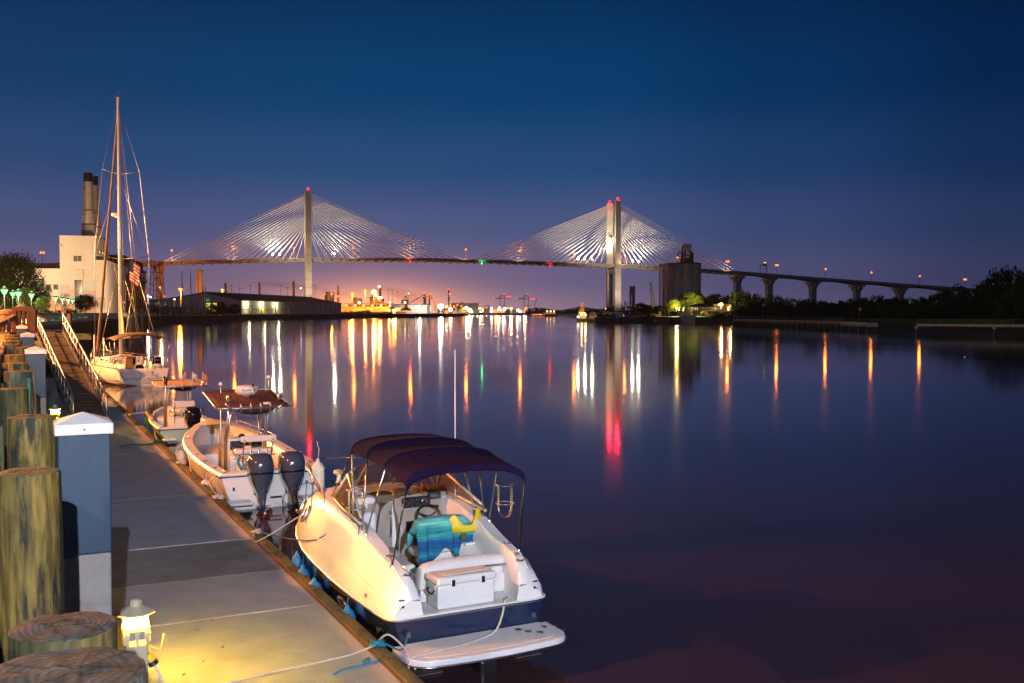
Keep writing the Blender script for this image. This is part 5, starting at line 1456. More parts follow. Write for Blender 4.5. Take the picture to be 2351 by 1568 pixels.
# assumed sodium street lamps out of view, placed to light the boats
def added_lamp(s, q, h, label, power=3800, col=(1, .30, .05), m='e_sod'):
    p = dk(s, q, ZP)
    t = thing('added_street_lamp', label, 'street lamp', p, DRZ)
    MB().tube([(0, 0, 0), (0, 0, h), (.3, 0, h + .25), (.9, 0, h + .3)], .07, 8).build('pole', M['steel_dark'], t)
    MB().box((1.1, 0, h + .3), (.6, .3, .16)).build('lamp_head', M['greysteel'], t, bevel=.03)
    MB().ico((1.1, 0, h + .16), (.2, .1, .07), 1).build('bulb', M[m], t)
    pt('lamp_light', (1.1, 0, h - .02), power, col, .09, t)
LAMPS = [(9, -12, 5.2, 'assumed orange street lamp on the promenade level with the nearest boat', 9000), (27, -12.5, 5.6, 'assumed orange street lamp on the promenade level with the twin outboard boat', 15000), (50, -13, 6.0, 'assumed orange street lamp on the promenade level with the gangway', 26000), (76, -14, 7.5, 'assumed orange street lamp on the promenade beyond the gangway', 90000)]
for a in LAMPS: added_lamp(*a, col=(1, .30, .05) if a[0] < 40 else (1, .42, .13))
# pale lamps added behind the camera to brighten the sterns and dock
added_lamp(-22, -12.5, 5.2, 'added pale street lamp on the promenade behind the camera, lighting the sterns', 5500, (1, .88, .70), 'e_wht_far')
added_lamp(-34, -8.0, 9, 'second added pale street lamp farther behind the camera, lighting the dock', 62000, (.76, .78, 1), 'e_wht_far')
# unseen palms, added beside the lamps to break up their light on the boats
def palm(s, q, h, r0, label, seed=0):
    t = thing('added_palm', label, 'palm', dk(s, q, ZP), seed)
    MB().tube([(0, 0, 0), (.05, .02, h * .5), (0, .06, h)], [r0 * 1.15, r0, r0 * .9], 12).build('trunk', M['bark'], t, smooth=True)
    fr = MB(); g_ = random.Random(seed)
    for k in range(22):
        a = k * 2.4; el = g_.uniform(-.3, .9); L = g_.uniform(1.5, 2.1); pr_ = None
        for i in range(7):
            u = i / 6; d = Vector((math.cos(a), math.sin(a), 0)); p = d * (L * u * math.cos(el * .6)) + Vector((0, .06, h + L * (math.sin(el) * u - .55 * u * u))); sd = Vector((-d.y, d.x, -.35)).normalized() * (.30 * math.sin(math.pi * min(1, u * .9 + .1)))
            if pr_: fr.add([pr_[0] - pr_[1], pr_[0], p, p - sd], [(0, 1, 2, 3)]); fr.add([pr_[0], pr_[0] + Vector((-pr_[1].x, -pr_[1].y, pr_[1].z)), p + Vector((-sd.x, -sd.y, sd.z)), p], [(0, 1, 2, 3)])
            pr_ = (p, sd)
    fr.build('fronds', M['leaf'], t)
palm(7.5, -7.6, 5.6, .17, 'added palm out of view, breaking lamp light on the cruiser, nearer the camera', 1); palm(8.6, -7.7, 5.9, .16, 'added palm out of view, breaking lamp light on the cruiser bow', 2)
palm(22.5, -8.2, 5.8, .17, 'added palm out of view, breaking lamp light on the twin outboard boat', 3); palm(44, -8.6, 6, .18, 'added palm out of view near the gangway head, breaking lamp light', 4)
# taller lamps added before the power plant to brighten its walls and stacks
for x_, y_, h_, pw_, lb_ in ((-122, 250, 9, 52000, 'tall orange lamp added to light the power plant, hidden behind the large oak'), (-146, 268, 9, 60000, 'tall orange lamp added left of the power plant to light it, outside the picture'), (-106, 300, 9, 14000, 'orange lamp added by the river wall to light the power plant annex')):
    t = thing('added_street_lamp', lb_, 'street lamp', (x_, y_, ZP))
    MB().tube([(0, 0, 0), (0, 0, h_)], .1, 6).build('pole', M['steel_dark'], t); MB().box((0, .3, h_ + .1), (.5, .9, .2)).build('lamp_head', M['greysteel'], t); MB().ico((0, .4, h_ - .1), (.2, .3, .1), 1).build('bulb', M['e_sod'], t); pt('lamp_light', (0, .5, h_ - .35), pw_, (1, .66, .38), .3, t)
# round timber piles -----------------------------------------------------------
def pilemat(name, a, b, seed, vs=5.0):
    m = mat(name, a, .8, col2=b, vs=vs, var=.1, bump=1.0, bs=11, stretch=(1, 1, .15), detail=10, thresh=(.45, .51))
    m.node_tree.nodes['Mapping'].inputs['Location'].default_value = (seed, seed * 2, seed)
    return m
PM = [pilemat('creosote_pile_a', (.22, .150, .028), (.022, .026, .016), 1), pilemat('creosote_pile_b', (.21, .155, .028), (.03, .035, .02), 5, 6.0), pilemat('creosote_pile_c', (.21, .15, .036), (.025, .03, .02), 9)]
PM_grey = pilemat('greyed_pile', (.42, .40, .33), (.04, .05, .035), 3, 3.5)
M['pile_top0'] = mat('cut_pile_top', (.20, .13, .085), .8, col2=(.035, .035, .025), vs=7, var=.1, bump=1.0, bs=30, detail=8, thresh=(.38, .62))
M['pile_top_y0'] = mat('cut_pile_top_ochre', (.40, .26, .07), .8, col2=(.14, .09, .03), vs=7, var=.1, bump=1.0, bs=30, detail=8)
def topmat(name, a, b, c):
    m = mat(name, a, .85, col2=b, vs=9, var=.1, bump=.55, bs=22, detail=9, thresh=(.36, .60))
    t = m.node_tree; b_ = t.nodes['Principled BSDF']; src = b_.inputs['Base Color'].links[0].from_socket
    tc = t.nodes['Texture Coordinate']; w = t.nodes.new('ShaderNodeTexWave'); w.wave_type = 'RINGS'; w.rings_direction = 'Z'; w.inputs['Scale'].default_value = 14; w.inputs['Distortion'].default_value = 3.5; w.inputs['Detail'].default_value = 4
    t.links.new(tc.outputs['Object'], w.inputs['Vector'])
    v = t.nodes.new('ShaderNodeTexVoronoi'); v.feature = 'DISTANCE_TO_EDGE'; v.inputs['Scale'].default_value = 5; t.links.new(tc.outputs['Object'], v.inputs['Vector'])
    mr = t.nodes.new('ShaderNodeMapRange'); mr.inputs[1].default_value = 0; mr.inputs[2].default_value = .035; mr.inputs[3].default_value = .25; mr.inputs[4].default_value = 1; t.links.new(v.outputs['Distance'], mr.inputs[0])
    ml = t.nodes.new('ShaderNodeMath'); ml.operation = 'MULTIPLY'; t.links.new(mr.outputs[0], ml.inputs[0])
    m2 = t.nodes.new('ShaderNodeMapRange'); m2.inputs[3].default_value = .55; m2.inputs[4].default_value = 1.0; t.links.new(w.outputs['Fac'], m2.inputs[0]); t.links.new(m2.outputs[0], ml.inputs[1])
    mx = t.nodes.new('ShaderNodeMix'); mx.data_type = 'RGBA'; mx.inputs[6].default_value = (*c, 1); t.links.new(ml.outputs[0], mx.inputs[0]); t.links.new(src, mx.inputs[7]); t.links.new(mx.outputs[2], b_.inputs['Base Color'])
    return m
M['pile_top'] = topmat('cut_pile_top', (.16, .135, .105), (.05, .055, .035), (.015, .014, .01))
M['pile_top_y'] = topmat('cut_pile_top_ochre', (.30, .20, .06), (.10, .085, .03), (.02, .018, .01))
def moss(m, col, seed):
    t = m.node_tree; b_ = t.nodes['Principled BSDF']; src = b_.inputs['Base Color'].links[0].from_socket; mp = t.nodes['Mapping']
    n = t.nodes.new('ShaderNodeTexNoise'); n.inputs['Scale'].default_value = 1.7; n.inputs['Detail'].default_value = 8; t.links.new(mp.outputs[0], n.inputs['Vector'])
    mr = t.nodes.new('ShaderNodeMapRange'); mr.inputs[1].default_value = .48; mr.inputs[2].default_value = .62; mr.inputs[3].default_value = 0; mr.inputs[4].default_value = .85; t.links.new(n.outputs['Fac'], mr.inputs[0])
    n2 = t.nodes.new('ShaderNodeTexNoise'); n2.inputs['Scale'].default_value = 26; n2.inputs['Detail'].default_value = 5; t.links.new(mp.outputs[0], n2.inputs['Vector'])
    g = t.nodes.new('ShaderNodeMapRange'); g.inputs[1].default_value = .35; g.inputs[2].default_value = .65; g.inputs[3].default_value = .45; g.inputs[4].default_value = 1.25; t.links.new(n2.outputs['Fac'], g.inputs[0])
    mx = t.nodes.new('ShaderNodeMix'); mx.data_type = 'RGBA'; t.links.new(mr.outputs[0], mx.inputs[0]); t.links.new(src, mx.inputs[6]); mx.inputs[7].default_value = (*col, 1)
    my = t.nodes.new('ShaderNodeMix'); my.data_type = 'RGBA'; my.blend_type = 'MULTIPLY'; my.inputs[0].default_value = 1; t.links.new(mx.outputs[2], my.inputs[6]); t.links.new(g.outputs[0], my.inputs[7]); t.links.new(my.outputs[2], b_.inputs['Base Color'])
for i_, pm_x in enumerate(PM): moss(pm_x, [(.06, .064, .014), (.07, .07, .015), (.045, .052, .014)][i_], i_)
moss(PM_grey, (.10, .12, .05), 4)
def pile(u, v, Y, w, label, m, tm='pile_top_y', seed=0, lean=0.0, dome=.01):
    r0 = w / F * Y / 2; zt = Z_(v, Y); x = X_(u, Y)
    r = random.Random(seed + 40)
    t = thing('timber_pile', label, 'piling', (x, Y, -1.2), 0)
    n = 32; rows = []
    ph = [r.uniform(0, 6.28) for _ in range(5)]
    H = zt + 1.2
    N = 16
    for i in range(N + 1):
        z = H * i / N
        rr_ = r0 * (1.06 - .06 * i / N) * (1 if i < N else .975)
        rows.append([Vector((lean * (z / H - 1) + (rr_ * (1 + .018 * math.sin(3 * a + ph[0]) + .012 * math.sin(7 * a + ph[1] + z * .4) + .008 * math.sin(13 * a + ph[2] - z))) * math.cos(a),
                             (rr_ * (1 + .018 * math.sin(3 * a + ph[0]) + .012 * math.sin(7 * a + ph[1] + z * .4) + .008 * math.sin(13 * a + ph[2] - z))) * math.sin(a), z)) for a in [2 * math.pi * k / n for k in range(n)]])
    mb = MB().grid(rows, closed=True)
    mb.build('shaft', m, t, smooth=True)
    tb = MB(); trs = []
    for j, f in enumerate((1.0, .93, .75, .5, .25)):
        trs.append([Vector(((p.x) * f, (p.y) * f, H + (0 if j == 0 else dome * (1.5 - f) * r0 * 6 + r.uniform(-.004, .004) + .005 * math.sin(5 * math.atan2(p.y, p.x) + j)))) for p in rows[-1]])
    tb.grid(trs, closed=True); tb.f.append(tuple((len(trs) - 1) * n + k for k in range(n))); tb.m.append(0)
    tb.build('cut_top', M[tm], t, smooth=True)
    return t
pile(124, 1550, 2.3, 392, 'cut top of the nearest timber pile in the bottom left corner, weathered and reddish brown', PM_grey, 'pile_top', 1, dome=.001)
pile(139, 1440, 3.7, 236, 'dark domed top of the second pile, just behind the nearest one', PM[2], 'pile_top', 2)
pile(60, 1084, 6.25, 138, 'thick ochre pile with black patches left of the blue post', PM[0], 'pile_top_y', 3, lean=-.03)
pile(69, 957, 8.5, 102, 'ochre pile with dark streaks behind the thick one, level with the blue post cap', PM[1], 'pile_top_y', 4)
pile(26, 893, 12.5, 68, 'dark ochre pile at the left picture edge', PM[2], 'pile_top_y', 5)
pile(43, 853, 15.4, 66, 'whitish weathered pile with a green conduit on its side', PM_grey, 'pile_top', 6)
pile(33, 834, 18.2, 52, 'yellow green pile just behind the whitish one', PM[1], 'pile_top_y', 7)
pile(34, 815, 21, 43, 'yellow green pile left of the second blue post', PM[0], 'pile_top_y', 8)
pile(56, 797, 26.5, 38, 'pile partly hidden by the second blue post', PM[1], 'pile_top_y', 9)
pile(29, 791, 28, 40, 'mottled grey pile, fourth from the gangway landing', PM_grey, 'pile_top', 10)
pile(31, 783, 31, 36, 'ochre pile third from the gangway landing', PM[0], 'pile_top_y', 11)
pile(28, 776, 34, 32, 'ochre pile second from the gangway landing', PM[0], 'pile_top_y', 12)
pile(27, 769.5, 37, 31, 'ochre pile nearest the gangway landing', PM[1], 'pile_top_y', 13)
c_ = thing('conduit', 'dark green plastic conduit strapped to the whitish pile', 'conduit', (X_(64.5, 15.0), 15.0, 0))
MB().tube([(0, 0, 0), (0, 0, 4.12)], .04, 8).build('pipe', mat('green_pipe', (.02, .09, .06), .5), c_)
for z in (2.6, 3.6): MB().lathe([(.05, z), (.05, z + .05)], 10).build('strap', M['steel_dark'], c_)
# blue painted square posts with white pyramid caps -----------------------------
def post(u, v, Y, w, label, zc=None, sc_=1.0, SL=1.0):
    ww = .40 * sc_
    x = X_(u, Y); zt = Z_(v, Y)
    t = thing('blue_post', label, 'mooring post', (x, Y, -1), DRZ, 'blue painted posts with white caps')
    H = zt + 1
    MB().box((0, 0, (H - SL - .13) / 2), (ww, ww, H - SL - .13)).build('concrete_shaft', M['post_conc'], t, bevel=.02)
    MB().box((0, 0, H - .13 - SL / 2), (ww + .006, ww + .006, SL)).build('blue_sleeve', M['post_blue'], t, bevel=.012)
    c = MB(); h = (ww + .05) / 2
    c.add([(-h, -h, H - .13), (h, -h, H - .13), (h, h, H - .13), (-h, h, H - .13), (-h, -h, H - .04), (h, -h, H - .04), (h, h, H - .04), (-h, h, H - .04), (0, 0, H + .045)],
          [(3, 2, 1, 0), (0, 1, 5, 4), (1, 2, 6, 5), (2, 3, 7, 6), (3, 0, 4, 7), (4, 5, 8), (5, 6, 8), (6, 7, 8), (7, 4, 8)])
    c.build('cap', M['cap_white'], t, bevel=.008)
    for k in (-1, 1): MB().ico((k * ww * .0 + .0, -h - .0, H - .085), .009, 1).build('screw', M['steel_dark'], t) if k > 0 else None
post(187, 957, 8.4, 118, 'nearest blue post with white pyramid cap, beside the lamp pedestal')
post(81, 799, 22.8, 43, 'second blue post, standing at the gangway foot')
post(63, 765, 33.5, 29, 'third blue post, dark, just before the brown landing')
post(50, 747, 40.5, 22, 'fourth blue post seen through the brown railing, lower one', sc_=.9)
post(47, 739, 55, 17, 'fifth small blue post seen through the brown railing')
post(83, 727, 62, 17, 'blue post right of the brown railing at the gangway head')
# landing and brown railing ------------------------------------------------------
GB = Vector((X_(203, 43), 43, .56)); GT = Vector((X_(114, 54), 54, 4.02))
lan = thing('gangway_landing', 'timber landing platform at the head of the gangway with piles beneath', 'landing')
gdir = (GT - GB); gdir.z = 0; gdir.normalize(); gn = Vector((gdir.y, -gdir.x, 0))
gq_ = math.atan2(gdir.y, gdir.x)
c0 = Vector((GT.x, GT.y, 0)) + gdir * 1.9 - gn * .95
for k in range(26):
    mb = MB().box((0, 0, 0), (.138, 2.9, .05)); o = mb.build('plank', M['plank'], lan); o.location = c0 + gdir * (-1.85 + k * .15) + Vector((0, 0, 3.98)); o.rotation_euler.z = gq_
MB().box((0, 0, 0), (4.0, .18, .34)).build('beam', M['timber'], lan).location = c0 + gn * 1.5 + Vector((0, 0, 3.76)); lan.children[-1].rotation_euler.z = gq_
MB().box((0, 0, 0), (.2, 2.9, .34)).build('beam', M['timber'], lan).location = c0 - gdir * 1.9 + Vector((0, 0, 3.76)); lan.children[-1].rotation_euler.z = gq_
for a, b_ in ((-1.6, 1.9), (1.6, 1.9), (-1.6, -1.5), (1.6, -1.5)):
    o = MB().tube([(0, 0, -1), (0, 0, 3.7)], .18, 10).build('support_pile', M['timber'], lan); o.location = c0 + gdir * a + gn * b_
rail = thing('landing_railing', 'brown painted wooden railing with a sloping handrail beside the gangway head', 'railing')
RY = 50.0
def rp(u, v, Y=RY): return Vector((X_(u, Y), Y, Z_(v, Y)))
def rbeam(a, b_, w, nm): MB().beam(a, b_, w).build(nm, M['brownwood'], rail, bevel=.02, segs=1)
for u, w in ((34, .20), (78, .20)): rbeam(rp(u, 764), rp(u, 709), .24, 'newel_post')
for u in (45, 55, 65, 71.5): rbeam(rp(u, 760), rp(u, 711), .13, 'baluster')
rbeam(rp(31, 709), rp(80, 709), .22, 'top_rail'); rbeam(rp(34, 761), rp(78, 761), .16, 'bottom_rail')
rbeam(rp(-14, 752, 44), rp(34, 727), .24, 'handrail')
for u, v in ((-2, 766), (8, 762), (20, 764)): rbeam(rp(u, v, 47), rp(u, 742 - u * .45, 47), .14, 'baluster')
rbeam(rp(149, 720, 55), rp(149, 712, 55), .3, 'newel_post'); rbeam(rp(160, 745, 55.5), rp(160, 711, 55.5), .22, 'newel_post'); rbeam(rp(146, 712, 55.2), rp(164, 712, 55.4), .18, 'top_rail')
bn = thing('round_bin', 'round brown litter bin behind the sloping handrail', 'bin', (X_(22.5, 56), 56, 3.98))
MB().lathe([(.55, 0), (.6, 1.0), (.66, 1.05), (.66, 1.2), (.3, 1.32)], 16).build('drum', M['brownwood'], bn)
# gangway ----------------------------------------------------------------------
gw = thing('gangway', 'aluminium gangway with tubular truss rails sloping down to the floating dock', 'gangway')
Wg = 1.34
def gp(t, q, dz=0.0): return GB + (GT - GB) * t + gn * q + Vector((0, 0, dz))
npan = 26
for i in range(npan):
    a, b_ = gp((i + .02) / npan, 0, .0), gp((i + .98) / npan, 0, .0)
    MB().beam(a, b_, Wg - .12, .05).build('tread_panel', M['gw'] if 'gw' in M else M.setdefault('gw', mat('gangway_tread', (.11, .075, .05), .75, var=.3, vs=3, bump=.5, bs=40)), gw)
    if i % 3 == 0:
        MB().beam(gp(i / npan, -Wg / 2 + .08, .045), gp(i / npan, Wg / 2 - .08, .045), .04, .02).build('cleat', M['gw'], gw)
for sgn in (-1, 1):
    q = sgn * Wg / 2
    MB().beam(gp(-.02, q, .02), gp(1.0, q, .02), .07, .20).build('side_beam', M['galv'], gw)
    top = [gp(1.0, q, 1.06)] + [gp(1 - i / 10, q, 1.06) for i in range(1, 10)]
    end = [gp(.03, q, 1.03), gp(.005, q, .95), gp(-.01, q, .75), gp(-.012, q, .35), gp(-.005, q, .05)]
    MB().tube(top + end, .045, 10).build('handrail', M['galv'], gw, smooth=True)
    MB().tube([gp(1, q, .55), gp(.02, q, .55)], .026, 7).build('mid_rail', M['galv'], gw, smooth=True)
    for i in range(14):
        t0 = 1 - i / 13.5
        MB().tube([gp(t0, q, .05), gp(t0, q, 1.04)], .03, 7).build('rail_post', M['galv'], gw, smooth=True)
        if i < 13:
            MB().tube([gp(t0, q, .08), gp(t0 - .5 / 13.5, q, .55), gp(t0 - 1 / 13.5, q, 1.0)], .022, 6).build('diagonal', M['galv'], gw, smooth=True)
MB().tube([gp(1, -Wg / 2, .12), gp(1, Wg / 2, .12)], .03, 6).build('end_bar', M['galv'], gw)
# bollard-like pole at the landing
# pedestals ------------------------------------------------------------------------
def pedestal(s, q, label, cord=True, power=420):
    p = dk(s, q, ZD)
    t = thing('power_pedestal', label, 'lamp pedestal', p, DRZ)
    pm = M.setdefault('ped', mat('pedestal_plastic', (.55, .49, .30), .4, var=.05))
    MB().box((0, 0, .33), (.25, .22, .66)).build('column', pm, t, bevel=.02)
    b_ = MB().prism([(-.155, -.11), (-.11, -.15), (.11, -.15), (.155, -.11), (.155, .11), (.11, .15), (-.11, .15), (-.155, .11)], .60, .80).build('socket_box', pm, t, bevel=.01)
    for k in (-1, 1):
        MB().box((k * .055, -.158, .72), (.06, .02, .11)).build('socket', M['greysteel'], b_, bevel=.006)
        f = MB().slab([(k * .055 - .04, -.165, .66), (k * .055 + .04, -.165, .66), (k * .055 + .04, -.215, .60), (k * .055 - .04, -.215, .60)], (0, 0, .012)).build('socket_flap', pm, b_)
        MB().box((k * .135, -.155, .69), (.03, .04, .12)).build('side_flap', pm, b_)
    MB().prism([(-.135, -.10), (-.10, -.135), (.10, -.135), (.135, -.10), (.135, .10), (.10, .135), (-.10, .135), (-.135, .10)], .805, .935).build('lens', M['e_yel' if cord else 'e_yel2'], t)
    oct_ = lambda r, z: [(r * math.cos(math.pi / 8 + k * math.pi / 4), r * math.sin(math.pi / 8 + k * math.pi / 4), z) for k in range(8)]
    c = MB(); c.grid([oct_(.20, .948), oct_(.235, .955), oct_(.235, .975), oct_(.075, 1.05), oct_(.07, 1.11), oct_(.045, 1.13)], closed=True); c.f.append(tuple(range(40, 48))); c.m.append(0); c.f.append(tuple(range(7, -1, -1))); c.m.append(0)
    c.build('hood', pm, t, bevel=.004)
    for a in range(4):
        an = a * math.pi / 2 + .8
        pt('lamp_light', (.25 * math.cos(an), .25 * math.sin(an), .86), power / 4, (1, .62, .02), .02, t)
    if cord:
        MB().tube([(.16, -.12, .55), (.26, -.2, .52), (.3, -.22, .72)], .008, 6).build('hook', pm, t)
        MB().tube([(.13, -.02, .42), (.19, -.05, .33)], .05, 10).build('plug', M['yellow'], t); MB().tube([(.18, -.045, .35), (.205, -.055, .30)], .06, 10).build('plug_ring', M['black'], t)
        MB().tube([(.20, -.055, .31), (.26, -.08, .18), (.30, -.1, .04), (.28, -.25, .02), (.1, -.4, .02)], .022, 8).build('power_cord', M['rope_w'], t, smooth=True)
pp = G(305, 1500, ZD)
q_t = Vector((X_(304, 12.0), 12.0, 0)) - D0
pedestal(q_t.dot(DF), q_t.dot(DN), 'glowing yellow lamp pedestal with power sockets in front of the blue post', power=26)
q_t = Vector((X_(124, 37.6), 37.6, 0)) - D0
pedestal(q_t.dot(DF), q_t.dot(DN) , 'distant glowing yellow lamp pedestal between the gangway and the nearest blue post', False, 60)
# ================================================================== BOATS
def ring_hull(name, m, parent, st_, zfun, smooth=True, cap_aft=True):
    """loft: st_ = list of (y, [(x, z) half section from sheer to keel])"""
    rows = []
    for y, hs in st_:
        full = [Vector((-x, y, z)) for x, z in hs] + [Vector((x, y, z)) for x, z in reversed(hs[:-1])]
        rows.append(full)
    mb = MB().grid(rows)
    if cap_aft:
        mb.f.append(tuple(range(len(rows[0])))); mb.m.append(0)
    return mb.build(name, m, parent, auto=40)
def lerp_tab(tab, y):
    for a, b in zip(tab, tab[1:]):
        if a[0] <= y <= b[0]:
            t = (y - a[0]) / (b[0] - a[0]); return [p + (q - p) * t for p, q in zip(a, b)]
    return list(tab[0] if y < tab[0][0] else tab[-1])
def smooth_pts(pts, n=6):
    """Catmull-Rom through points"""
    pts = [Vector(p) for p in pts]; out = []
    for i in range(len(pts) - 1):
        p0, p1, p2, p3 = pts[max(i - 1, 0)], pts[i], pts[i + 1], pts[min(i + 2, len(pts) - 1)]
        for k in range(n):
            t = k / n
            out.append(.5 * ((2 * p1) + (p2 - p0) * t + (2 * p0 - 5 * p1 + 4 * p2 - p3) * t * t + (3 * p1 - p0 - 3 * p2 + p3) * t ** 3))
    out.append(pts[-1]); return out
def T(parent, name, pts, r, m='steel', n=8, sm=False, closed=False):
    return MB().tube(smooth_pts(pts) if sm else pts, r, n, closed=closed).build(name, M[m] if isinstance(m, str) else m, parent, smooth=True)
def Bx(parent, name, c, d, m, bev=.02, rz=0.0, segs=3):
    return MB().box(c, d, rz).build(name, M[m] if isinstance(m, str) else m, parent, bevel=bev, segs=segs)
def rope(name, label, pts, r, m, sag=0.0, n=8, cat='rope'):
    pts = [Vector(p) for p in pts]
    if sag and len(pts) == 2:
        a, b = pts; pts = [a + (b - a) * (k / 10) - Vector((0, 0, sag * 4 * (k / 10) * (1 - k / 10))) for k in range(11)]
    o = MB().tube(smooth_pts(pts, 5) if len(pts) < 11 else pts, r, n).build(name, M[m], smooth=True)
    return tag(o, label, cat)
# ------------------------------------------------------------------ the cabin cruiser
CP = Vector((-.60, 14.5, 0)); CH = R(-28)
cru = thing('cabin_cruiser', 'white and navy cabin cruiser moored stern towards the viewer under a navy bimini top', 'boat', CP, -CH)
cru.scale = (1.07, 1.06, 1.0)
def cw(x, y, z): return CP + Vector((math.cos(CH), -math.sin(CH), 0)) * x * 1.07 + Vector((math.sin(CH), math.cos(CH), 0)) * y * 1.06 + Vector((0, 0, z))
#      y    B     zr    D     zd
CT = [(0.0, 1.13, .76, .90, 1.00), (.10, 1.19, .76, .94, 1.22), (.35, 1.22, .765, .97, 1.38), (1.0, 1.25, .78, 1.00, 1.52), (1.6, 1.27, .80, 1.02, 1.70), (2.2, 1.28, .83, 1.03, 1.80), (3.0, 1.28, .88, 1.02, 1.86),
      (3.8, 1.24, .93, .95, 1.84), (4.6, 1.12, .99, .80, 1.75), (5.2, .95, 1.03, .62, 1.66), (5.7, .73, 1.07, .42, 1.55), (6.1, .46, 1.10, .22, 1.45), (6.35, .20, 1.13, .07, 1.36), (6.42, .03, 1.15, .01, 1.32)]
ys = [0, .05, .1, .2, .35, .6, 1, 1.3, 1.6, 1.9, 2.2, 2.6, 3, 3.4, 3.8, 4.2, 4.6, 4.9, 5.2, 5.45, 5.7, 5.9, 6.1, 6.25, 6.35, 6.42]
def csec(y):
    _, B, zr, D, zd = lerp_tab(CT, y); return B, zr, D, zd
low = []
for y in ys:
    B, zr, D, zd = csec(y); k = min(1, (6.42 - y) / 2.5) ** .6
    low.append((y, [(B - .01, zr - .03), (B * .955, zr - .22), (B * (.80 * k + .06), .32), (B * (.73 * k), .02), (B * .45 * k, -.22), (0, -.40 + .5 * (1 - k))]))
ring_hull('lower_hull', M['navy'], cru, low, None)
bt = []
for y in ys[:-2]:
    B, zr, D, zd = csec(y); k = min(1, (6.42 - y) / 2.5) ** .6
    bt.append((y - .012, [(B * (.755 * k) + .012, .11), (B * (.71 * k) + .012, .02), (B * .6 * k + .02, -.12), (0, -.40 + .5 * (1 - k))]))
ring_hull('boot_stripe', mat('boot_stripe_yellow', (.35, .24, .02), .5, col2=(.10, .08, .04), vs=3), cru, bt, None)
top = []
for y in ys:
    B, zr, D, zd = csec(y)
    zm = zr + (zd - zr)
    top.append([Vector((s * x, y, z)) for s, pts in ((-1, [(B, zr + .01), (B - .005, zr + (zd - zr) * .12), (B - .035, zr + (zd - zr) * .40), (B - .055, zr + (zd - zr) * .44), (B - (B - D) * .55, zr + (zd - zr) * .80), (D + .03, zd - .05), (D, zd - .012), (D - .035, zd)]),) for x, z in pts])
mp = [[Vector((-p.x, p.y, p.z)) for p in r_] for r_ in top]
mb = MB().grid(top).grid(mp); mb.build('topsides', M['white'], cru, auto=50)
# side decks, coamings, foredeck
def inner(y): return csec(y)[2] - .035 - (.17 if y > .9 else .12)
ycp = [0, .1, .35, .6, 1, 1.3, 1.6, 1.9, 2.2, 2.6, 3, 3.2]
for s in (-1, 1):
    rows = []
    for y in ycp:
        B, zr, D, zd = csec(y); xi = inner(y)
        rows.append([Vector((s * (D - .035), y, zd)), Vector((s * (xi + .03), y, zd + .006)), Vector((s * xi, y, zd - .025)), Vector((s * (xi - .03), y, zd - .35)), Vector((s * (xi - .04), y, .5))])
    mb = MB().grid(rows)
    # close the aft end of the coaming
    B, zr, D, zd = csec(0)
    mb.add([(s * B, 0, zr + .01), (s * (B - .035), 0, zr + (zd - zr) * .4), (s * (D), 0, zd), (s * (inner(0)), 0, zd - .02), (s * (inner(0) - .04), 0, .76)], [(0, 1, 2, 3, 4)])
    mb.build('coaming', M['white'], cru, auto=45)
rows = []
for y in [3.2, 3.4, 3.8, 4.2, 4.6, 4.9, 5.2, 5.45, 5.7, 5.9, 6.1, 6.25, 6.35, 6.42]:
    D, zd = csec(y)[2] - .035, csec(y)[3]
    D = max(D, .004)
    rows.append([Vector((D * f, y, zd + .11 * (1 - f * f) * min(1, D * 1.5))) for f in (-1, -.8, -.5, -.2, 0, .2, .5, .8, 1)])
MB().grid(rows).build('foredeck', M['white_s'], cru, smooth=True)
# cockpit sole and bulkheads
Bx(cru, 'cockpit_floor', (0, 1.95, .50), (1.75, 2.5, .06), mat('cockpit_carpet', (.09, .10, .13), .95, var=.15, vs=20), .0)
Bx(cru, 'transom_floor', (0, .37, .745), (1.96, .74, .05), 'white_s', .01)
Bx(cru, 'transom_step', (0, .735, .64), (1.7, .03, .26), 'white', .01)
MB().slab([(-1.12, -.012, .755), (1.12, -.012, .755), (1.02, .02, .30), (-1.02, .02, .30)], (0, .03, 0)).build('transom', M['navy'], cru)
# rub rail all round with a bright insert
rp_ = [(-csec(y)[0] - .012, y, csec(y)[1]) for y in reversed(ys)] + [(-1.05, -.035, .758), (-.9, -.05, .757), (0, -.055, .757), (.9, -.05, .757), (1.05, -.035, .758)] + [(csec(y)[0] + .012, y, csec(y)[1]) for y in ys]
T(cru, 'rub_rail', rp_, .028, 'white', 8)
T(cru, 'rub_rail_insert', [(x * 1.018, y - (.03 if abs(y) < .06 else 0), z) for x, y, z in rp_], .012, 'steel', 6)
# knuckle styling lines on the topsides
for s in (-1, 1):
    T(cru, 'styling_line', [(s * (csec(y)[0] - .043), y, csec(y)[1] + (csec(y)[3] - csec(y)[1]) * .42) for y in ys[3:-3]], .012, 'white', 6)
# toerail on deck edge
    T(cru, 'deck_edge', [(s * (csec(y)[2] - .005), y, csec(y)[3] - .012) for y in ys[2:-1]], .013, 'white', 6)
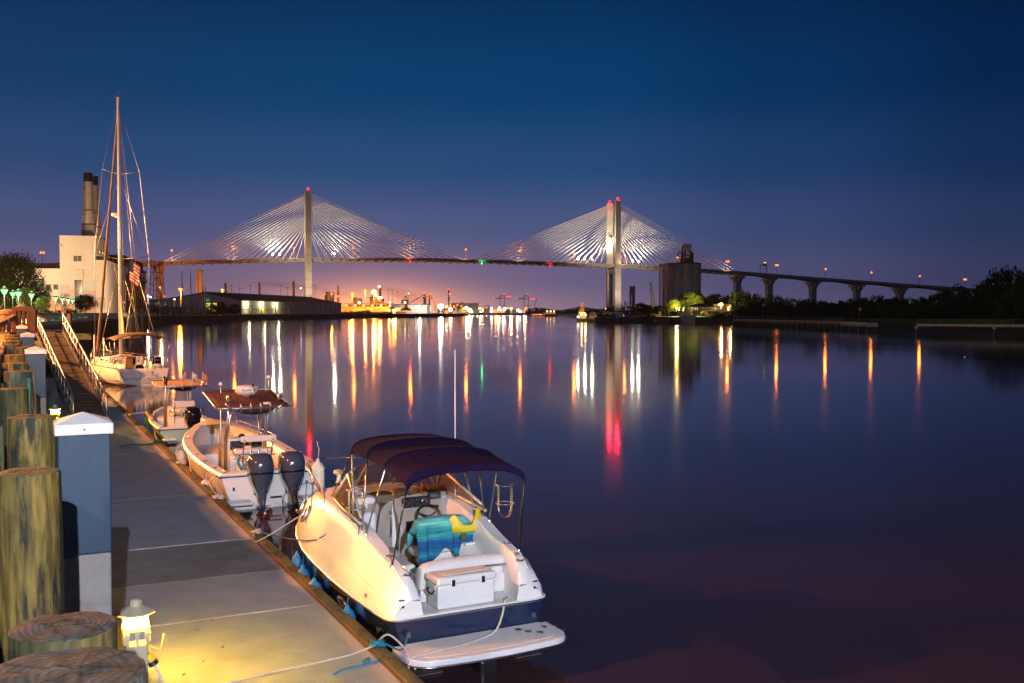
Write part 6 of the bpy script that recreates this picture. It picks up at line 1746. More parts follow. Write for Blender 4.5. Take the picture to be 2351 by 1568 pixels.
# swim platform
pl_ = []
for k in range(9):
    a = math.pi / 2 * k / 8; pl_.append((1.20 - .42 + .42 * math.sin(math.pi / 2 - a) if False else 0, 0))
def platform_outline(w, y0, y1, r, bow=.10, n=8):
    o = [(-w, y1), (-w, y0 + r)]
    for k in range(1, n + 1):
        a = math.pi / 2 * k / n; o.append((-w + r - r * math.cos(a), y0 + r - r * math.sin(a)))
    for k in range(1, 8):
        x = (-w + r) + (2 * (w - r)) * k / 8; o.append((x, y0 - bow * (1 - (x / (w - r)) ** 2) * .6))
    for k in range(0, n + 1):
        a = math.pi / 2 * (1 - k / n); o.append((w - r + r * math.cos(a), y0 + r - r * math.sin(a)))
    o += [(w, y1)]
    return o
ol = platform_outline(1.17, -.80, -.03, .34)
MB().prism(ol, .29, .40).build('swim_platform', M['white_s'], cru, bevel=.022, segs=3)
MB().prism([(x * .9, -.06 + (y + .06) * .86) for x, y in ol], .400, .408).build('platform_tread', M['white_s'], cru, bevel=.006)
T(cru, 'platform_trim', [(x * 1.012, y - .012, .315) for x, y in ol], .016, 'steel', 6)
for p in ((.62, -.22), (.70, -.36), (.83, -.46), (1.0, -.28)):
    MB().lathe([(.045, .40), (.045, .418), (.02, .425)], 10, (p[0], p[1], 0)).build('ladder_socket', M['steel'], cru)
T(cru, 'ladder_end', [(1.16, -.40, .345), (1.26, -.42, .345)], .026, 'steel', 10); T(cru, 'ladder_end', [(1.16, -.18, .345), (1.24, -.18, .345)], .022, 'steel', 10)
# stern drive
Bx(cru, 'stern_drive', (0, -.30, -.05), (.28, .55, .5), 'black', .05); Bx(cru, 'trim_tab', (-.75, -.14, .02), (.4, .3, .02), 'steel_dark', .0); Bx(cru, 'trim_tab', (.75, -.14, .02), (.4, .3, .02), 'steel_dark', .0)
for x in (-.55, .55): T(cru, 'platform_bracket', [(x, -.02, .05), (x, -.6, .28)], .02, 'steel_dark', 6)
# aft seat back with grab rail
rows = []
for x in [-.50, -.47, -.40, -.2, .1, .4, .7, .86, .93, .96]:
    e = min(1, min(abs(x + .50), abs(x - .96)) / .10) ** .5
    h = 1.30 + .035 * math.sin((x + .5) / 1.46 * math.pi)
    rows.append([Vector((x, .66 + .02 * (1 - e), .76)), Vector((x, .64, 1.0)), Vector((x, .60 - .03 * e, .76 + (h - .80) * (.75 + .18 * e))), Vector((x, .64, .76 + (h - .76) * (.80 + .19 * e))), Vector((x, .72, .76 + (h - .74) * (.80 + .20 * e))),
                 Vector((x, .82, .76 + (h - .76) * (.80 + .18 * e))), Vector((x, .87, 1.05)), Vector((x, .90, .9)), Vector((x, .9, .76))])
mb = MB().grid(rows); k = len(rows[0]); mb.f.append(tuple(range(k))); mb.m.append(0); mb.f.append(tuple(len(mb.v) - k + i for i in range(k))); mb.m.append(0)
mb.build('seat_back', M['vinyl'], cru, smooth=True, sub=1)
rows = []
for x in [-.36, -.30, .2, .72, .79]:
    rows.append([Vector((x, .585, .92)), Vector((x, .572, 1.0)), Vector((x, .572, 1.12)), Vector((x, .58, 1.17))])
MB().grid(rows).build('seat_back_panel', M['vinyl'], cru, smooth=True, solid=.012)
T(cru, 'grab_rail', [(-.40, .57, .79), (-.40, .50, .95), (-.39, .50, 1.13), (-.34, .50, 1.175), (-.2, .50, 1.19), (.2, .50, 1.21), (.82, .50, 1.20), (.9, .52, 1.2), (.92, .60, 1.18)], .016, 'steel', 8, True)
for x, y, z in ((-.40, .57, .78), (-.30, .62, 1.215), (.92, .62, 1.18)): MB().ico((x, y, z), .028, 1).build('rail_foot', M['steel'], cru)
Bx(cru, 'transom_inner_wall', (.24, .62, .84), (1.5, .10, .2), 'white', .03)
Bx(cru, 'hatch_panel', (.70, .555, .93), (.34, .02, .26), 'vinyl', .01)
Bx(cru, 'warning_sticker', (.52, .545, .93), (.035, .006, .09), 'red', .0)
Bx(cru, 'warning_sticker', (-.93, 1.05, 1.42), (.10, .04, .02), 'red', .0)
MB().lathe([(.05, 0), (.05, .012), (.03, .02)], 14).build('shower_cap', M['greysteel'], cru); cru.children[-1].location = (.63, .545, .95); cru.children[-1].rotation_euler = (R(90), 0, 0)
MB().lathe([(.035, 0), (.035, .012), (.02, .02)], 14).build('shore_socket', M['steel'], cru); cru.children[-1].location = (.80, .56, 1.08); cru.children[-1].rotation_euler = (R(90), 0, 0)
# cleats, cup holders and vents on the quarters
for x, y, z in ((-.86, .18, 1.32), (.86, .18, 1.32), (-.90, .75, 1.47), (.93, .72, 1.46)):
    o = MB().lathe([(.055, 0), (.055, .012), (.035, .014), (.033, -.0)], 14).build('drink_holder', M['steel'], cru); o.location = (x, y, z)
for s in (-1, 1):
    for k in range(2):
        T(cru, 'stern_vent', [(s * (1.05), .02 + .0 * k, 1.02 - k * .10), (s * .98, -.0, 1.02 - k * .10)], .012, 'steel_dark', 6)
    o = MB().tube([(-.02, 0, 0), (.02, 0, .0)], .02, 8).box((0, 0, -.02), (.06, .04, .07)).build('stern_eye', M['steel'], cru); o.location = (s * .95, -.045, .56)
o = MB().lathe([(.05, 0), (.05, .01), (.02, .02)], 14).build('exhaust_grille', M['steel'], cru); o.location = (-1.15, .55, .45); o.rotation_euler = (0, R(-90), 0)
# bench and lounge seats
Bx(cru, 'bench_base', (.30, 1.25, .72), (1.25, .56, .42), 'white', .06); Bx(cru, 'bench_cushion', (.02, 1.25, .97), (.66, .58, .12), 'vinyl', .05); Bx(cru, 'bench_cushion', (.68, 1.25, .97), (.60, .58, .12), 'vinyl', .05)
# starboard curved lounge back
rows = []
for y, xo, h in ((1.0, .84, 1.16), (1.2, .83, 1.18), (1.45, .80, 1.24), (1.7, .74, 1.34), (1.85, .64, 1.38), (1.92, .50, 1.38)):
    rows.append([Vector((xo - .22, y, .9)), Vector((xo - .22, y, h - .1)), Vector((xo - .17, y, h - .02)), Vector((xo - .06, y, h)), Vector((xo + .04, y, h)), Vector((xo + .06, y + .02, h - .06))])
MB().grid(rows).build('lounge_back', M['vinyl'], cru, smooth=True, sub=1)
rows = [[p + Vector((-.004, 0, 0)) * 0 + Vector((-.01, -.0, .0)) for p in (Vector((r_[1].x - .006, r_[1].y, r_[1].z - .10)), Vector((r_[1].x - .006, r_[1].y, r_[1].z - .16)))] for r_ in rows]
MB().grid(rows).build('lounge_piping', M['taupe'], cru, smooth=True, solid=.01)
Bx(cru, 'lounge_shelf', (.80, 1.75, 1.30), (.36, .5, .04), 'white', .02)
# helm seat (towel hangs over its back)
o = MB().lathe([(.20, .53), (.20, .85), (.27, .95), (.29, 1.02)], 20, (.30, 1.98, 0)).build('helm_seat_base', M['white'], cru, smooth=True)
Bx(cru, 'helm_seat_cushion', (.30, 2.0, 1.12), (.66, .55, .15), 'vinyl', .06)
Bx(cru, 'helm_seat_back', (.30, 1.72, 1.42), (.66, .17, .52), 'vinyl', .07)
Bx(cru, 'port_seat_cushion', (-.40, 1.80, 1.02), (.42, .6, .12), 'vinyl', .05); Bx(cru, 'port_seat_base', (-.42, 1.8, .75), (.40, .55, .44), 'white', .04)
# towel
tw = bpy.data.materials.new('striped_towel'); tw.use_nodes = True
t = tw.node_tree; b = t.nodes['Principled BSDF']; b.inputs['Roughness'].default_value = .95
tc = t.nodes.new('ShaderNodeTexCoord'); sp = t.nodes.new('ShaderNodeSeparateXYZ'); t.links.new(tc.outputs['UV'], sp.inputs[0])
cr_ = t.nodes.new('ShaderNodeValToRGB'); t.links.new(sp.outputs[1], cr_.inputs[0]); cr_.color_ramp.interpolation = 'LINEAR'
stops = [(0, (.0, .10, .22)), (.10, (.005, .06, .20)), (.18, (.02, .30, .36)), (.24, (.01, .10, .26)), (.34, (.015, .13, .30)), (.40, (.05, .42, .38)), (.47, (.02, .34, .30)), (.56, (.16, .62, .50)), (.68, (.28, .72, .60)), (.78, (.10, .50, .46)), (.88, (.02, .22, .36)), (1.0, (.01, .12, .28))]
while len(cr_.color_ramp.elements) < len(stops): cr_.color_ramp.elements.new(.5)
for e, (p, c) in zip(cr_.color_ramp.elements, stops): e.position = p; e.color = (*c, 1)
nz = t.nodes.new('ShaderNodeTexNoise'); mp_ = t.nodes.new('ShaderNodeMapping'); mp_.inputs['Scale'].default_value = (1.5, 60, 1)
t.links.new(tc.outputs['UV'], mp_.inputs[0]); t.links.new(mp_.outputs[0], nz.inputs['Vector']); nz.inputs['Scale'].default_value = 1.0; nz.inputs['Detail'].default_value = 4
rm = t.nodes.new('ShaderNodeValToRGB'); rm.color_ramp.elements[0].position = .42; rm.color_ramp.elements[0].color = (.30, .42, .62, 1); rm.color_ramp.elements[1].position = .56; rm.color_ramp.elements[1].color = (1, 1, 1, 1)
t.links.new(nz.outputs['Fac'], rm.inputs[0]); mx = t.nodes.new('ShaderNodeMix'); mx.data_type = 'RGBA'; mx.blend_type = 'MULTIPLY'; mx.inputs[0].default_value = .75
t.links.new(cr_.outputs[0], mx.inputs[6]); t.links.new(rm.outputs[0], mx.inputs[7]); t.links.new(mx.outputs[2], b.inputs['Base Color'])
rows = []; NU, NV = 40, 34; uvs = []
for j in range(NV + 1):
    v = j / NV                       # 0 = aft hem, 1 = forward hem
    row = []
    for i in range(NU + 1):
        u = i / NU; x = -.16 + .96 * u
        drop = .72 + .30 * (1 - u) ** 5 + .05 * math.sin(u * 9) - (.20 if .22 < u < .75 else 0) * math.sin(max(0, min(1, (u - .22) / .53)) * math.pi)
        Lb = drop * (1 - v / .58) if v < .58 else 0
        topz = 1.70 + .045 * math.sin(u * math.pi) - .20 * max(0, (.10 - u) / .1) ** 2 - .16 * max(0, (u - .86) / .14) ** 2
        fold = .030 * math.sin(u * 38 + 2.2 * math.sin(u * 6 + Lb * 2)) * min(1, Lb * 3) + .045 * math.sin(u * 13 + 1) * min(1, Lb * 1.4)
        if v < .58:
            y = 1.62 - .02 - .10 * Lb * (.4) - fold; z = topz - Lb
            if Lb < .08: y += (.08 - Lb) * .5; 
        else:
            w = (v - .58) / .42; y = 1.66 + .17 * min(1, w * 2.2) + (.02 if w > .45 else 0); z = topz + .012 - max(0, w - .45) * .5
        row.append(Vector((x + (.04 * math.sin(v * 5) if u in (0, 1) else 0), y, z)))
    rows.append(row)
towel = MB().grid(rows).build('striped_towel', tw, smooth=True, solid=.008)
uvl = towel.data.uv_layers.new(name='UVMap')
for poly_ in towel.data.polygons:
    for li in poly_.loop_indices:
        vi = towel.data.loops[li].vertex_index; uvl.data[li].uv = ((vi % (NU + 1)) / NU, max(0, .60 - (1.72 - towel.data.vertices[vi].co.z) / 1.25) if (vi // (NU + 1)) / NV < .58 else .60 + ((vi // (NU + 1)) / NV - .58) * .6)
towel.location = CP; towel.rotation_euler.z = -CH; towel.scale = (1.07, 1.06, 1)
tag(towel, 'turquoise, green and blue striped towel draped over the cruiser helm seat', 'towel')
# helm
rows = []
for x in (-.02, .04, .45, .86, .92):
    e = 0 if x in (-.02, .92) else 1
    rows.append([Vector((x, 2.72, .55)), Vector((x, 2.66, 1.1)), Vector((x, 2.62, 1.35)), Vector((x, 2.74, 1.62)), Vector((x, 2.82, 1.68 + .03 * e)), Vector((x, 2.9, 1.90 + .05 * e)), Vector((x, 3.0, 1.98 + .04 * e)), Vector((x, 3.3, 1.92))])
MB().grid(rows).build('helm_console', M['taupe'], cru, smooth=True, solid=.02)
Bx(cru, 'gauge_panel', (.34, 2.80, 1.80), (.50, .05, .19), 'black', .04)
cru.children[-1].rotation_euler.x = 0
for i, (x, z, r_) in enumerate(((.15, 1.79, .055), (.27, 1.83, .036), (.36, 1.84, .036), (.27, 1.755, .033), (.36, 1.755, .033), (.47, 1.80, .05))):
    o = MB().lathe([(r_, 0), (r_, .012), (r_ * .86, .016), (r_ * .84, .008), (.001, .008)], 16).build('gauge', M['steel'], cru); o.location = (x, 2.772, z); o.rotation_euler = (R(90), 0, 0)
    o = MB().lathe([(r_ * .8, 0), (r_ * .8, .002)], 16).build('gauge_face', M['winglass'], cru); o.location = (x, 2.758, z); o.rotation_euler = (R(90), 0, 0)
Bx(cru, 'switch_panel', (.22, 2.62, 1.42), (.26, .03, .20), 'black', .03)
wh_ = MB(); wh_.tube([(.44 + .21 * math.cos(a), 2.50 + .07 * math.sin(a), 1.58 + .20 * math.sin(a)) for a in [2 * math.pi * k / 28 for k in range(28)]], .017, 8, closed=True); wh_.build('steering_wheel', M['black'], cru, smooth=True)
for a in (R(30), R(150), R(270)): T(cru, 'wheel_spoke', [(.44, 2.52, 1.58), (.44 + .2 * math.cos(a), 2.50 + .07 * math.sin(a), 1.58 + .19 * math.sin(a))], .014, mat('wood_spoke', (.22, .07, .02), .2, coat=1) if a < 1 else 'black', 6)
MB().ico((.44, 2.5, 1.58), (.045, .03, .045), 2).build('wheel_hub', M['steel'], cru, smooth=True)
T(cru, 'steering_column', [(.44, 2.52, 1.57), (.44, 2.66, 1.5)], .04, 'black', 10)
Bx(cru, 'chart_plotter', (.66, 2.80, 1.90), (.22, .06, .14), 'black', .015); Bx(cru, 'plotter_screen', (.65, 2.765, 1.90), (.16, .006, .10), 'winglass', .0)
Bx(cru, 'rocker_switches', (.66, 2.76, 1.70), (.12, .03, .05), 'black', .005); Bx(cru, 'throttle_box', (.93, 2.45, 1.45), (.10, .22, .14), 'black', .02)
# bulkhead, companion door, port side moulding
Bx(cru, 'cabin_bulkhead', (-.02, 3.05, 1.15), (1.86, .06, 1.3), 'white', .02)
Bx(cru, 'cabin_door', (-.22, 2.98, 1.2), (.42, .04, 1.2), 'taupe', .04); Bx(cru, 'step_moulding', (-.22, 2.80, .78), (.5, .4, .5), 'taupe', .08)
Bx(cru, 'port_cabinet', (-.66, 2.78, 1.15), (.46, .5, 1.2), 'white', .06); Bx(cru, 'black_stripe', (-.68, 2.52, 1.38), (.40, .01, .035), 'black', .0)
Bx(cru, 'cabin_top', (0, 3.3, 1.84), (1.7, .5, .12), 'white', .05)
T(cru, 'grab_handle', [(-.06, 2.95, 1.2), (-.06, 2.9, 1.3), (-.06, 2.9, 1.55), (-.06, 2.95, 1.65)], .013, 'steel', 8, True)
# windshield
wf = mat('windshield_frame', (.62, .58, .52), .35, .5, var=.05)
for s in (-1, 1):
    a, b_, c, d, e = (s * 1.02, 1.60, 1.80), (s * 1.00, 2.5, 1.87), (s * .90, 3.25, 1.91), (s * .80, 2.85, 2.36), (s * 1.0, 1.66, 1.88)
    T(cru, 'windshield_frame', [e, d], .024, wf, 8); T(cru, 'windshield_frame', [a, b_, c], .026, wf, 8); T(cru, 'windshield_frame', [c, d], .026, wf, 8)
    MB().slab([a, b_, c, d, e], (s * .008, 0, 0)).build('side_glass', M['amberglass'], cru)
    f0, f1 = [(s * .90, 3.25, 1.91), (s * .66, 3.62, 1.94), (s * .34, 3.86, 1.96), (0, 3.93, 1.97)], [(s * .80, 2.85, 2.36), (s * .58, 3.13, 2.41), (s * .30, 3.33, 2.44), (0, 3.38, 2.45)]
    T(cru, 'windshield_frame', f0, .024, wf, 8, True); T(cru, 'windshield_frame', f1, .022, wf, 8, True)
    T(cru, 'windshield_frame', [f0[2], f1[2]], .018, wf, 8)
    g0, g1 = smooth_pts(f0), smooth_pts(f1)
    MB().grid([[p, q] for p, q in zip(g0, g1)]).build('front_glass', M['amberglass'], cru, smooth=True)
# bimini
def bz(x, y):
    u = min(1, abs(x) / .90); t = (y - .1) / 2.5
    c = 2.80 + .22 * math.sin(min(1, max(0, t * .9 + .1)) * math.pi * .62)
    rid = .014 * (math.exp(-((t - .36) / .035) ** 2) + math.exp(-((t - .70) / .035) ** 2))
    sagg = -.03 * (math.sin(t * math.pi * 2.9) ** 2) * (1 - u * u)
    return c - .09 * u ** 2.4 - .12 * u ** 9 + rid + sagg
rows = []
NXb, NYb = 34, 34
for j in range(NYb + 1):
    t = j / NYb; row = []
    for i in range(NXb + 1):
        f = -1 + 2 * i / NXb
        x = .90 * math.sin(f * math.pi / 2 * .98) / math.sin(math.pi / 2 * .98)
        y0 = .12 + .10 * (1 - f * f); y1 = 2.40 + .40 * (1 - f * f)
        y = y0 + (y1 - y0) * t
        z = bz(x, .1 + 2.5 * t) + .006 * math.sin(x * 23 + t * 9) * (1 if t < .4 else .4) + .012 * math.sin(f * 40) * max(0, abs(f) - .8) * 3
        row.append(Vector((x, y, z)))
    rows.append(row)
fr_ = [p + Vector((0, -.015, -.10)) for p in rows[0]]
MB().grid([fr_] + rows + [[p + Vector((0, .02, -.10)) for p in rows[-1]]]).build('bimini_canvas', M['canvas'], cru, smooth=True, solid=.012)
for t in (0.005, .36, .70, .995):
    j = min(NYb, int(t * NYb)); T(cru, 'bimini_seam', [p + Vector((0, 0, .012 if 0 < j < NYb else .012)) for p in rows[j]], .007, 'canvas', 5)
for s in (-1, 1):
    rr0, rr36, rr7, rr1 = [rows[min(NYb, int(t * NYb))][0 if s < 0 else NXb] for t in (0.02, .36, .70, .98)]
    piv = (s * 1.0, 1.45, 1.66)
    T(cru, 'bimini_pole', [piv, rr36 + Vector((0, 0, -.02))], .013, 'steel', 8)
    T(cru, 'bimini_pole', [(s * 1.0, 1.62, 1.70), rr7 + Vector((0, 0, -.02))], .013, 'steel', 8); T(cru, 'bimini_pole', [(s * 1.0, 2.0, 1.78), rr1 + Vector((0, 0, -.02))], .017, 'galv', 8)
    T(cru, 'bimini_brace', [(s * .98, .45, 1.40), rr0 + Vector((0, 0, -.05))], .013 if s < 0 else .019, 'black', 8)
    T(cru, 'bimini_strap', [(s * .93, 3.3, 1.93), rr1 + Vector((0, 0, -.03))], .008, 'black', 6)
    for pv in (piv, (s * .98, .45, 1.40)): MB().ico(pv, .03, 1).build('pole_foot', M['steel'], cru)
T(cru, 'whip_aerial', [(.95, 2.6, 1.85), (.95, 2.6, 4.45)], [.014, .006] if False else .010, 'white', 6)
# fender baskets on the poles
def basket(x, y, z, name='fender_basket'):
    p = MB()
    for dz in (0, -.30):
        p.tube([(x + .14 * math.cos(a), y + .14 * math.sin(a), z + dz) for a in [2 * math.pi * k / 16 for k in range(16)]], .008, 6, closed=True)
    for k in range(2):
        a = k * math.pi / 2 + .4; c, s_ = .14 * math.cos(a), .14 * math.sin(a)
        p.tube(smooth_pts([(x + c, y + s_, z), (x + c, y + s_, z - .35), (x + c * .7, y + s_ * .7, z - .48), (x, y, z - .53), (x - c * .7, y - s_ * .7, z - .48), (x - c, y - s_, z - .35), (x - c, y - s_, z)], 4), .007, 6)
    p.build(name, M['steel'], cru, smooth=True)
basket(1.12, 1.15, 2.30); basket(-.98, 1.95, 2.28)
# bow rail
def bowrail(s):
    pts = [(s * .98, 3.5, 1.88), (s * 1.0, 3.8, 2.06), (s * .98, 4.3, 2.20), (s * .85, 5.0, 2.18), (s * .62, 5.7, 2.14), (s * .34, 6.25, 2.10), (0, 6.52, 2.08)]
    T(cru, 'bow_rail', pts, .014, 'steel', 8, True)
    for x, y, z in pts[2:6]:
        B, zr, D, zd = csec(min(y, 6.2)); T(cru, 'rail_stanchion', [(s * max(.05, D - .06), min(y, 6.25) - .08, zd), (x, y, z)], .011, 'steel', 6)
bowrail(-1); bowrail(1)
# portholes: in the topsides forward and one in the navy hull
def porthole(y, f, rx, rz_, navy=False):
    B, zr, D, zd = csec(y)
    if navy: p = Vector((-(B * .91), y, .47)); nrm_ = Vector((-1, 0, -.38)).normalized()
    else:
        p = Vector((-(B - (B - D) * .26), y, zr + (zd - zr) * f)); nrm_ = Vector((-.86, .12 + .25 * (y > 4.6), .48)).normalized()
    q = nrm_.to_track_quat('Z', 'Y')
    o = MB().lathe([(1, -.02), (1.0, .02), (.82, .03), (.80, .01), (.001, .01)], 24).build('porthole', M['steel'], cru, smooth=True); o.location = p; o.rotation_mode = 'QUATERNION'; o.rotation_quaternion = q; o.scale = (rx, rz_, 1)
    g = MB().lathe([(.78, .012), (.78, .016)], 24).build('porthole_glass', M['amberglass' if not navy else 'winglass'], o)
porthole(4.15, .62, .11, .16); porthole(4.95, .62, .10, .15); porthole(2.05, 0, .17, .09, True)
o = MB().lathe([(.03, 0), (.03, .02), (.012, .025)], 12).build('hull_fitting', M['steel'], cru); o.location = (-1.245, .75, .93); o.rotation_euler = (0, R(-90), 0)
# foredeck gear: windlass, teal cap, hatch
o = MB().lathe([(.07, 0), (.05, .03), (.035, .12), (.06, .16), (.10, .19), (.09, .24), (.02, .26)], 14).build('windlass', M['vinyl'], cru, smooth=True); o.location = (-.30, 4.85, 1.86)
MB().ico((-.10, 4.7, 1.98), (.17, .14, .10), 2).build('spotlight_cap', M['rope_t'], cru, smooth=True); Bx(cru, 'spotlight', (-.10, 4.66, 1.9), (.26, .18, .14), 'white', .05)
Bx(cru, 'deck_hatch', (0, 5.3, 1.79), (.5, .5, .05), 'winglass', .02)
for s, y in ((-1, 4.3), (1, 4.3), (-1, 2.7), (-1, .30), (1, .30)):
    zz = csec(y)[3] + .03; xx = s * (csec(y)[2] - .10)
    o = MB().tube([(0, -.09, .03), (0, .09, .03)], .011, 6).tube([(0, -.03, 0), (0, -.03, .03)], .011, 6).tube([(0, .03, 0), (0, .03, .03)], .011, 6).build('cleat', M['steel'], cru); o.location = (xx, y, zz)
# things lying on and in the cruiser --------------------------------------------
ck = thing('cooler', 'large white ice chest with two black latches on the cruiser transom', 'cooler', cw(-.03, .27, .772), -CH)
ck.scale = (1.03, 1.05, 1.14)
Cc = mat('cooler_plastic', (.74, .75, .72), .4, var=.04, bump=.05, bs=120)
Bx(ck, 'body', (0, 0, .155), (.90, .40, .31), Cc, .035); Bx(ck, 'lid', (0, 0, .365), (.935, .435, .10), Cc, .035)
MB().box((0, 0, .424), (.62, .26, .008)).build('lid_pad', Cc, ck, bevel=.003)
for k in range(7): MB().box((.16 + k * .045, -.10, .431), (.03, .10, .008)).build('lid_rib', Cc, ck)
for x in (-.22, .25):
    Bx(ck, 'latch', (x, -.224, .335), (.052, .02, .085), 'black', .008); Bx(ck, 'latch_plate', (x, -.219, .335), (.085, .012, .11), Cc, .004)
for z in (.22, .13, .10, .07): Bx(ck, 'moulded_line', (0.0 if z < .2 else .02, -.2015, z), (.80 if z < .2 else .3, .006, .010), Cc, .0)
T(ck, 'handle', [(-.455, -.1, .24), (-.50, -.1, .20), (-.50, .1, .20), (-.455, .1, .24)], .012, 'black', 8); Bx(ck, 'handle_recess', (-.452, 0, .25), (.012, .22, .10), Cc, .004)
wb = thing('water_bottle', 'small clear water bottle with a blue label on the starboard shelf of the cruiser', 'bottle', cw(.86, 1.72, 1.322), -CH)
MB().lathe([(.03, 0), (.032, .02), (.032, .10), (.014, .135), (.014, .145)], 12).build('body', glass('bottle_plastic', (.6, .7, .75), .45), wb, smooth=True); MB().lathe([(.033, .035), (.033, .085)], 12, cap=False).build('label_band', M['post_blue'], wb); MB().lathe([(.016, .145), (.016, .165)], 10).build('cap', M['white'], wb)
lb_ = thing('liquor_bottle', 'square liquor bottle with brown contents standing on the helm dash', 'bottle', cw(.48, 2.80, 1.93), -CH)
Bx(lb_, 'body', (0, 0, .10), (.10, .08, .20), glass('bottle_glass', (.5, .3, .15), .5), .015); Bx(lb_, 'liquor', (0, 0, .055), (.085, .065, .10), mat('liquor', (.25, .06, .01), .1), .01); MB().lathe([(.02, .20), (.016, .25), (.022, .26), (.02, .30)], 10).build('neck', M['clearglass'], lb_, smooth=True)
yl = thing('yellow_float_seat', 'bright yellow plastic float seat with two raised lobes behind the towel', 'float', cw(.66, 1.62, 1.50), -CH)
rows = []
for i in range(25):
    u = i / 24; h = .10 + .19 * math.exp(-((u - .16) / .15) ** 2) + .27 * math.exp(-((u - .86) / .12) ** 2); yy = -.10 * math.sin(u * math.pi)
    rows.append([Vector((-.30 + .62 * u, yy + .03 * w_, h * w_)) for w_ in (0, .35, .7, .92, 1.0)])
MB().grid(rows).build('backrest', M['yellow'], yl, smooth=True, solid=.05); Bx(yl, 'seat', (.0, .10, .02), (.5, .3, .08), 'yellow', .03)
gbn = thing('green_torch', 'green and black torch lying behind the towel on the starboard side', 'torch', cw(.66, 1.60, 1.42), -CH + .6)
MB().tube([(-.12, 0, 0), (.06, 0, 0)], .045, 12).build('handle', M['leaf_y'], gbn, smooth=True); MB().tube([(.06, 0, 0), (.12, 0, 0)], [.06, .065], 12).build('lens_hood', M['black'], gbn, smooth=True)
# upright white fender in the bow rail
wf_ = thing('white_fender', 'white fender standing upright inside the cruiser bow rail', 'fender', cw(-.62, 5.05, 1.70), -CH)
MB().lathe([(.03, 0), (.10, .04), (.12, .10), (.12, .44), (.09, .52), (.035, .56), (.03, .62)], 16).build('body', M['fender_w'], wf_, smooth=True); T(wf_, 'lanyard', [(0, 0, .6), (.02, 0, .8), (-.02, 0, .95)], .008, 'rope_w', 6)
# blue fenders hanging between the hull and the dock
for i, (y, dz, w, lab) in enumerate(((4.55, .30, .11, 'blue cylindrical fender nearest the cruiser bow'), (3.85, .22, .12, 'blue ball ended fender, second from the cruiser bow'), (3.05, .20, .135, 'blue fender, third from the cruiser bow, below the dark hull'), (1.45, .18, .125, 'blue cylindrical fender nearest the stern, beside the dock edge'))):
    B, zr, D, zd = csec(y)
    f = thing('blue_fender', lab, 'fender', cw(-(B + w * .15), y, dz + .14), -CH, 'blue fenders on the dock side of the cruiser')
    MB().lathe([(.02, -.24), (w * .7, -.21), (w, -.12), (w, .10), (w * .8, .18), (.04, .23), (.03, .28)], 16).build('body', M['fender'], f, smooth=True)
    top_ = Vector((.22 + w * .6, .10 + (0.25 if i < 3 else .15), zd - dz + .03)); mid = Vector((w * .55 - .0, .04, zr - dz + .03))
    T(f, 'line', [(0, 0, .27), tuple(mid), (.12 + w * .6, .1, (zd + zr) / 2 - dz + .12), tuple(top_)], .009, 'rope_b', 6)
    MB().ico(tuple(top_), .035, 1).build('knot', M['rope_b'], f)
# mooring lines of the cruiser
rope('mooring_line', 'blue line from the cruiser side cleat to the dock knot near the bow', [cw(-.93, 2.7, 1.87), cw(-1.25, 3.1, 1.25), dk(9.2, -.05, .56)], .011, 'rope_b')
rope('mooring_line', 'pale slack bow line from the cruiser to the dock edge', [cw(-.75, 5.5, 1.2), cw(-1.5, 6.0, .62), dk(9.35, -.1, .57)], .014, 'rope_w')
rope('mooring_line', 'blue spring line down the cruiser side to the rear fender', [cw(-.95, 1.45, 1.62), cw(-1.10, 1.40, 1.4), cw(-1.24, 1.46, .8)], .014, 'rope_b')
rope('mooring_line', 'teal stern line tying the cruiser corner to the dock', [cw(-.95, -.06, .56), cw(-1.12, -.25, .42), dk(1.45, .02, .55)], .013, 'rope_t')
rope('stern_rope', 'thick pale rope lying over the transom and across the swim platform', [cw(.62, .12, .80), cw(.50, -.04, .80), cw(.42, -.10, .60), cw(.22, -.22, .425), cw(-.35, -.45, .42), cw(-.9, -.55, .42), cw(-1.12, -.58, .40), cw(-1.18, -.62, .2)], .016, 'rope_w')
rope('dock_rope', 'long pale rope lying across the dock slabs towards the lower edge', [dk(1.45, -.12, .56), dk(1.35, -.5, .517), dk(1.22, -1.1, .517), dk(1.15, -1.6, .517), dk(.95, -2.4, .517), dk(.5, -3.1, .517)], .014, 'rope_w')
rope('dock_rope', 'pale rope loop between the dock knot and the swim platform', [dk(1.5, -.1, .56), dk(1.6, .12, .62), dk(1.35, .32, .4), dk(1.0, .28, .30)], .014, 'rope_w')
kn = [dk(1.45 + .07 * math.cos(a * 2.2), -.10 + .10 * math.sin(a * 1.7), .55 + .02 * math.sin(a) + a * .004) for a in [k * .55 for k in range(26)]]
rope('rope_knot', 'teal rope wound into a knot at the dock edge beside the cruiser stern', kn, .014, 'rope_t')
rope('rope_tail', 'loose end of teal rope curling over the dock slab', [dk(1.45, -.12, .55), dk(1.15, -.18, .517), dk(.92, -.30, .517), dk(.98, -.46, .517), dk(1.08, -.34, .53), dk(.9, -.45, .517), dk(.85, -.75, .517), dk(.72, -.92, .517)], .013, 'rope_t')
kn = [dk(9.25 + .09 * math.cos(a * 2.1), -.10 + .09 * math.sin(a * 1.6), .55 + .02 * math.sin(a) + a * .004) for a in [k * .55 for k in range(24)]]
rope('rope_knot', 'pale rope wound into a knot at the dock edge by the cruiser bow', kn, .015, 'rope_w')
# ------------------------------------------------------------------ centre console boats
def meshify(o):
    bpy.context.view_layer.update()
    me = bpy.data.meshes.new_from_object(o)
    n = bpy.data.objects.new('lettering', me); COL.objects.link(n); n.parent = o.parent; n.location = o.location; n.rotation_euler = o.rotation_euler
    bpy.data.objects.remove(o); n.name = 'lettering'

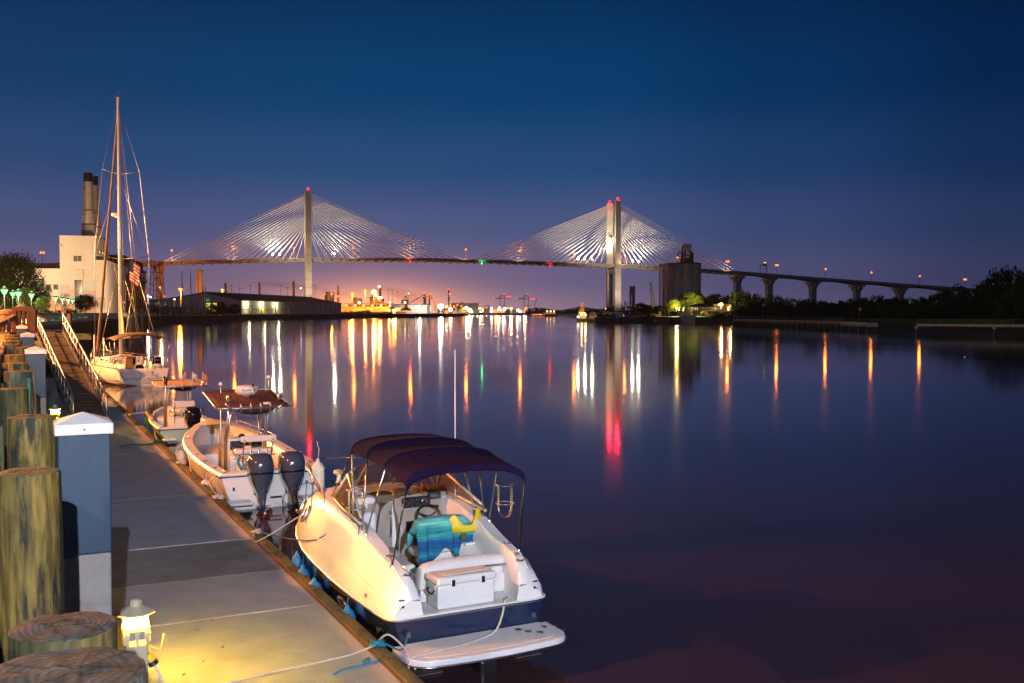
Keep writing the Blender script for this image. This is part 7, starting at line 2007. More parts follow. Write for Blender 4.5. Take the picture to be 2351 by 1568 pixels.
def outboard(parent, x, m, s=1.0, z0=0.0, tilt=0.0, prop=True):
    o = thing('outboard_motor', None, None); o.parent = parent; o.location = (x, -.12, z0); o.rotation_euler.x = -tilt
    def sec(z, cy, rx, ry, n=20):
        return [Vector((s * rx * math.copysign(abs(math.cos(a)) ** .8, math.cos(a)), s * (cy + ry * math.copysign(abs(math.sin(a)) ** .8, math.sin(a))), s * z)) for a in [2 * math.pi * k / n for k in range(n)]]
    up = [sec(*q) for q in ((1.49, -.16, .03, .05), (1.485, -.18, .17, .20), (1.455, -.22, .25, .31), (1.38, -.27, .30, .39), (1.25, -.31, .325, .43), (1.08, -.31, .33, .42), (.98, -.29, .315, .40))]
    MB().grid(up, True).build('cowl', m, o, smooth=True)
    MB().grid([sec(*q) for q in ((.985, -.29, .32, .41), (.96, -.29, .325, .41), (.93, -.28, .31, .39))], True).build('cowl_band', M['black'], o, smooth=True)
    lo = [sec(*q) for q in ((.94, -.28, .31, .39), (.82, -.28, .285, .36), (.70, -.28, .24, .31), (.55, -.30, .17, .25), (.38, -.32, .115, .19), (.22, -.34, .085, .18), (.10, -.36, .05, .17), (.02, -.36, .045, .15))]
    MB().grid(lo, True).build('midsection', m, o, smooth=True)
    MB().slab([Vector((-.14, -.66, .13)) * s, Vector((.14, -.66, .13)) * s, Vector((.12, -.12, .13)) * s, Vector((-.12, -.12, .13)) * s], (0, 0, .018)).build('cavitation_plate', m, o)
    MB().tube([Vector((0, y, -.06)) * s for y in (-.10, -.2, -.45, -.58)], [.01, .075 * s, .085 * s, .06 * s], 14).build('gearcase', m, o, smooth=True)
    MB().slab([Vector((-.01, -.55, -.1)) * s, Vector((-.01, -.2, -.1)) * s, Vector((-.01, -.42, -.32)) * s, Vector((-.01, -.5, -.30)) * s], (.02, 0, 0)).build('skeg', m, o)
    if prop:
        MB().tube([Vector((0, -.58, -.06)) * s, Vector((0, -.72, -.06)) * s], .055 * s, 12).build('prop_hub', M['steel'], o, smooth=True)
        for k in range(3):
            a = k * 2 * math.pi / 3 + .5
            d = Vector((math.cos(a), 0, math.sin(a))); e = Vector((-math.sin(a), 0, math.cos(a))); c = Vector((0, -.64, -.06))
            MB().slab([(c + d * .05 + e * -.05 + Vector((0, .03, 0))) * s, (c + d * .12 - e * .11 + Vector((0, .05, 0))) * s, (c + d * .20 - e * .04) * s, (c + d * .19 + e * .07 - Vector((0, .03, 0))) * s, (c + d * .05 + e * .05 - Vector((0, .03, 0))) * s], (0, .012, 0)).build('prop_blade', M['steel'], o)
    for sx3 in (-1, 1):
        MB().slab([Vector((sx3 * .322, -.45, 1.16)) * s, Vector((sx3 * .325, -.16, 1.18)) * s, Vector((sx3 * .325, -.16, 1.12)) * s, Vector((sx3 * .322, -.45, 1.10)) * s], (sx3 * .006, 0, 0)).build('cowl_decal', M['greysteel'], o)
        MB().tube([Vector((sx3 * .20, -.60, 1.30)) * s, Vector((sx3 * .29, -.52, 1.05)) * s, Vector((sx3 * .24, -.50, .75)) * s, Vector((sx3 * .12, -.46, .45)) * s], .010 * s, 5).build('cowl_seam', M['black'], o)
    MB().box(Vector((0, -.655, 1.2)) * s, Vector((.22, .02, .05)) * s).build('cowl_decal', M['greysteel'], o)
    MB().box(Vector((0, -.52, .62)) * s, Vector((.10, .05, .16)) * s).build('rear_vent', M['black'], o)
    MB().box(Vector((0, .02, .62)) * s, Vector((.24, .20, .42)) * s).build('mount_bracket', M['black'], o, bevel=.02)
    return o
def flag(parent, w, h, kind, loc, rz=0.0, lean=0.0, fold=1.0):
    """small cloth flag drooping from its staff, real stripes and canton as material bands"""
    n, k = 13, 10
    cols = {'us': ((.5, .03, .04), (.75, .72, .68), (.02, .03, .14)), 'black': ((.04, .03, .02), (.35, .22, .10), (.04, .03, .02)), 'white': ((.7, .66, .62), (.35, .10, .08), (.12, .12, .3)), 'orange': ((.65, .20, .03), (.8, .75, .7), (.65, .20, .03))}[kind]
    mats = [M.setdefault('flag_%s%d' % (kind, i), mat('flag_cloth_%s_%d' % (kind, i), c, .85, var=.05)) for i, c in enumerate(cols)]
    mb = MB()
    for j in range(n):
        for i in range(k):
            def P(ii, jj):
                u, v = ii / k, jj / n
                return Vector((w * u * (.62 + .2 * (1 - v)) * fold, .05 * w * math.sin(u * 7 + v * 3), -h * v - w * .55 * u * (1 - .25 * fold)))
            if kind == 'us':
                mb.mi = 2 if (j < 7 and i < 4) else (0 if j % 2 == 0 else 1)
            elif kind == 'orange':
                mb.mi = 1 if (3 < j < 9 and 3 < i < 7 and (i + j) % 2) else 0
            else:
                mb.mi = 1 if 3 < j < 10 and 2 < i < 7 and (i * j) % 3 else (2 if kind == 'white' and j > 9 else 0)
            mb.add([P(i, j), P(i + 1, j), P(i + 1, j + 1), P(i, j + 1)], [(0, 1, 2, 3)])
    o = mb.build('flag_cloth', mats, parent, smooth=True); o.location = loc; o.rotation_euler = (0, lean, rz)
    return o
def console_boat(name, label, loc, head, L, tab, gun, hullm, inside_z, ttop, canvas, eng, ex, big):
    t = thing(name, label, 'boat', loc, -head)
    def sec(y): return lerp_tab(tab, y)[1:]
    n = 22; Y = [L * (k / n) ** .9 for k in range(n + 1)]
    st_ = []
    for y in Y:
        B, z = sec(y); k = min(1, (L - y) / (L * .36) + .02) ** .62
        st_.append((y + (.10 * z * (1 - k) * 1.5), [(B, z), (B * (.97 * (k * .12 + .88)), z - .18), (B * (.86 * k + .03), z * .45), (B * .80 * k, .06), (B * .45 * k, -.2), (0, -.38 + .34 * (1 - k))]))
    ring_hull('hull', hullm, t, st_, None)
    # cap rail, inner walls, sole
    for s in (-1, 1):
        rows = []
        for y in Y[:-1]:
            B, z = sec(y); w = min(gun, B * .7)
            rows.append([Vector((s * (B + .03), y, z - .05)), Vector((s * (B + .035), y, z)), Vector((s * (B + .01), y, z + .03)), Vector((s * (B - w), y, z + .03)), Vector((s * (B - w), y, z - .03)), Vector((s * (B - w - .03), y, z - .06)), Vector((s * max(.02, B - w - .10), y, inside_z))])
        MB().grid(rows).build('gunwale', M['white'], t, auto=40)
        T(t, 'rub_strip', [(s * (sec(y)[0] + .035), y, sec(y)[1] - .06) for y in Y], .018, 'black' if big else 'rubber', 6)
    rows = [[Vector((s * max(.01, (sec(y)[0] - .2)), y, inside_z)) for s in (-1, -.5, 0, .5, 1)] for y in Y[:-1]]
    MB().grid(rows).build('deck', M['white_s'], t)
    rows = []
    ly = L * .90
    for y in [ly + (L - ly) * k / 5 for k in range(6)]:
        B, z = sec(y); rows.append([Vector((f * (B + .01), y, z + .035 + .03 * (1 - f * f))) for f in (-1, -.5, 0, .5, 1)])
    MB().grid(rows).build('bow_deck', M['white_s'], t, smooth=True)
    B0, z0 = sec(0)
    Bx(t, 'transom_cap', (0, .20, z0 + .005), (2 * B0, .42, .07), 'white', .02); Bx(t, 'transom_inner', (0, .40, (z0 + inside_z) / 2), (2 * B0 - .5, .04, z0 - inside_z), 'white', .0)
    T(t, 'rub_strip', [(-B0 - .02, -.015, z0 - .05), (B0 + .02, -.015, z0 - .05)], .018, 'black', 6)
    # bow cushions / locker moulding
    rows = []
    for k in range(9):
        y = L * (.60 + .28 * k / 8); B, z = sec(y); xi = max(.05, B - gun - .12)
        rows.append([Vector((-xi, y, inside_z + .38)), Vector((0, y, inside_z + .38)), Vector((xi, y, inside_z + .38))])
    MB().grid(rows).build('bow_seat', M['vinyl'], t, solid=.05)
    B, z = sec(L * .6); Bx(t, 'bow_seat_front', (0, L * .6, inside_z + .19), (2 * (B - gun - .14), .04, .40), 'white', .01)
    cx, cy = ex['cx'], ex['cy']
    W2, D2, H = ex['cw'] / 2, ex['cd'], ex['ch']
    zi = inside_z
    # console with sloping dash
    MB().slab([(cx - W2, cy, zi), (cx - W2, cy + D2, zi), (cx - W2, cy + D2 - .05, zi + H * .86), (cx - W2, cy + D2 * .5, zi + H), (cx - W2, cy + .16, zi + H * .97), (cx - W2, cy + .10, zi + H * .66), (cx - W2, cy - .08, zi + H * .58), (cx - W2, cy - .06, zi + H * .3)], (2 * W2, 0, 0)).build('console', M['white'], t, bevel=.03, segs=3)
    if big:
        for dx, w in ((-.26, .36), (.30, .30)):
            o = Bx(t, 'display_screen', (cx + dx, cy + .110, zi + H * .82), (w, .025, .26), mat('screen_glass', (.03, .045, .07), .1) if dx < 0 else M['post_blue'], .01)
        Bx(t, 'radio', (cx + .02, cy + .115, zi + H * .86), (.12, .02, .12), 'black', .01)
    for k in range(6): Bx(t, 'switch_panel', (cx - .30 + .12 * k, cy + .015, zi + H * .625), (.09, .10, .015), 'black', .004)
    for (dx, w) in ((-.15, .10), (.22, .14)): Bx(t, 'throttle', (cx + dx, cy - .0, zi + H * .68), (w, .10, .14), 'black', .03)
    wh_ = MB(); R_ = .17
    wh_.tube([(cx - .25 + R_ * math.cos(a), cy - .12 + .10 * math.sin(a), zi + H * .74 + R_ * .8 * math.sin(a)) for a in [2 * math.pi * k / 24 for k in range(24)]], .012, 8, closed=True)
    for a in (.5, 2.6, 4.7): wh_.tube([(cx - .25, cy - .1, zi + H * .74), (cx - .25 + R_ * math.cos(a), cy - .12 + .1 * math.sin(a), zi + H * .74 + R_ * .8 * math.sin(a))], .008, 6)
    wh_.build('steering_wheel', M['steel'], t, smooth=True)
    # windscreen
    zc = zi + H
    pts0 = [(cx - W2 + .02, cy + .2, zc), (cx - W2 + .02, cy + D2 - .12, zc - .05), (cx + W2 - .02, cy + D2 - .12, zc - .05), (cx + W2 - .02, cy + .2, zc)]
    hh_ = ex.get('ws', .5)
    pts1 = [(x * 1 + 0, y - .08, z + hh_) for x, y, z in pts0]
    MB().grid([[Vector(a), Vector(b)] for a, b in zip(pts0, pts1)]).build('windscreen', M['clearglass'], t)
    # leaning post
    sy = ex['sy']
    Bx(t, 'leaning_post_seat', (cx + .03, sy, zi + .90), (1.06 if big else .8, .32, .15), 'vinyl', .06)
    Bx(t, 'leaning_post_box', (cx + .03, sy + .02, zi + .32), (.9 if big else .7, .40, .62), 'white', .03)
    if big:
        Bx(t, 'backrest', (cx + .10, sy - .32, zi + 1.27), (.98, .07, .17), 'vinyl', .06)
    else:
        Bx(t, 'backrest', (cx + .06, sy - .26, zi + 1.18), (.86, .06, .26), 'vinyl', .05)
    for dx in (-.36, .42):
        T(t, 'backrest_tube', [(cx + .06 + dx, sy - .36, zi + 1.25), (cx + .06 + dx, sy - .40, zi + 1.15), (cx + .06 + dx, sy - .24, zi + .95), (cx + .06 + dx, sy - .16, zi + .4), (cx + .06 + dx, sy - .16, zi)], .022, 'steel', 8, True)
    T(t, 'rod_rack_tube', [(cx - .52, sy - .22, zi + .80), (cx + .58, sy - .22, zi + .80)], .018, 'steel', 8)
    for dx in (-.1, .12, .34): MB().tube([(cx + dx, sy - .26, zi + .72), (cx + dx, sy - .26, zi + .96)], .026, 10).build('rod_holder', M['steel'], t, smooth=True)
    # T-top
    y0, y1, z0_, z1_, hw, x0 = ttop
    cn = [(x0 - hw, y0, z0_), (x0 + hw, y0, z0_), (x0 + hw * .96, y1, z1_), (x0 - hw * .96, y1, z1_)]
    fr = smooth_pts([cn[0], ((cn[0][0] + cn[1][0]) / 2, y0 - .10, z0_ - .015), cn[1]], 6)[:-1] + [cn[1]] + smooth_pts([cn[1], cn[2]], 4)[1:] + smooth_pts([cn[2], ((cn[2][0] + cn[3][0]) / 2, y1 + .08, z1_ + .03), cn[3]], 6)[1:] + smooth_pts([cn[3], cn[0]], 4)[1:-1]
    T(t, 'ttop_frame', fr, .026, 'steel', 8, closed=True)
    rows = []
    for j in range(9):
        v = j / 8; row = []
        for i in range(13):
            f = -1 + 2 * i / 12
            row.append(Vector((x0 + f * hw * (.985 - .03 * v), y0 + (y1 - y0) * v - .09 * (1 - f * f) * (1 - 2 * v), z0_ + (z1_ - z0_) * v + .05 * (1 - f * f) * math.sin(v * math.pi) + .006 * math.sin(f * 9 + v * 7))))
        rows.append(row)
    MB().grid(rows).build('ttop_canvas', canvas, t, smooth=True, solid=.01)
    lace = MB()
    for a, b in ((cn[0], cn[3]), (cn[1], cn[2]), (cn[0], cn[1])):
        a, b = Vector(a), Vector(b)
        for k in range(22):
            p = a + (b - a) * ((k + .5) / 22); lace.box(p, (.05, .05, .058), M=(b - a).to_track_quat('Y', 'Z').to_matrix()) if False else lace.ico(p, .031, 0 if False else 1)
    lc_ = lace.build('canvas_lacing', M['rope_w'], t); 
    for sx2 in (-1, 1):
        for (yb, yt) in ((cy + .06, y0 + .45), (cy + .30, y0 + .70), (cy + D2 - .05, y1 - .35)):
            fz = z0_ + (z1_ - z0_) * (yt - y0) / (y1 - y0)
            T(t, 'ttop_leg', [(cx + sx2 * (W2 + .07), yb, zi), (cx + sx2 * (W2 + .07), yb, zi + H * .9), (x0 + sx2 * (W2 + .02), yt, fz)], .026, 'steel', 8)
        T(t, 'ttop_brace', [(cx + sx2 * (W2 + .07), cy + .06, zi + H * .98), (cx + sx2 * (W2 + .07), cy + .3, zi + H * .92)], .02, 'steel', 8)
    nrh = 6 if big else 5
    for k in range(nrh):
        f = -1 + 2 * k / (nrh - 1); x = x0 + f * hw * (.72 if not big else .66); ln = (-.45 if k == 0 else .45 if k == nrh - 1 else 0) if big else 0
        bb = Vector((x, y0 - .12 * (1 - f * f * .4) - .02, z0_ - .12)); MB().tube([bb, bb + Vector((-ln * .0 + (ln * .35), -.05, .26))] if False else [bb + Vector((-ln * .25, 0, 0)), bb + Vector((ln * .30, -.05, .25))], .026, 10).build('rod_holder', M['steel'], t, smooth=True)
    # electronics box under the canopy
    rows = [[Vector((x0 + f * hw * .55, y0 - .04 + .0 * v, z0_ - .02 - .18 * v * (1 - f * f) ** .6)) for f in [(-1 + i / 8) for i in range(17)]] for v in (0, .5, 1)]
    MB().grid(rows).build('storage_bag', M['canvas'] if not big else M['black'], t, smooth=True, solid=.04)
    for x in eng: outboard(t, x, ex['em'], ex['es'], ex.get('ez', 0), ex.get('tilt', 0))
    return t, sec
tabL = [(0, 1.36, .92), (1, 1.41, .93), (2.5, 1.45, .95), (4, 1.45, 1.0), (5.3, 1.40, 1.07), (6.3, 1.26, 1.15), (7.2, 1.0, 1.25), (7.9, .68, 1.34), (8.4, .34, 1.41), (8.7, .04, 1.46)]
C1 = Vector((-6.25, 26.05, 0)); H1_ = R(-27.5)
cc, sec1 = console_boat('twin_outboard_boat', 'white centre console boat with a dark red canvas top and two blue grey outboards', C1, H1_, 8.7, tabL, .26, M['white'], .36, (1.55, 3.75, 2.50, 2.80, 1.02, -.14), M['maroon'], (-.42, .40),
                      dict(cx=-.14, cy=2.55, cw=.98, cd=.95, ch=1.18, sy=1.85, em=M['motor'], es=1.0, ez=-.05, tilt=R(9)), True)
def c1(x, y, z): return C1 + Vector((math.cos(H1_), -math.sin(H1_), 0)) * x + Vector((math.sin(H1_), math.cos(H1_), 0)) * y + Vector((0, 0, z))
Bx(cc, 'swim_step', (-.98, -.22, .22), (.66, .50, .08), 'white', .03); Bx(cc, 'swim_step', (.98, -.22, .22), (.66, .50, .08), 'white', .03)
T(cc, 'boarding_ladder', [(.15, -.2, .3), (-.15, -.2, .3)], .02, 'black', 6)
for s, y0_, y1_ in ((1, 5.2, 7.6), (-1, 5.4, 7.6)):
    pts = [(s * (sec1(y)[0] - .10), y, sec1(y)[1] + .19) for y in (y0_, y0_ + .6, y0_ + 1.2, y0_ + 1.8, y1_)]
    if s > 0:
        T(cc, 'grab_rail', [(pts[0][0], y0_ - .15, sec1(y0_)[1] + .04)] + pts + [(pts[-1][0] - .05, y1_ + .15, sec1(y1_)[1] + .05)], .016, 'steel', 8, True)
        for p in pts[1:-1]: T(cc, 'rail_stanchion', [(p[0], p[1], p[2]), (p[0], p[1], p[2] - .17)], .012, 'steel', 6)
for s in (-1, 1):
    for y in (1.2, 2.4, 3.6): MB().lathe([(.05, 0), (.05, .012), (.03, .014)], 12, (s * (sec1(y)[0] - .13), y, sec1(y)[1] + .028)).build('gunwale_rod_holder', M['black'], cc)
    for y in (.25, 6.2): o = MB().tube([(0, -.11, .05), (0, .11, .05)], .014, 6).tube([(0, -.04, 0), (0, -.04, .05)], .014, 6).tube([(0, .04, 0), (0, .04, .05)], .014, 6).build('cleat', M['steel'], cc); o.location = (s * (sec1(y)[0] - .13), y, sec1(y)[1] + .03)
    Bx(cc, 'drain_scupper', (s * 1.05, -.012, .55), (.05, .02, .09), 'black', .005)
Bx(cc, 'dash_gear', (-.50, 2.9, 1.56), (.12, .05, .12), 'yellow', .01); MB().ico((-.20, 2.95, 1.56), (.10, .08, .06), 2).build('compass', M['black'], cc, smooth=True)
Bx(cc, 'aft_wall_cushion', (1.05, 1.5, .78), (.08, 2.2, .3), 'vinyl', .03)
# radar dome and aerials on the top
rd = MB().lathe([(.10, 0), (.12, .04), (.24, .06), (.30, .12), (.325, .17), (.325, .26), (.30, .30), (.20, .325), (.01, .335)], 28).build('radar_dome', M['white'], cc, smooth=True); rd.location = (-.10, 2.75, 2.70)
fo = bpy.data.curves.new('dome_lettering', 'FONT'); fo.body = 'Raymarine'; fo.size = .085; fo.extrude = .002; fo.align_x = 'CENTER'
fo_ = bpy.data.objects.new('lettering', fo); COL.objects.link(fo_); fo_.parent = cc; fo_.location = (-.10, 2.75 - .328, 2.89); fo_.rotation_euler = (R(90), 0, 0); fo.materials.append(M['steel_dark']); meshify(fo_)
def aerial(x, y, z, h, r, top=None, name='aerial', m='steel'):
    T(cc, name, [(x, y, z), (x, y, z + h)], r, m, 8)
    if top: MB().lathe([(.02, 0), (.055, .03), (.06, .06), (.035, .11), (.01, .12)], 12, (x, y, z + h)).build('gps_dome', M['white'], cc, smooth=True)
aerial(-.86, 2.5, 2.66, .38, .015, True); aerial(.62, 3.05, 2.74, .42, .013, True); aerial(.50, 2.9, 2.72, .26, .018); aerial(.50, 2.9, 2.98, 1.75, .014, None, 'whip_aerial', 'white'); aerial(-.06, 2.05, 2.62, .42, .013)
MB().lathe([(.02, 0), (.03, .03), (.03, .06), (.01, .08)], 10, (-.06, 2.05, 3.03)).build('anchor_light', M['black'], cc)
for x in (-.72, .72):
    o = MB().tube([(0, -.10, 0), (0, .08, 0)], [.06, .04], 12).build('spotlight', M['steel'], cc, smooth=True); o.location = (x, 2.2, 2.76); MB().box((x, 2.2, 2.68), (.10, .12, .10)).build('spotlight_base', M['steel'], cc, bevel=.01)
MB().box((.20, 1.52, 2.60), (.20, .10, .06)).build('deck_light', M['white'], cc, bevel=.01)
MB().ico((-.38, 1.30, .62), (.20, .14, .12), 1).ico((-.15, 1.25, .60), (.16, .16, .10), 1).build('folded_tarp', M['rope_t'], cc)
T(cc, 'folded_tarp', [(-.55, 1.6, 1.15), (-.6, 1.55, 1.0), (-.5, 1.5, .8)], .04, 'rope_t', 6, True)
# small centre console
tabS = [(0, 1.14, .56), (1, 1.17, .57), (2.2, 1.18, .60), (3.4, 1.12, .65), (4.4, .95, .72), (5.2, .66, .79), (5.8, .32, .85), (6.1, .04, .88)]
C2 = Vector((-12.75, 39.3, 0)); H2_ = R(-27)
M['mint'] = mat('mint_gelcoat', (.40, .60, .48), .3, var=.05, coat=.4)
sc2, sec2 = console_boat('single_outboard_boat', 'small pale green centre console boat with a tan canvas top, flags and one black outboard', C2, H2_, 6.1, tabS, .18, M['mint'], .22, (.95, 2.75, 2.14, 2.26, 1.0, -.12), M['tan'], (.05,),
                       dict(cx=-.12, cy=2.05, cw=.80, cd=.75, ch=1.0, sy=1.35, em=M['blackg'], es=.94, ez=.02, tilt=0, ws=.6), False)
def c2(x, y, z): return C2 + Vector((math.cos(H2_), -math.sin(H2_), 0)) * x + Vector((math.sin(H2_), math.cos(H2_), 0)) * y + Vector((0, 0, z))
Bx(sc2, 'swim_step', (-.8, -.2, .14), (.5, .4, .06), 'white', .02)
for s in (-1, 1):
    for k in range(5):
        y = 3.1 + k * .5
        B, z = sec2(y)
        rk = MB(); rk.tube([(s * (B - .06), y, z), (s * (B - .02), y, z + .18)], .012, 6)
        for dz in (.16, .30):
            rk.tube(smooth_pts([(s * (B - .10), y, z + dz + .10), (s * (B - .14), y, z + dz + .02), (s * (B - .04), y, z + dz - .03), (s * (B + .05), y, z + dz + .03), (s * (B + .04), y, z + dz + .11)], 3), .014, 6)
        rk.build('rod_rack', M['black'], sc2)
tr = MB().tube([(-1.05, 4.6, .78), (-1.12, 2.4, .70)], .07, 10).build('gunwale_roll', M['tan'], sc2, smooth=True)
Bx(sc2, 'yellow_case', (.08, 2.45, 1.32), (.30, .2, .18), 'yellow', .02); Bx(sc2, 'white_tub', (-.10, 2.3, 1.27), (.28, .2, .10), 'white', .02)
for i, (f, kind, h, lab) in enumerate(((-.74, 'black', .42, 'black'), (-.05, 'us', .62, ''), (.34, 'white', .50, ''), (.72, 'orange', .48, 'orange'))):
    x = -.12 + f
    st2 = thing('boat_flag', ['small drooping black flag at the left of the tan boat top', 'small stars and stripes flag on the tan boat top', 'small white and red printed flag on the tan boat top', 'orange flag with a pale emblem at the right of the tan boat top'][i], 'flag', c2(x, .80, 2.15), -H2_)
    T(st2, 'staff', [(0, 0, -.05), (.03 * (i - 1), 0, h + .08)], .014, 'white', 6)
    flag(st2, .30, .30 if kind != 'us' else .34, kind, (.03 * (i - 1) + .01, 0, h + .04), 0, 0, .75)
# fenders and lines of both boats
for (P_, sec_, y, lab, m_, fn) in ((c1, sec1, 6.1, 'white fender forward on the dock side of the twin outboard boat', 'fender_w', .13), (c1, sec1, 1.3, 'white fender aft on the dock side of the twin outboard boat', 'fender_w', .13),
                                  (c2, sec2, 4.3, 'dark green fender forward on the small green boat', 'rope_g', .14), (c2, sec2, 2.9, 'dark green fender aft on the small green boat', 'rope_g', .14)):
    B, z = sec_(y)
    f = thing('hull_fender', lab, 'fender', P_(-(B + .10), y, z - .55 if P_ is c1 else z - .32), 0)
    MB().lathe([(.03, -.22), (fn * .9, -.18), (fn, -.08), (fn, .12), (fn * .8, .2), (.03, .26)], 14).build('body', M[m_], f, smooth=True); T(f, 'line', [(0, 0, .25), (.04, 0, .45 if P_ is c1 else .25)], .01, 'rope_w', 6)
rope('mooring_line', 'pale stern line of the twin outboard boat to the dock', [c1(-1.25, .25, .99), c1(-1.5, -.1, .8), dk(13.6, -.1, .56)], .016, 'rope_w')
rope('mooring_line', 'second pale stern line of the twin outboard boat', [c1(-1.25, .25, .99), c1(-1.6, .3, .75), dk(13.8, -.1, .56)], .016, 'rope_w')
rope('mooring_line', 'pale bow line bundle of the twin outboard boat to the dock', [c1(-1.2, 6.2, 1.2), c1(-1.6, 5.6, .85), dk(19.9, -.1, .56)], .018, 'rope_w')
rope('mooring_line', 'long pale line along the side of the twin outboard boat', [c1(-1.4, 4.7, 1.1), c1(-1.52, 3.2, .35), c1(-1.5, 1.6, .25), dk(13.6, -.1, .56)], .014, 'rope_w')
for s, lab, m_ in ((13.6, 'pale rope wound at the dock edge beside the stern of the twin outboard boat', 'rope_w'), (19.9, 'tan rope heap on the dock edge beside the bow of the twin outboard boat', 'rope_w'), (25.6, 'dark green rope heap on the dock edge between the two console boats', 'rope_g')):
    kn = [dk(s + .16 * math.cos(a * 2.1), -.12 + .13 * math.sin(a * 1.6), .555 + .03 * math.sin(a) + a * .004) for a in [k * .55 for k in range(24)]]
    rope('rope_knot', lab, kn, .02, m_)
rope('mooring_line', 'green rope lying on the slabs beside the small green boat', [dk(25.6, -.1, .56), dk(25.1, -.5, .52), dk(25.3, -1.0, .52), dk(24.9, -1.4, .52)], .025, 'rope_g')
rope('mooring_line', 'stern line of the small green boat to the dock', [c2(-1.0, .2, .62), c2(-1.4, -.6, .55), dk(25.6, -.1, .56)], .016, 'rope_w')
rope('mooring_line', 'long line from the small green boat forward along the dock', [c2(-.9, 4.8, .8), c2(-1.6, 6.2, .6), dk(35.5, -.1, .56)], .016, 'rope_w')
# ------------------------------------------------------------------ sailing yacht
C3 = Vector((-25.9, 70.0, 0)); H3_ = R(-37)
sb = thing('sailing_yacht', 'white sailing yacht with tall mast, furled tan jib and open stern beyond the console boats', 'boat', C3, -H3_)
tabY = [(-.35, 1.50, .42), (0, 1.78, 1.18), (1.2, 1.98, 1.22), (3, 2.08, 1.22), (5, 2.06, 1.24), (7, 1.86, 1.28), (9, 1.40, 1.34), (10.8, .78, 1.42), (12, .30, 1.48), (12.6, .03, 1.52)]
def ysec(y): return lerp_tab(tabY, y)[1:]
st_ = []
for k in range(27):
    y = -.35 + 12.95 * k / 26; B, z = ysec(y); q = min(1, (12.6 - y) / 5 + .02) ** .6; q2 = min(1, (y + 1.6) / 2.4)
    st_.append((y, [(B, z), (B * .995, z * .7), (B * (.93 * q + .04), z * .36), (B * .82 * q * q2, .06), (B * .5 * q * q2, -.22), (0, -.45 * q2)]))
ring_hull('hull', M['white'], sb, st_, None)
bt = [(y - .01, [(x * 1.012 + .012, .10 if i == 0 else z) for i, (x, z) in enumerate(hs[3:])]) for y, hs in st_[1:-1]]
ring_hull('dark_bottom', M['navy'], sb, bt, None)
rows = []
for k in range(24):
    y = 3.6 + 8.95 * k / 23; B, z = ysec(y); rows.append([Vector((f * B * .98, y, z + .06 * (1 - f * f))) for f in (-1, -.6, 0, .6, 1)])
MB().grid(rows).build('foredeck', M['white_s'], sb, smooth=True)
for s in (-1, 1):
    rows = [[Vector((s * ysec(y)[0], y, ysec(y)[1])), Vector((s * (ysec(y)[0] - .42), y, ysec(y)[1] + .05)), Vector((s * (ysec(y)[0] - .52), y, ysec(y)[1] + .28)), Vector((s * (ysec(y)[0] - .72), y, ysec(y)[1] + .26)), Vector((s * (ysec(y)[0] - .78), y, .75))] for y in (.0, .6, 1.5, 2.5, 3.6, 4.4)]
    MB().grid(rows).build('coaming', M['white'], sb, auto=40)
    T(sb, 'toe_rail', [(s * ysec(y)[0], y, ysec(y)[1] + .03) for y in [0, 1, 2, 3, 4, 5, 6, 7, 8, 9, 10, 11, 12, 12.5]], .03, mat('toe_rail_wood', (.12, .06, .03), .6), 6)
    # stanchions and lifelines
    ps = []
    for y in (.3, 1.8, 3.4, 5.0, 6.6, 8.2, 9.8):
        B, z = ysec(y); T(sb, 'stanchion', [(s * (B - .06), y, z), (s * (B - .06), y, z + .66)], .014, 'steel', 6); ps.append((s * (B - .06), y, z + .64))
    for dz in (0, -.32): T(sb, 'lifeline', [(x, y, z + dz) for x, y, z in ps] + [(s * .5, 11.6, 2.1 + dz)], .012, 'steel', 5)
T(sb, 'pulpit', [(-.62, 11.0, 1.45), (-.60, 11.1, 2.1), (-.35, 12.2, 2.16), (0, 12.75, 2.18), (.35, 12.2, 2.16), (.60, 11.1, 2.1), (.62, 11.0, 1.45)], .02, 'steel', 6, True)
# stern: swim step, seats, wheels
MB().slab([(-1.45, -.33, .42), (1.45, -.33, .42), (1.74, -.02, 1.18), (-1.74, -.02, 1.18)], (0, .08, 0)).build('transom', M['white'], sb)
MB().box((0, -.2, .78), (.95, .10, .5)).build('transom_gate', M['white_s'], sb, bevel=.03); MB().box((0, -.40, .33), (.55, .06, .28)).build('step_recess', M['white_s'], sb, bevel=.02)
T(sb, 'platform_seam', [(-1.5, -.38, .50), (1.5, -.38, .50)], .012, 'steel_dark', 5)
Bx(sb, 'cockpit_floor', (0, 2.0, .80), (2.3, 3.9, .06), 'white_s', .0); Bx(sb, 'aft_seat', (-1.0, .45, 1.12), (.9, .6, .5), 'white', .06); Bx(sb, 'aft_seat', (1.0, .45, 1.12), (.9, .6, .5), 'white', .06)
Bx(sb, 'seat_cushion', (-.75, .40, 1.72), (.62, .10, .52), 'canvas', .05); Bx(sb, 'seat_cushion', (.98, .40, 1.70), (.66, .10, .55), 'canvas', .05)
Bx(sb, 'rail_bag', (-.98, .12, 1.55), (.48, .18, .72), mat('tan_bag', (.28, .15, .06), .8), .04)
for x in (-.55, .55):
    w_ = MB(); w_.tube([(x + .42 * math.cos(a), 1.15, 1.62 + .42 * math.sin(a)) for a in [2 * math.pi * k / 20 for k in range(20)]], .018, 6, closed=True)
    for k in range(3): w_.tube([(x, 1.15, 1.62), (x + .42 * math.cos(k * 2.09), 1.15, 1.62 + .42 * math.sin(k * 2.09))], .01, 5)
    w_.build('steering_wheel', M['steel'], sb); Bx(sb, 'binnacle', (x, 1.3, 1.25), (.22, .24, .9), 'white', .04); MB().ico((x, 1.3, 1.86), .12, 2).build('compass', M['steel'], sb, smooth=True)
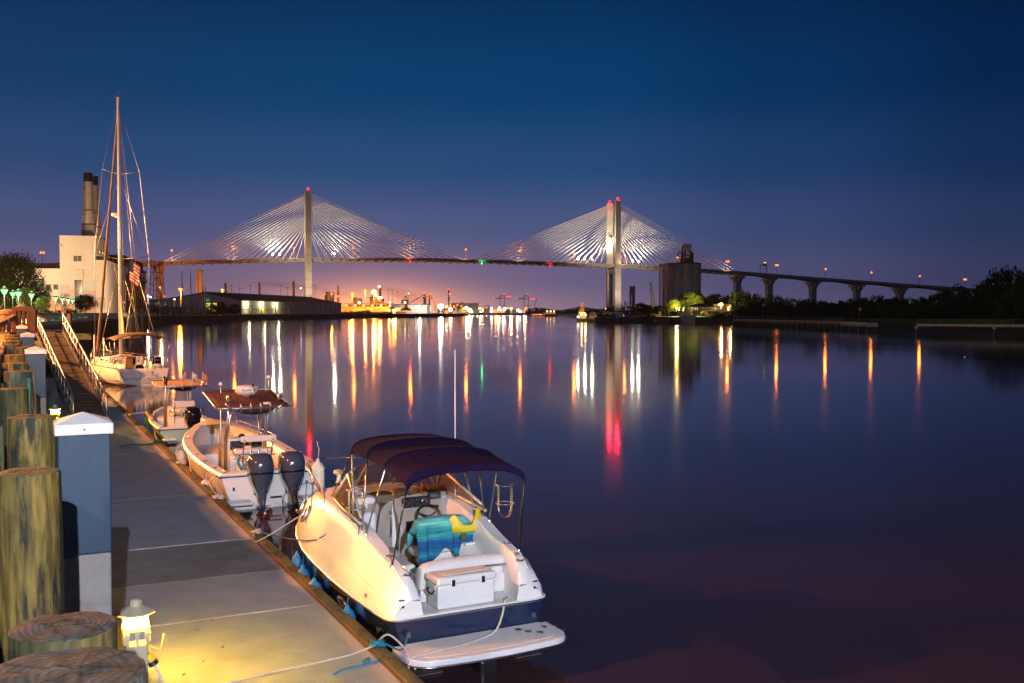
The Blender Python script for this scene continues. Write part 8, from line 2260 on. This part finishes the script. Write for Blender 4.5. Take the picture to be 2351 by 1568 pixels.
T(sb, 'boarding_ladder', [(.72, -.06, 1.0), (.72, -.04, 2.0), (.76, -.04, 2.1), (1.16, -.04, 2.1), (1.2, -.04, 2.0), (1.2, -.06, 1.0)], .022, 'steel', 6)
for z in (1.25, 1.5, 1.75, 2.0): T(sb, 'ladder_rung', [(.72, -.05, z), (1.2, -.05, z)], .018, 'steel', 6)
for s in (-1, 1): T(sb, 'pushpit', [(s * .62, -.02, 1.15), (s * .62, 0, 1.9), (s * 1.4, .05, 1.92), (s * 1.72, .25, 1.9), (s * 1.80, 1.1, 1.88)], .02, 'steel', 6, True)
# cabin trunk with ports
MB().slab([(-1.15, 4.2, 1.2), (-.95, 9.6, 1.35), (-.8, 9.6, 1.42), (-.9, 8.6, 1.72), (-1.0, 4.3, 1.88)], (0, 0, 0)) if False else None
rows = []
for y, w, h in ((4.2, 1.28, 1.86), (5.5, 1.25, 1.84), (7.0, 1.08, 1.78), (8.4, .85, 1.68), (9.2, .7, 1.50), (9.5, .66, 1.40)):
    rows.append([Vector((-w, y, 1.22)), Vector((-w * .93, y, h - .08)), Vector((-w * .8, y, h)), Vector((0, y, h + .08)), Vector((w * .8, y, h)), Vector((w * .93, y, h - .08)), Vector((w, y, 1.22))])
mb = MB().grid(rows); mb.f.append(tuple(range(7))); mb.m.append(0); mb.build('cabin_trunk', M['white'], sb, auto=40)
for s in (-1, 1):
    for y in (4.9, 5.9, 6.9): MB().box((s * (1.24 - (y - 4.2) * .07), y, 1.56), (.04, .55, .16)).build('cabin_window', M['winglass'], sb, bevel=.01)
for x, y, h in ((-.8, 3.9, .3), (.8, 3.9, .3), (-1.35, 2.4, .22), (1.35, 2.4, .22)): MB().lathe([(.09, 0), (.07, h * .5), (.09, h)], 12, (x, y, 1.5)).build('winch', M['steel'], sb, smooth=True)
for x, y, z, d in ((-.5, 7.8, 1.95, .10), (.4, 8.6, 1.8, .10)): MB().ico((x, y, z), d, 1).build('deck_vent', M['steel'], sb)
Bx(sb, 'hatch_cover', (0, 4.5, 1.95), (1.0, .9, .1), 'tan', .04)
# bimini
rows = []
for j in range(9):
    v = j / 8; rows.append([Vector((f * 1.95, .2 + 2.6 * v, 3.42 + .28 * math.sin(math.pi * (.15 + .7 * v)) - .42 * abs(f) ** 2.2)) for f in [(-1 + i / 6) for i in range(13)]])
MB().grid(rows).build('bimini_canvas', mat('brown_canvas', (.16, .085, .04), .85, var=.2), sb, smooth=True, solid=.03)
for s in (-1, 1):
    for yt, yb in ((.2, 1.0), (1.5, 1.3), (2.8, 1.6)): T(sb, 'bimini_pole', [(s * 1.72, yb, 1.35), (s * 1.93, yt, 3.05)], .022, 'steel', 6)
    T(sb, 'bimini_strap', [(s * 1.9, .3, 3.05), (s * 1.6, .1, 1.9)], .012, 'steel', 5)
# mast, boom, rigging
MY = 5.6; MT = 21.1
MB().tube([(0, MY, 1.7), (0, MY, MT)], [.14, .11], 12).build('mast', mat('white_mast', (.85, .83, .80), .35, var=.05), sb, smooth=True)
T(sb, 'mast_track', [(0, MY - .14, 1.9), (0, MY - .11, MT - .3)], .02, 'steel', 5)
bo = MB().tube([(0, MY - .2, 3.35), (.0, 1.2, 3.50)], .20, 10).build('boom_with_sail_cover', mat('cream_cover', (.62, .52, .36), .8, var=.1), sb, smooth=True)
MB().slab([(-.03, MY - .15, 3.4), (-.03, MY - .9, 3.55), (-.03, MY - .15, 6.2)], (.06, 0, 0)).build('stowed_sail', mat('sail_cloth', (.62, .42, .22), .8), sb)
SP1, SP2 = 9.1, 15.4
for z, L_ in ((SP1, 1.95), (SP2, 1.32)):
    for s in (-1, 1):
        T(sb, 'spreader', [(0, MY, z), (s * L_, MY - .55, z + .22)], .035, 'galv', 6)
def stay(pts, r=.013, nm='shroud', m='galv'): return T(sb, nm, pts, r, m, 5)
for s in (-1, 1):
    stay([(s * 1.95, MY - .4, 1.25), (s * 1.95, MY - .55, SP1 + .22), (s * 1.32, MY - .55, SP2 + .22), (0, MY, MT - .4)])
    stay([(s * 1.9, MY - .5, 1.25), (0, MY, SP1 - .2)]); stay([(s * 1.95, MY - .55, SP1 + .22), (0, MY, SP2 - .2)])
    stay([(s * 1.5, .4, 1.2), (0, 1.6, 8.2)], .018, 'backstay')
stay([(0, 1.6, 8.2), (0, MY, MT)], .018, 'backstay'); stay([(0, 12.5, 1.6), (0, MY + .1, MT - .5)], .02, 'forestay')
# furled jib, a tapering wrapped roll
pts = [Vector((0, 12.1 + (MY + .35 - 12.1) * t, 2.0 + (MT - 1.6 - 2.0) * t)) for t in [k / 60 for k in range(61)]]
MB().tube([p + Vector((.012 * math.sin(i * 1.3), 0, 0)) for i, p in enumerate(pts)], [.13 * (1 - .62 * i / 60) * (1 + .10 * math.sin(i * 1.05)) for i in range(61)], 10).build('furled_jib', mat('furled_sail_cloth', (.13, .075, .032), .85, var=.3, vs=3, stretch=(1, 1, .4)), sb, smooth=True)
stay([(0, 1.3, 3.6), (0, MY, MT - .2)], .012, 'topping_lift')
for s in (-1, 1): stay([(s * .25, 2.5, 3.6), (s * .6, MY - .3, SP1)], .012, 'lazy_jack'); stay([(s * .15, MY - .3, 2), (s * .15, MY - .16, MT - 2)], .012, 'halyard')
rdm = MB().lathe([(.20, 0), (.27, .06), (.27, .20), (.20, .26), (.01, .27)], 16).build('radar_dome', M['white'], sb, smooth=True); rdm.location = (-.20, MY + .38, 12.3); MB().beam((0, MY + .1, 12.28), (-.15, MY + .45, 12.28), .10, .05).build('radar_bracket', M['galv'], sb)
T(sb, 'masthead_vane', [(0, MY, MT), (0, MY, MT + .45)], .012, 'steel_dark', 4); MB().box((.12, MY, MT + .42), (.5, .02, .05)).build('wind_vane', M['steel_dark'], sb); T(sb, 'masthead_aerial', [(.0, MY + .1, MT), (-.35, MY + .1, MT + .1)], .02, 'steel_dark', 4)
for x, z0_, z1_ in ((-2.0, 2.0, 4.3), (-.7, 1.9, 4.0), (1.8, 2.0, 4.2)): T(sb, 'wrapped_turnbuckle', [(x, MY - .42 if abs(x) > 1 else MY + 2, z0_ - .8), (x, MY - .45 if abs(x) > 1 else MY + 2, z1_ - .8)], .05, 'white', 6)
# lettering on the transom
fo = bpy.data.curves.new('port_of_registry', 'FONT'); fo.body = 'SC'; fo.size = .22; fo.extrude = .004
fo_ = bpy.data.objects.new('lettering', fo); COL.objects.link(fo_); fo_.parent = sb; fo_.location = (.62, -.33, .62); fo_.rotation_euler = (R(68), 0, 0); fo.materials.append(M['steel_dark']); meshify(fo_)
def c3(x, y, z): return C3 + Vector((math.cos(H3_), -math.sin(H3_), 0)) * x + Vector((math.sin(H3_), math.cos(H3_), 0)) * y + Vector((0, 0, z))
us = thing('ensign', 'large stars and stripes flag hanging in the rigging of the sailing yacht', 'flag', c3(.3, 1.95, 8.6), -H3_ * .2)
flag(us, 1.05, 1.5, 'us', (-.65, 0, .3), .3, 0, .85)
rope('mooring_line', 'dark line from the yacht side to the dock', [c3(-1.9, 3.4, 1.2), c3(-2.6, 1.5, .9), dk(56, -.1, .56)], .02, 'steel_dark')
rope('mooring_line', 'pale slack line hanging along the yacht stern', [c3(-1.9, 4.5, .55), c3(-1.9, 1.0, .2), c3(-.6, -.42, .35), c3(.6, -.42, .7)], .018, 'rope_w')
# ------------------------------------------------------------------ the air: thin evening haze
HAZE = 0.00004
hb = MB().box((0, 2400, 69), (9600, 5040, 147)).build('haze', M['white'])
hb.data.materials.clear()
hm = bpy.data.materials.new('haze_air'); hm.use_nodes = True
t = hm.node_tree; t.nodes.clear()
v_ = t.nodes.new('ShaderNodeVolumePrincipled'); v_.inputs['Density'].default_value = HAZE; v_.inputs['Color'].default_value = (.85, .85, .88, 1); v_.inputs['Anisotropy'].default_value = .3
o_ = t.nodes.new('ShaderNodeOutputMaterial'); t.links.new(v_.outputs[0], o_.inputs['Volume'])
hb.data.materials.append(hm); hb['kind'] = 'stuff'
sc.cycles.volume_bounces = 0
bpy.context.view_layer.update()
# each member of the big groups gets its own label: nearest landmark, then its order from left to right
ORD = ['', 'second ', 'third ', 'fourth ', 'fifth ', 'sixth ', 'seventh ', 'eighth ', 'ninth ', 'tenth ', 'eleventh ', 'twelfth ', 'thirteenth ', 'fourteenth ', 'fifteenth ', 'sixteenth ', 'seventeenth ', 'eighteenth ', 'nineteenth ', 'twentieth ']
def relabel(group, noun, mk):
    obs = sorted((o for o in bpy.data.objects if o.get('group') == group and o.parent is None), key=lambda o: o.location.x / o.location.y)
    cnt = {}
    for o in obs:
        u = CX + o.location.x / o.location.y * F
        w = next((t for x, t in mk if u <= x), mk[-1][1]); k = cnt.get(w, 0); cnt[w] = k + 1
        o['label'] = (ORD[min(k, 19)] + noun + ' ' + w + ('' if k == 0 else ' from left')).strip()
rb_marks = [(1500, 'behind the second barge'), (1535, 'below the lattice crane mast'), (1575, 'behind the blue container'), (1625, 'behind the boathouse'), (1690, 'beside the boatyard shed'), (1760, 'below the first viaduct piers'), (1830, 'above the left jetty'), (1900, 'over the middle of the left jetty'),
            (1995, 'over the end of the left jetty'), (2100, 'in the gap between the jetties'), (2200, 'at the start of the right jetty'), (2300, 'above the right jetty'), (2800, 'at the right picture edge')]
relabel('front row trees of the right bank', 'dark front row tree', rb_marks)
relabel('shrubs at the water edge', 'dark waterside shrub', rb_marks)
relabel('small lamps of the far port', 'small bright port lamp', [(1030, 'beside the big white floodlight'), (1050, 'right of the banded stack'), (1075, 'by the orange jib crane'), (1100, 'before the big grey shed'), (1130, 'at the sloping conveyor'), (1160, 'under the nearer container cranes'), (1190, 'between the container cranes'), (1300, 'under the farther container cranes')])
relabel('small lamps of the mill works', 'small mill lamp', [(770, 'on the left mill block'), (785, 'by the thin stack'), (812, 'below the leftmost yard mast'), (840, 'between the yard masts'), (868, 'on the boiler house'), (2000, 'right of the boiler house')])
relabel('far wood between the container cranes and the bridge', 'tree of the far low wood', [(1240, 'right of the container cranes'), (1275, 'behind the boat with three lamps'), (1330, 'left of the floodlit dredger'), (1375, 'behind the white tug'), (1500, 'behind the right bridge tower')])
relabel('shrubs on the quay before the cream shed', 'orange lit shrub', [(812, 'below the leftmost yard mast'), (845, 'between the yard masts'), (870, 'below the brightest yard mast'), (1000, 'at the right end of the cream shed')])
relabel('scrub below the warehouse gable', 'green bank scrub', [(460, 'below the substation'), (490, 'beside the tall rusty piles'), (1000, 'below the warehouse gable')])
relabel('low row of orange lamps under the container cranes', 'low orange lamp', [(1300, 'in the row under the nearer container cranes')])
relabel('little amber lamps along the quay edge', 'little amber quay lamp', [(935, 'left of the loading crane cab'), (1300, 'right of the loading crane')])
relabel('tiny lights on the far water', 'tiny light', [(1300, 'low on the water before the far wood')])

relabel('small unlit masts behind the warehouse', 'small unlit mast', [(700, 'behind the warehouse roof left of the bridge tower'), (2000, 'behind the warehouse roof at the bridge tower')])
relabel('warm lamps right of the floodlight', 'warm hanging lamp', [(2000, 'right of the big white floodlight')])
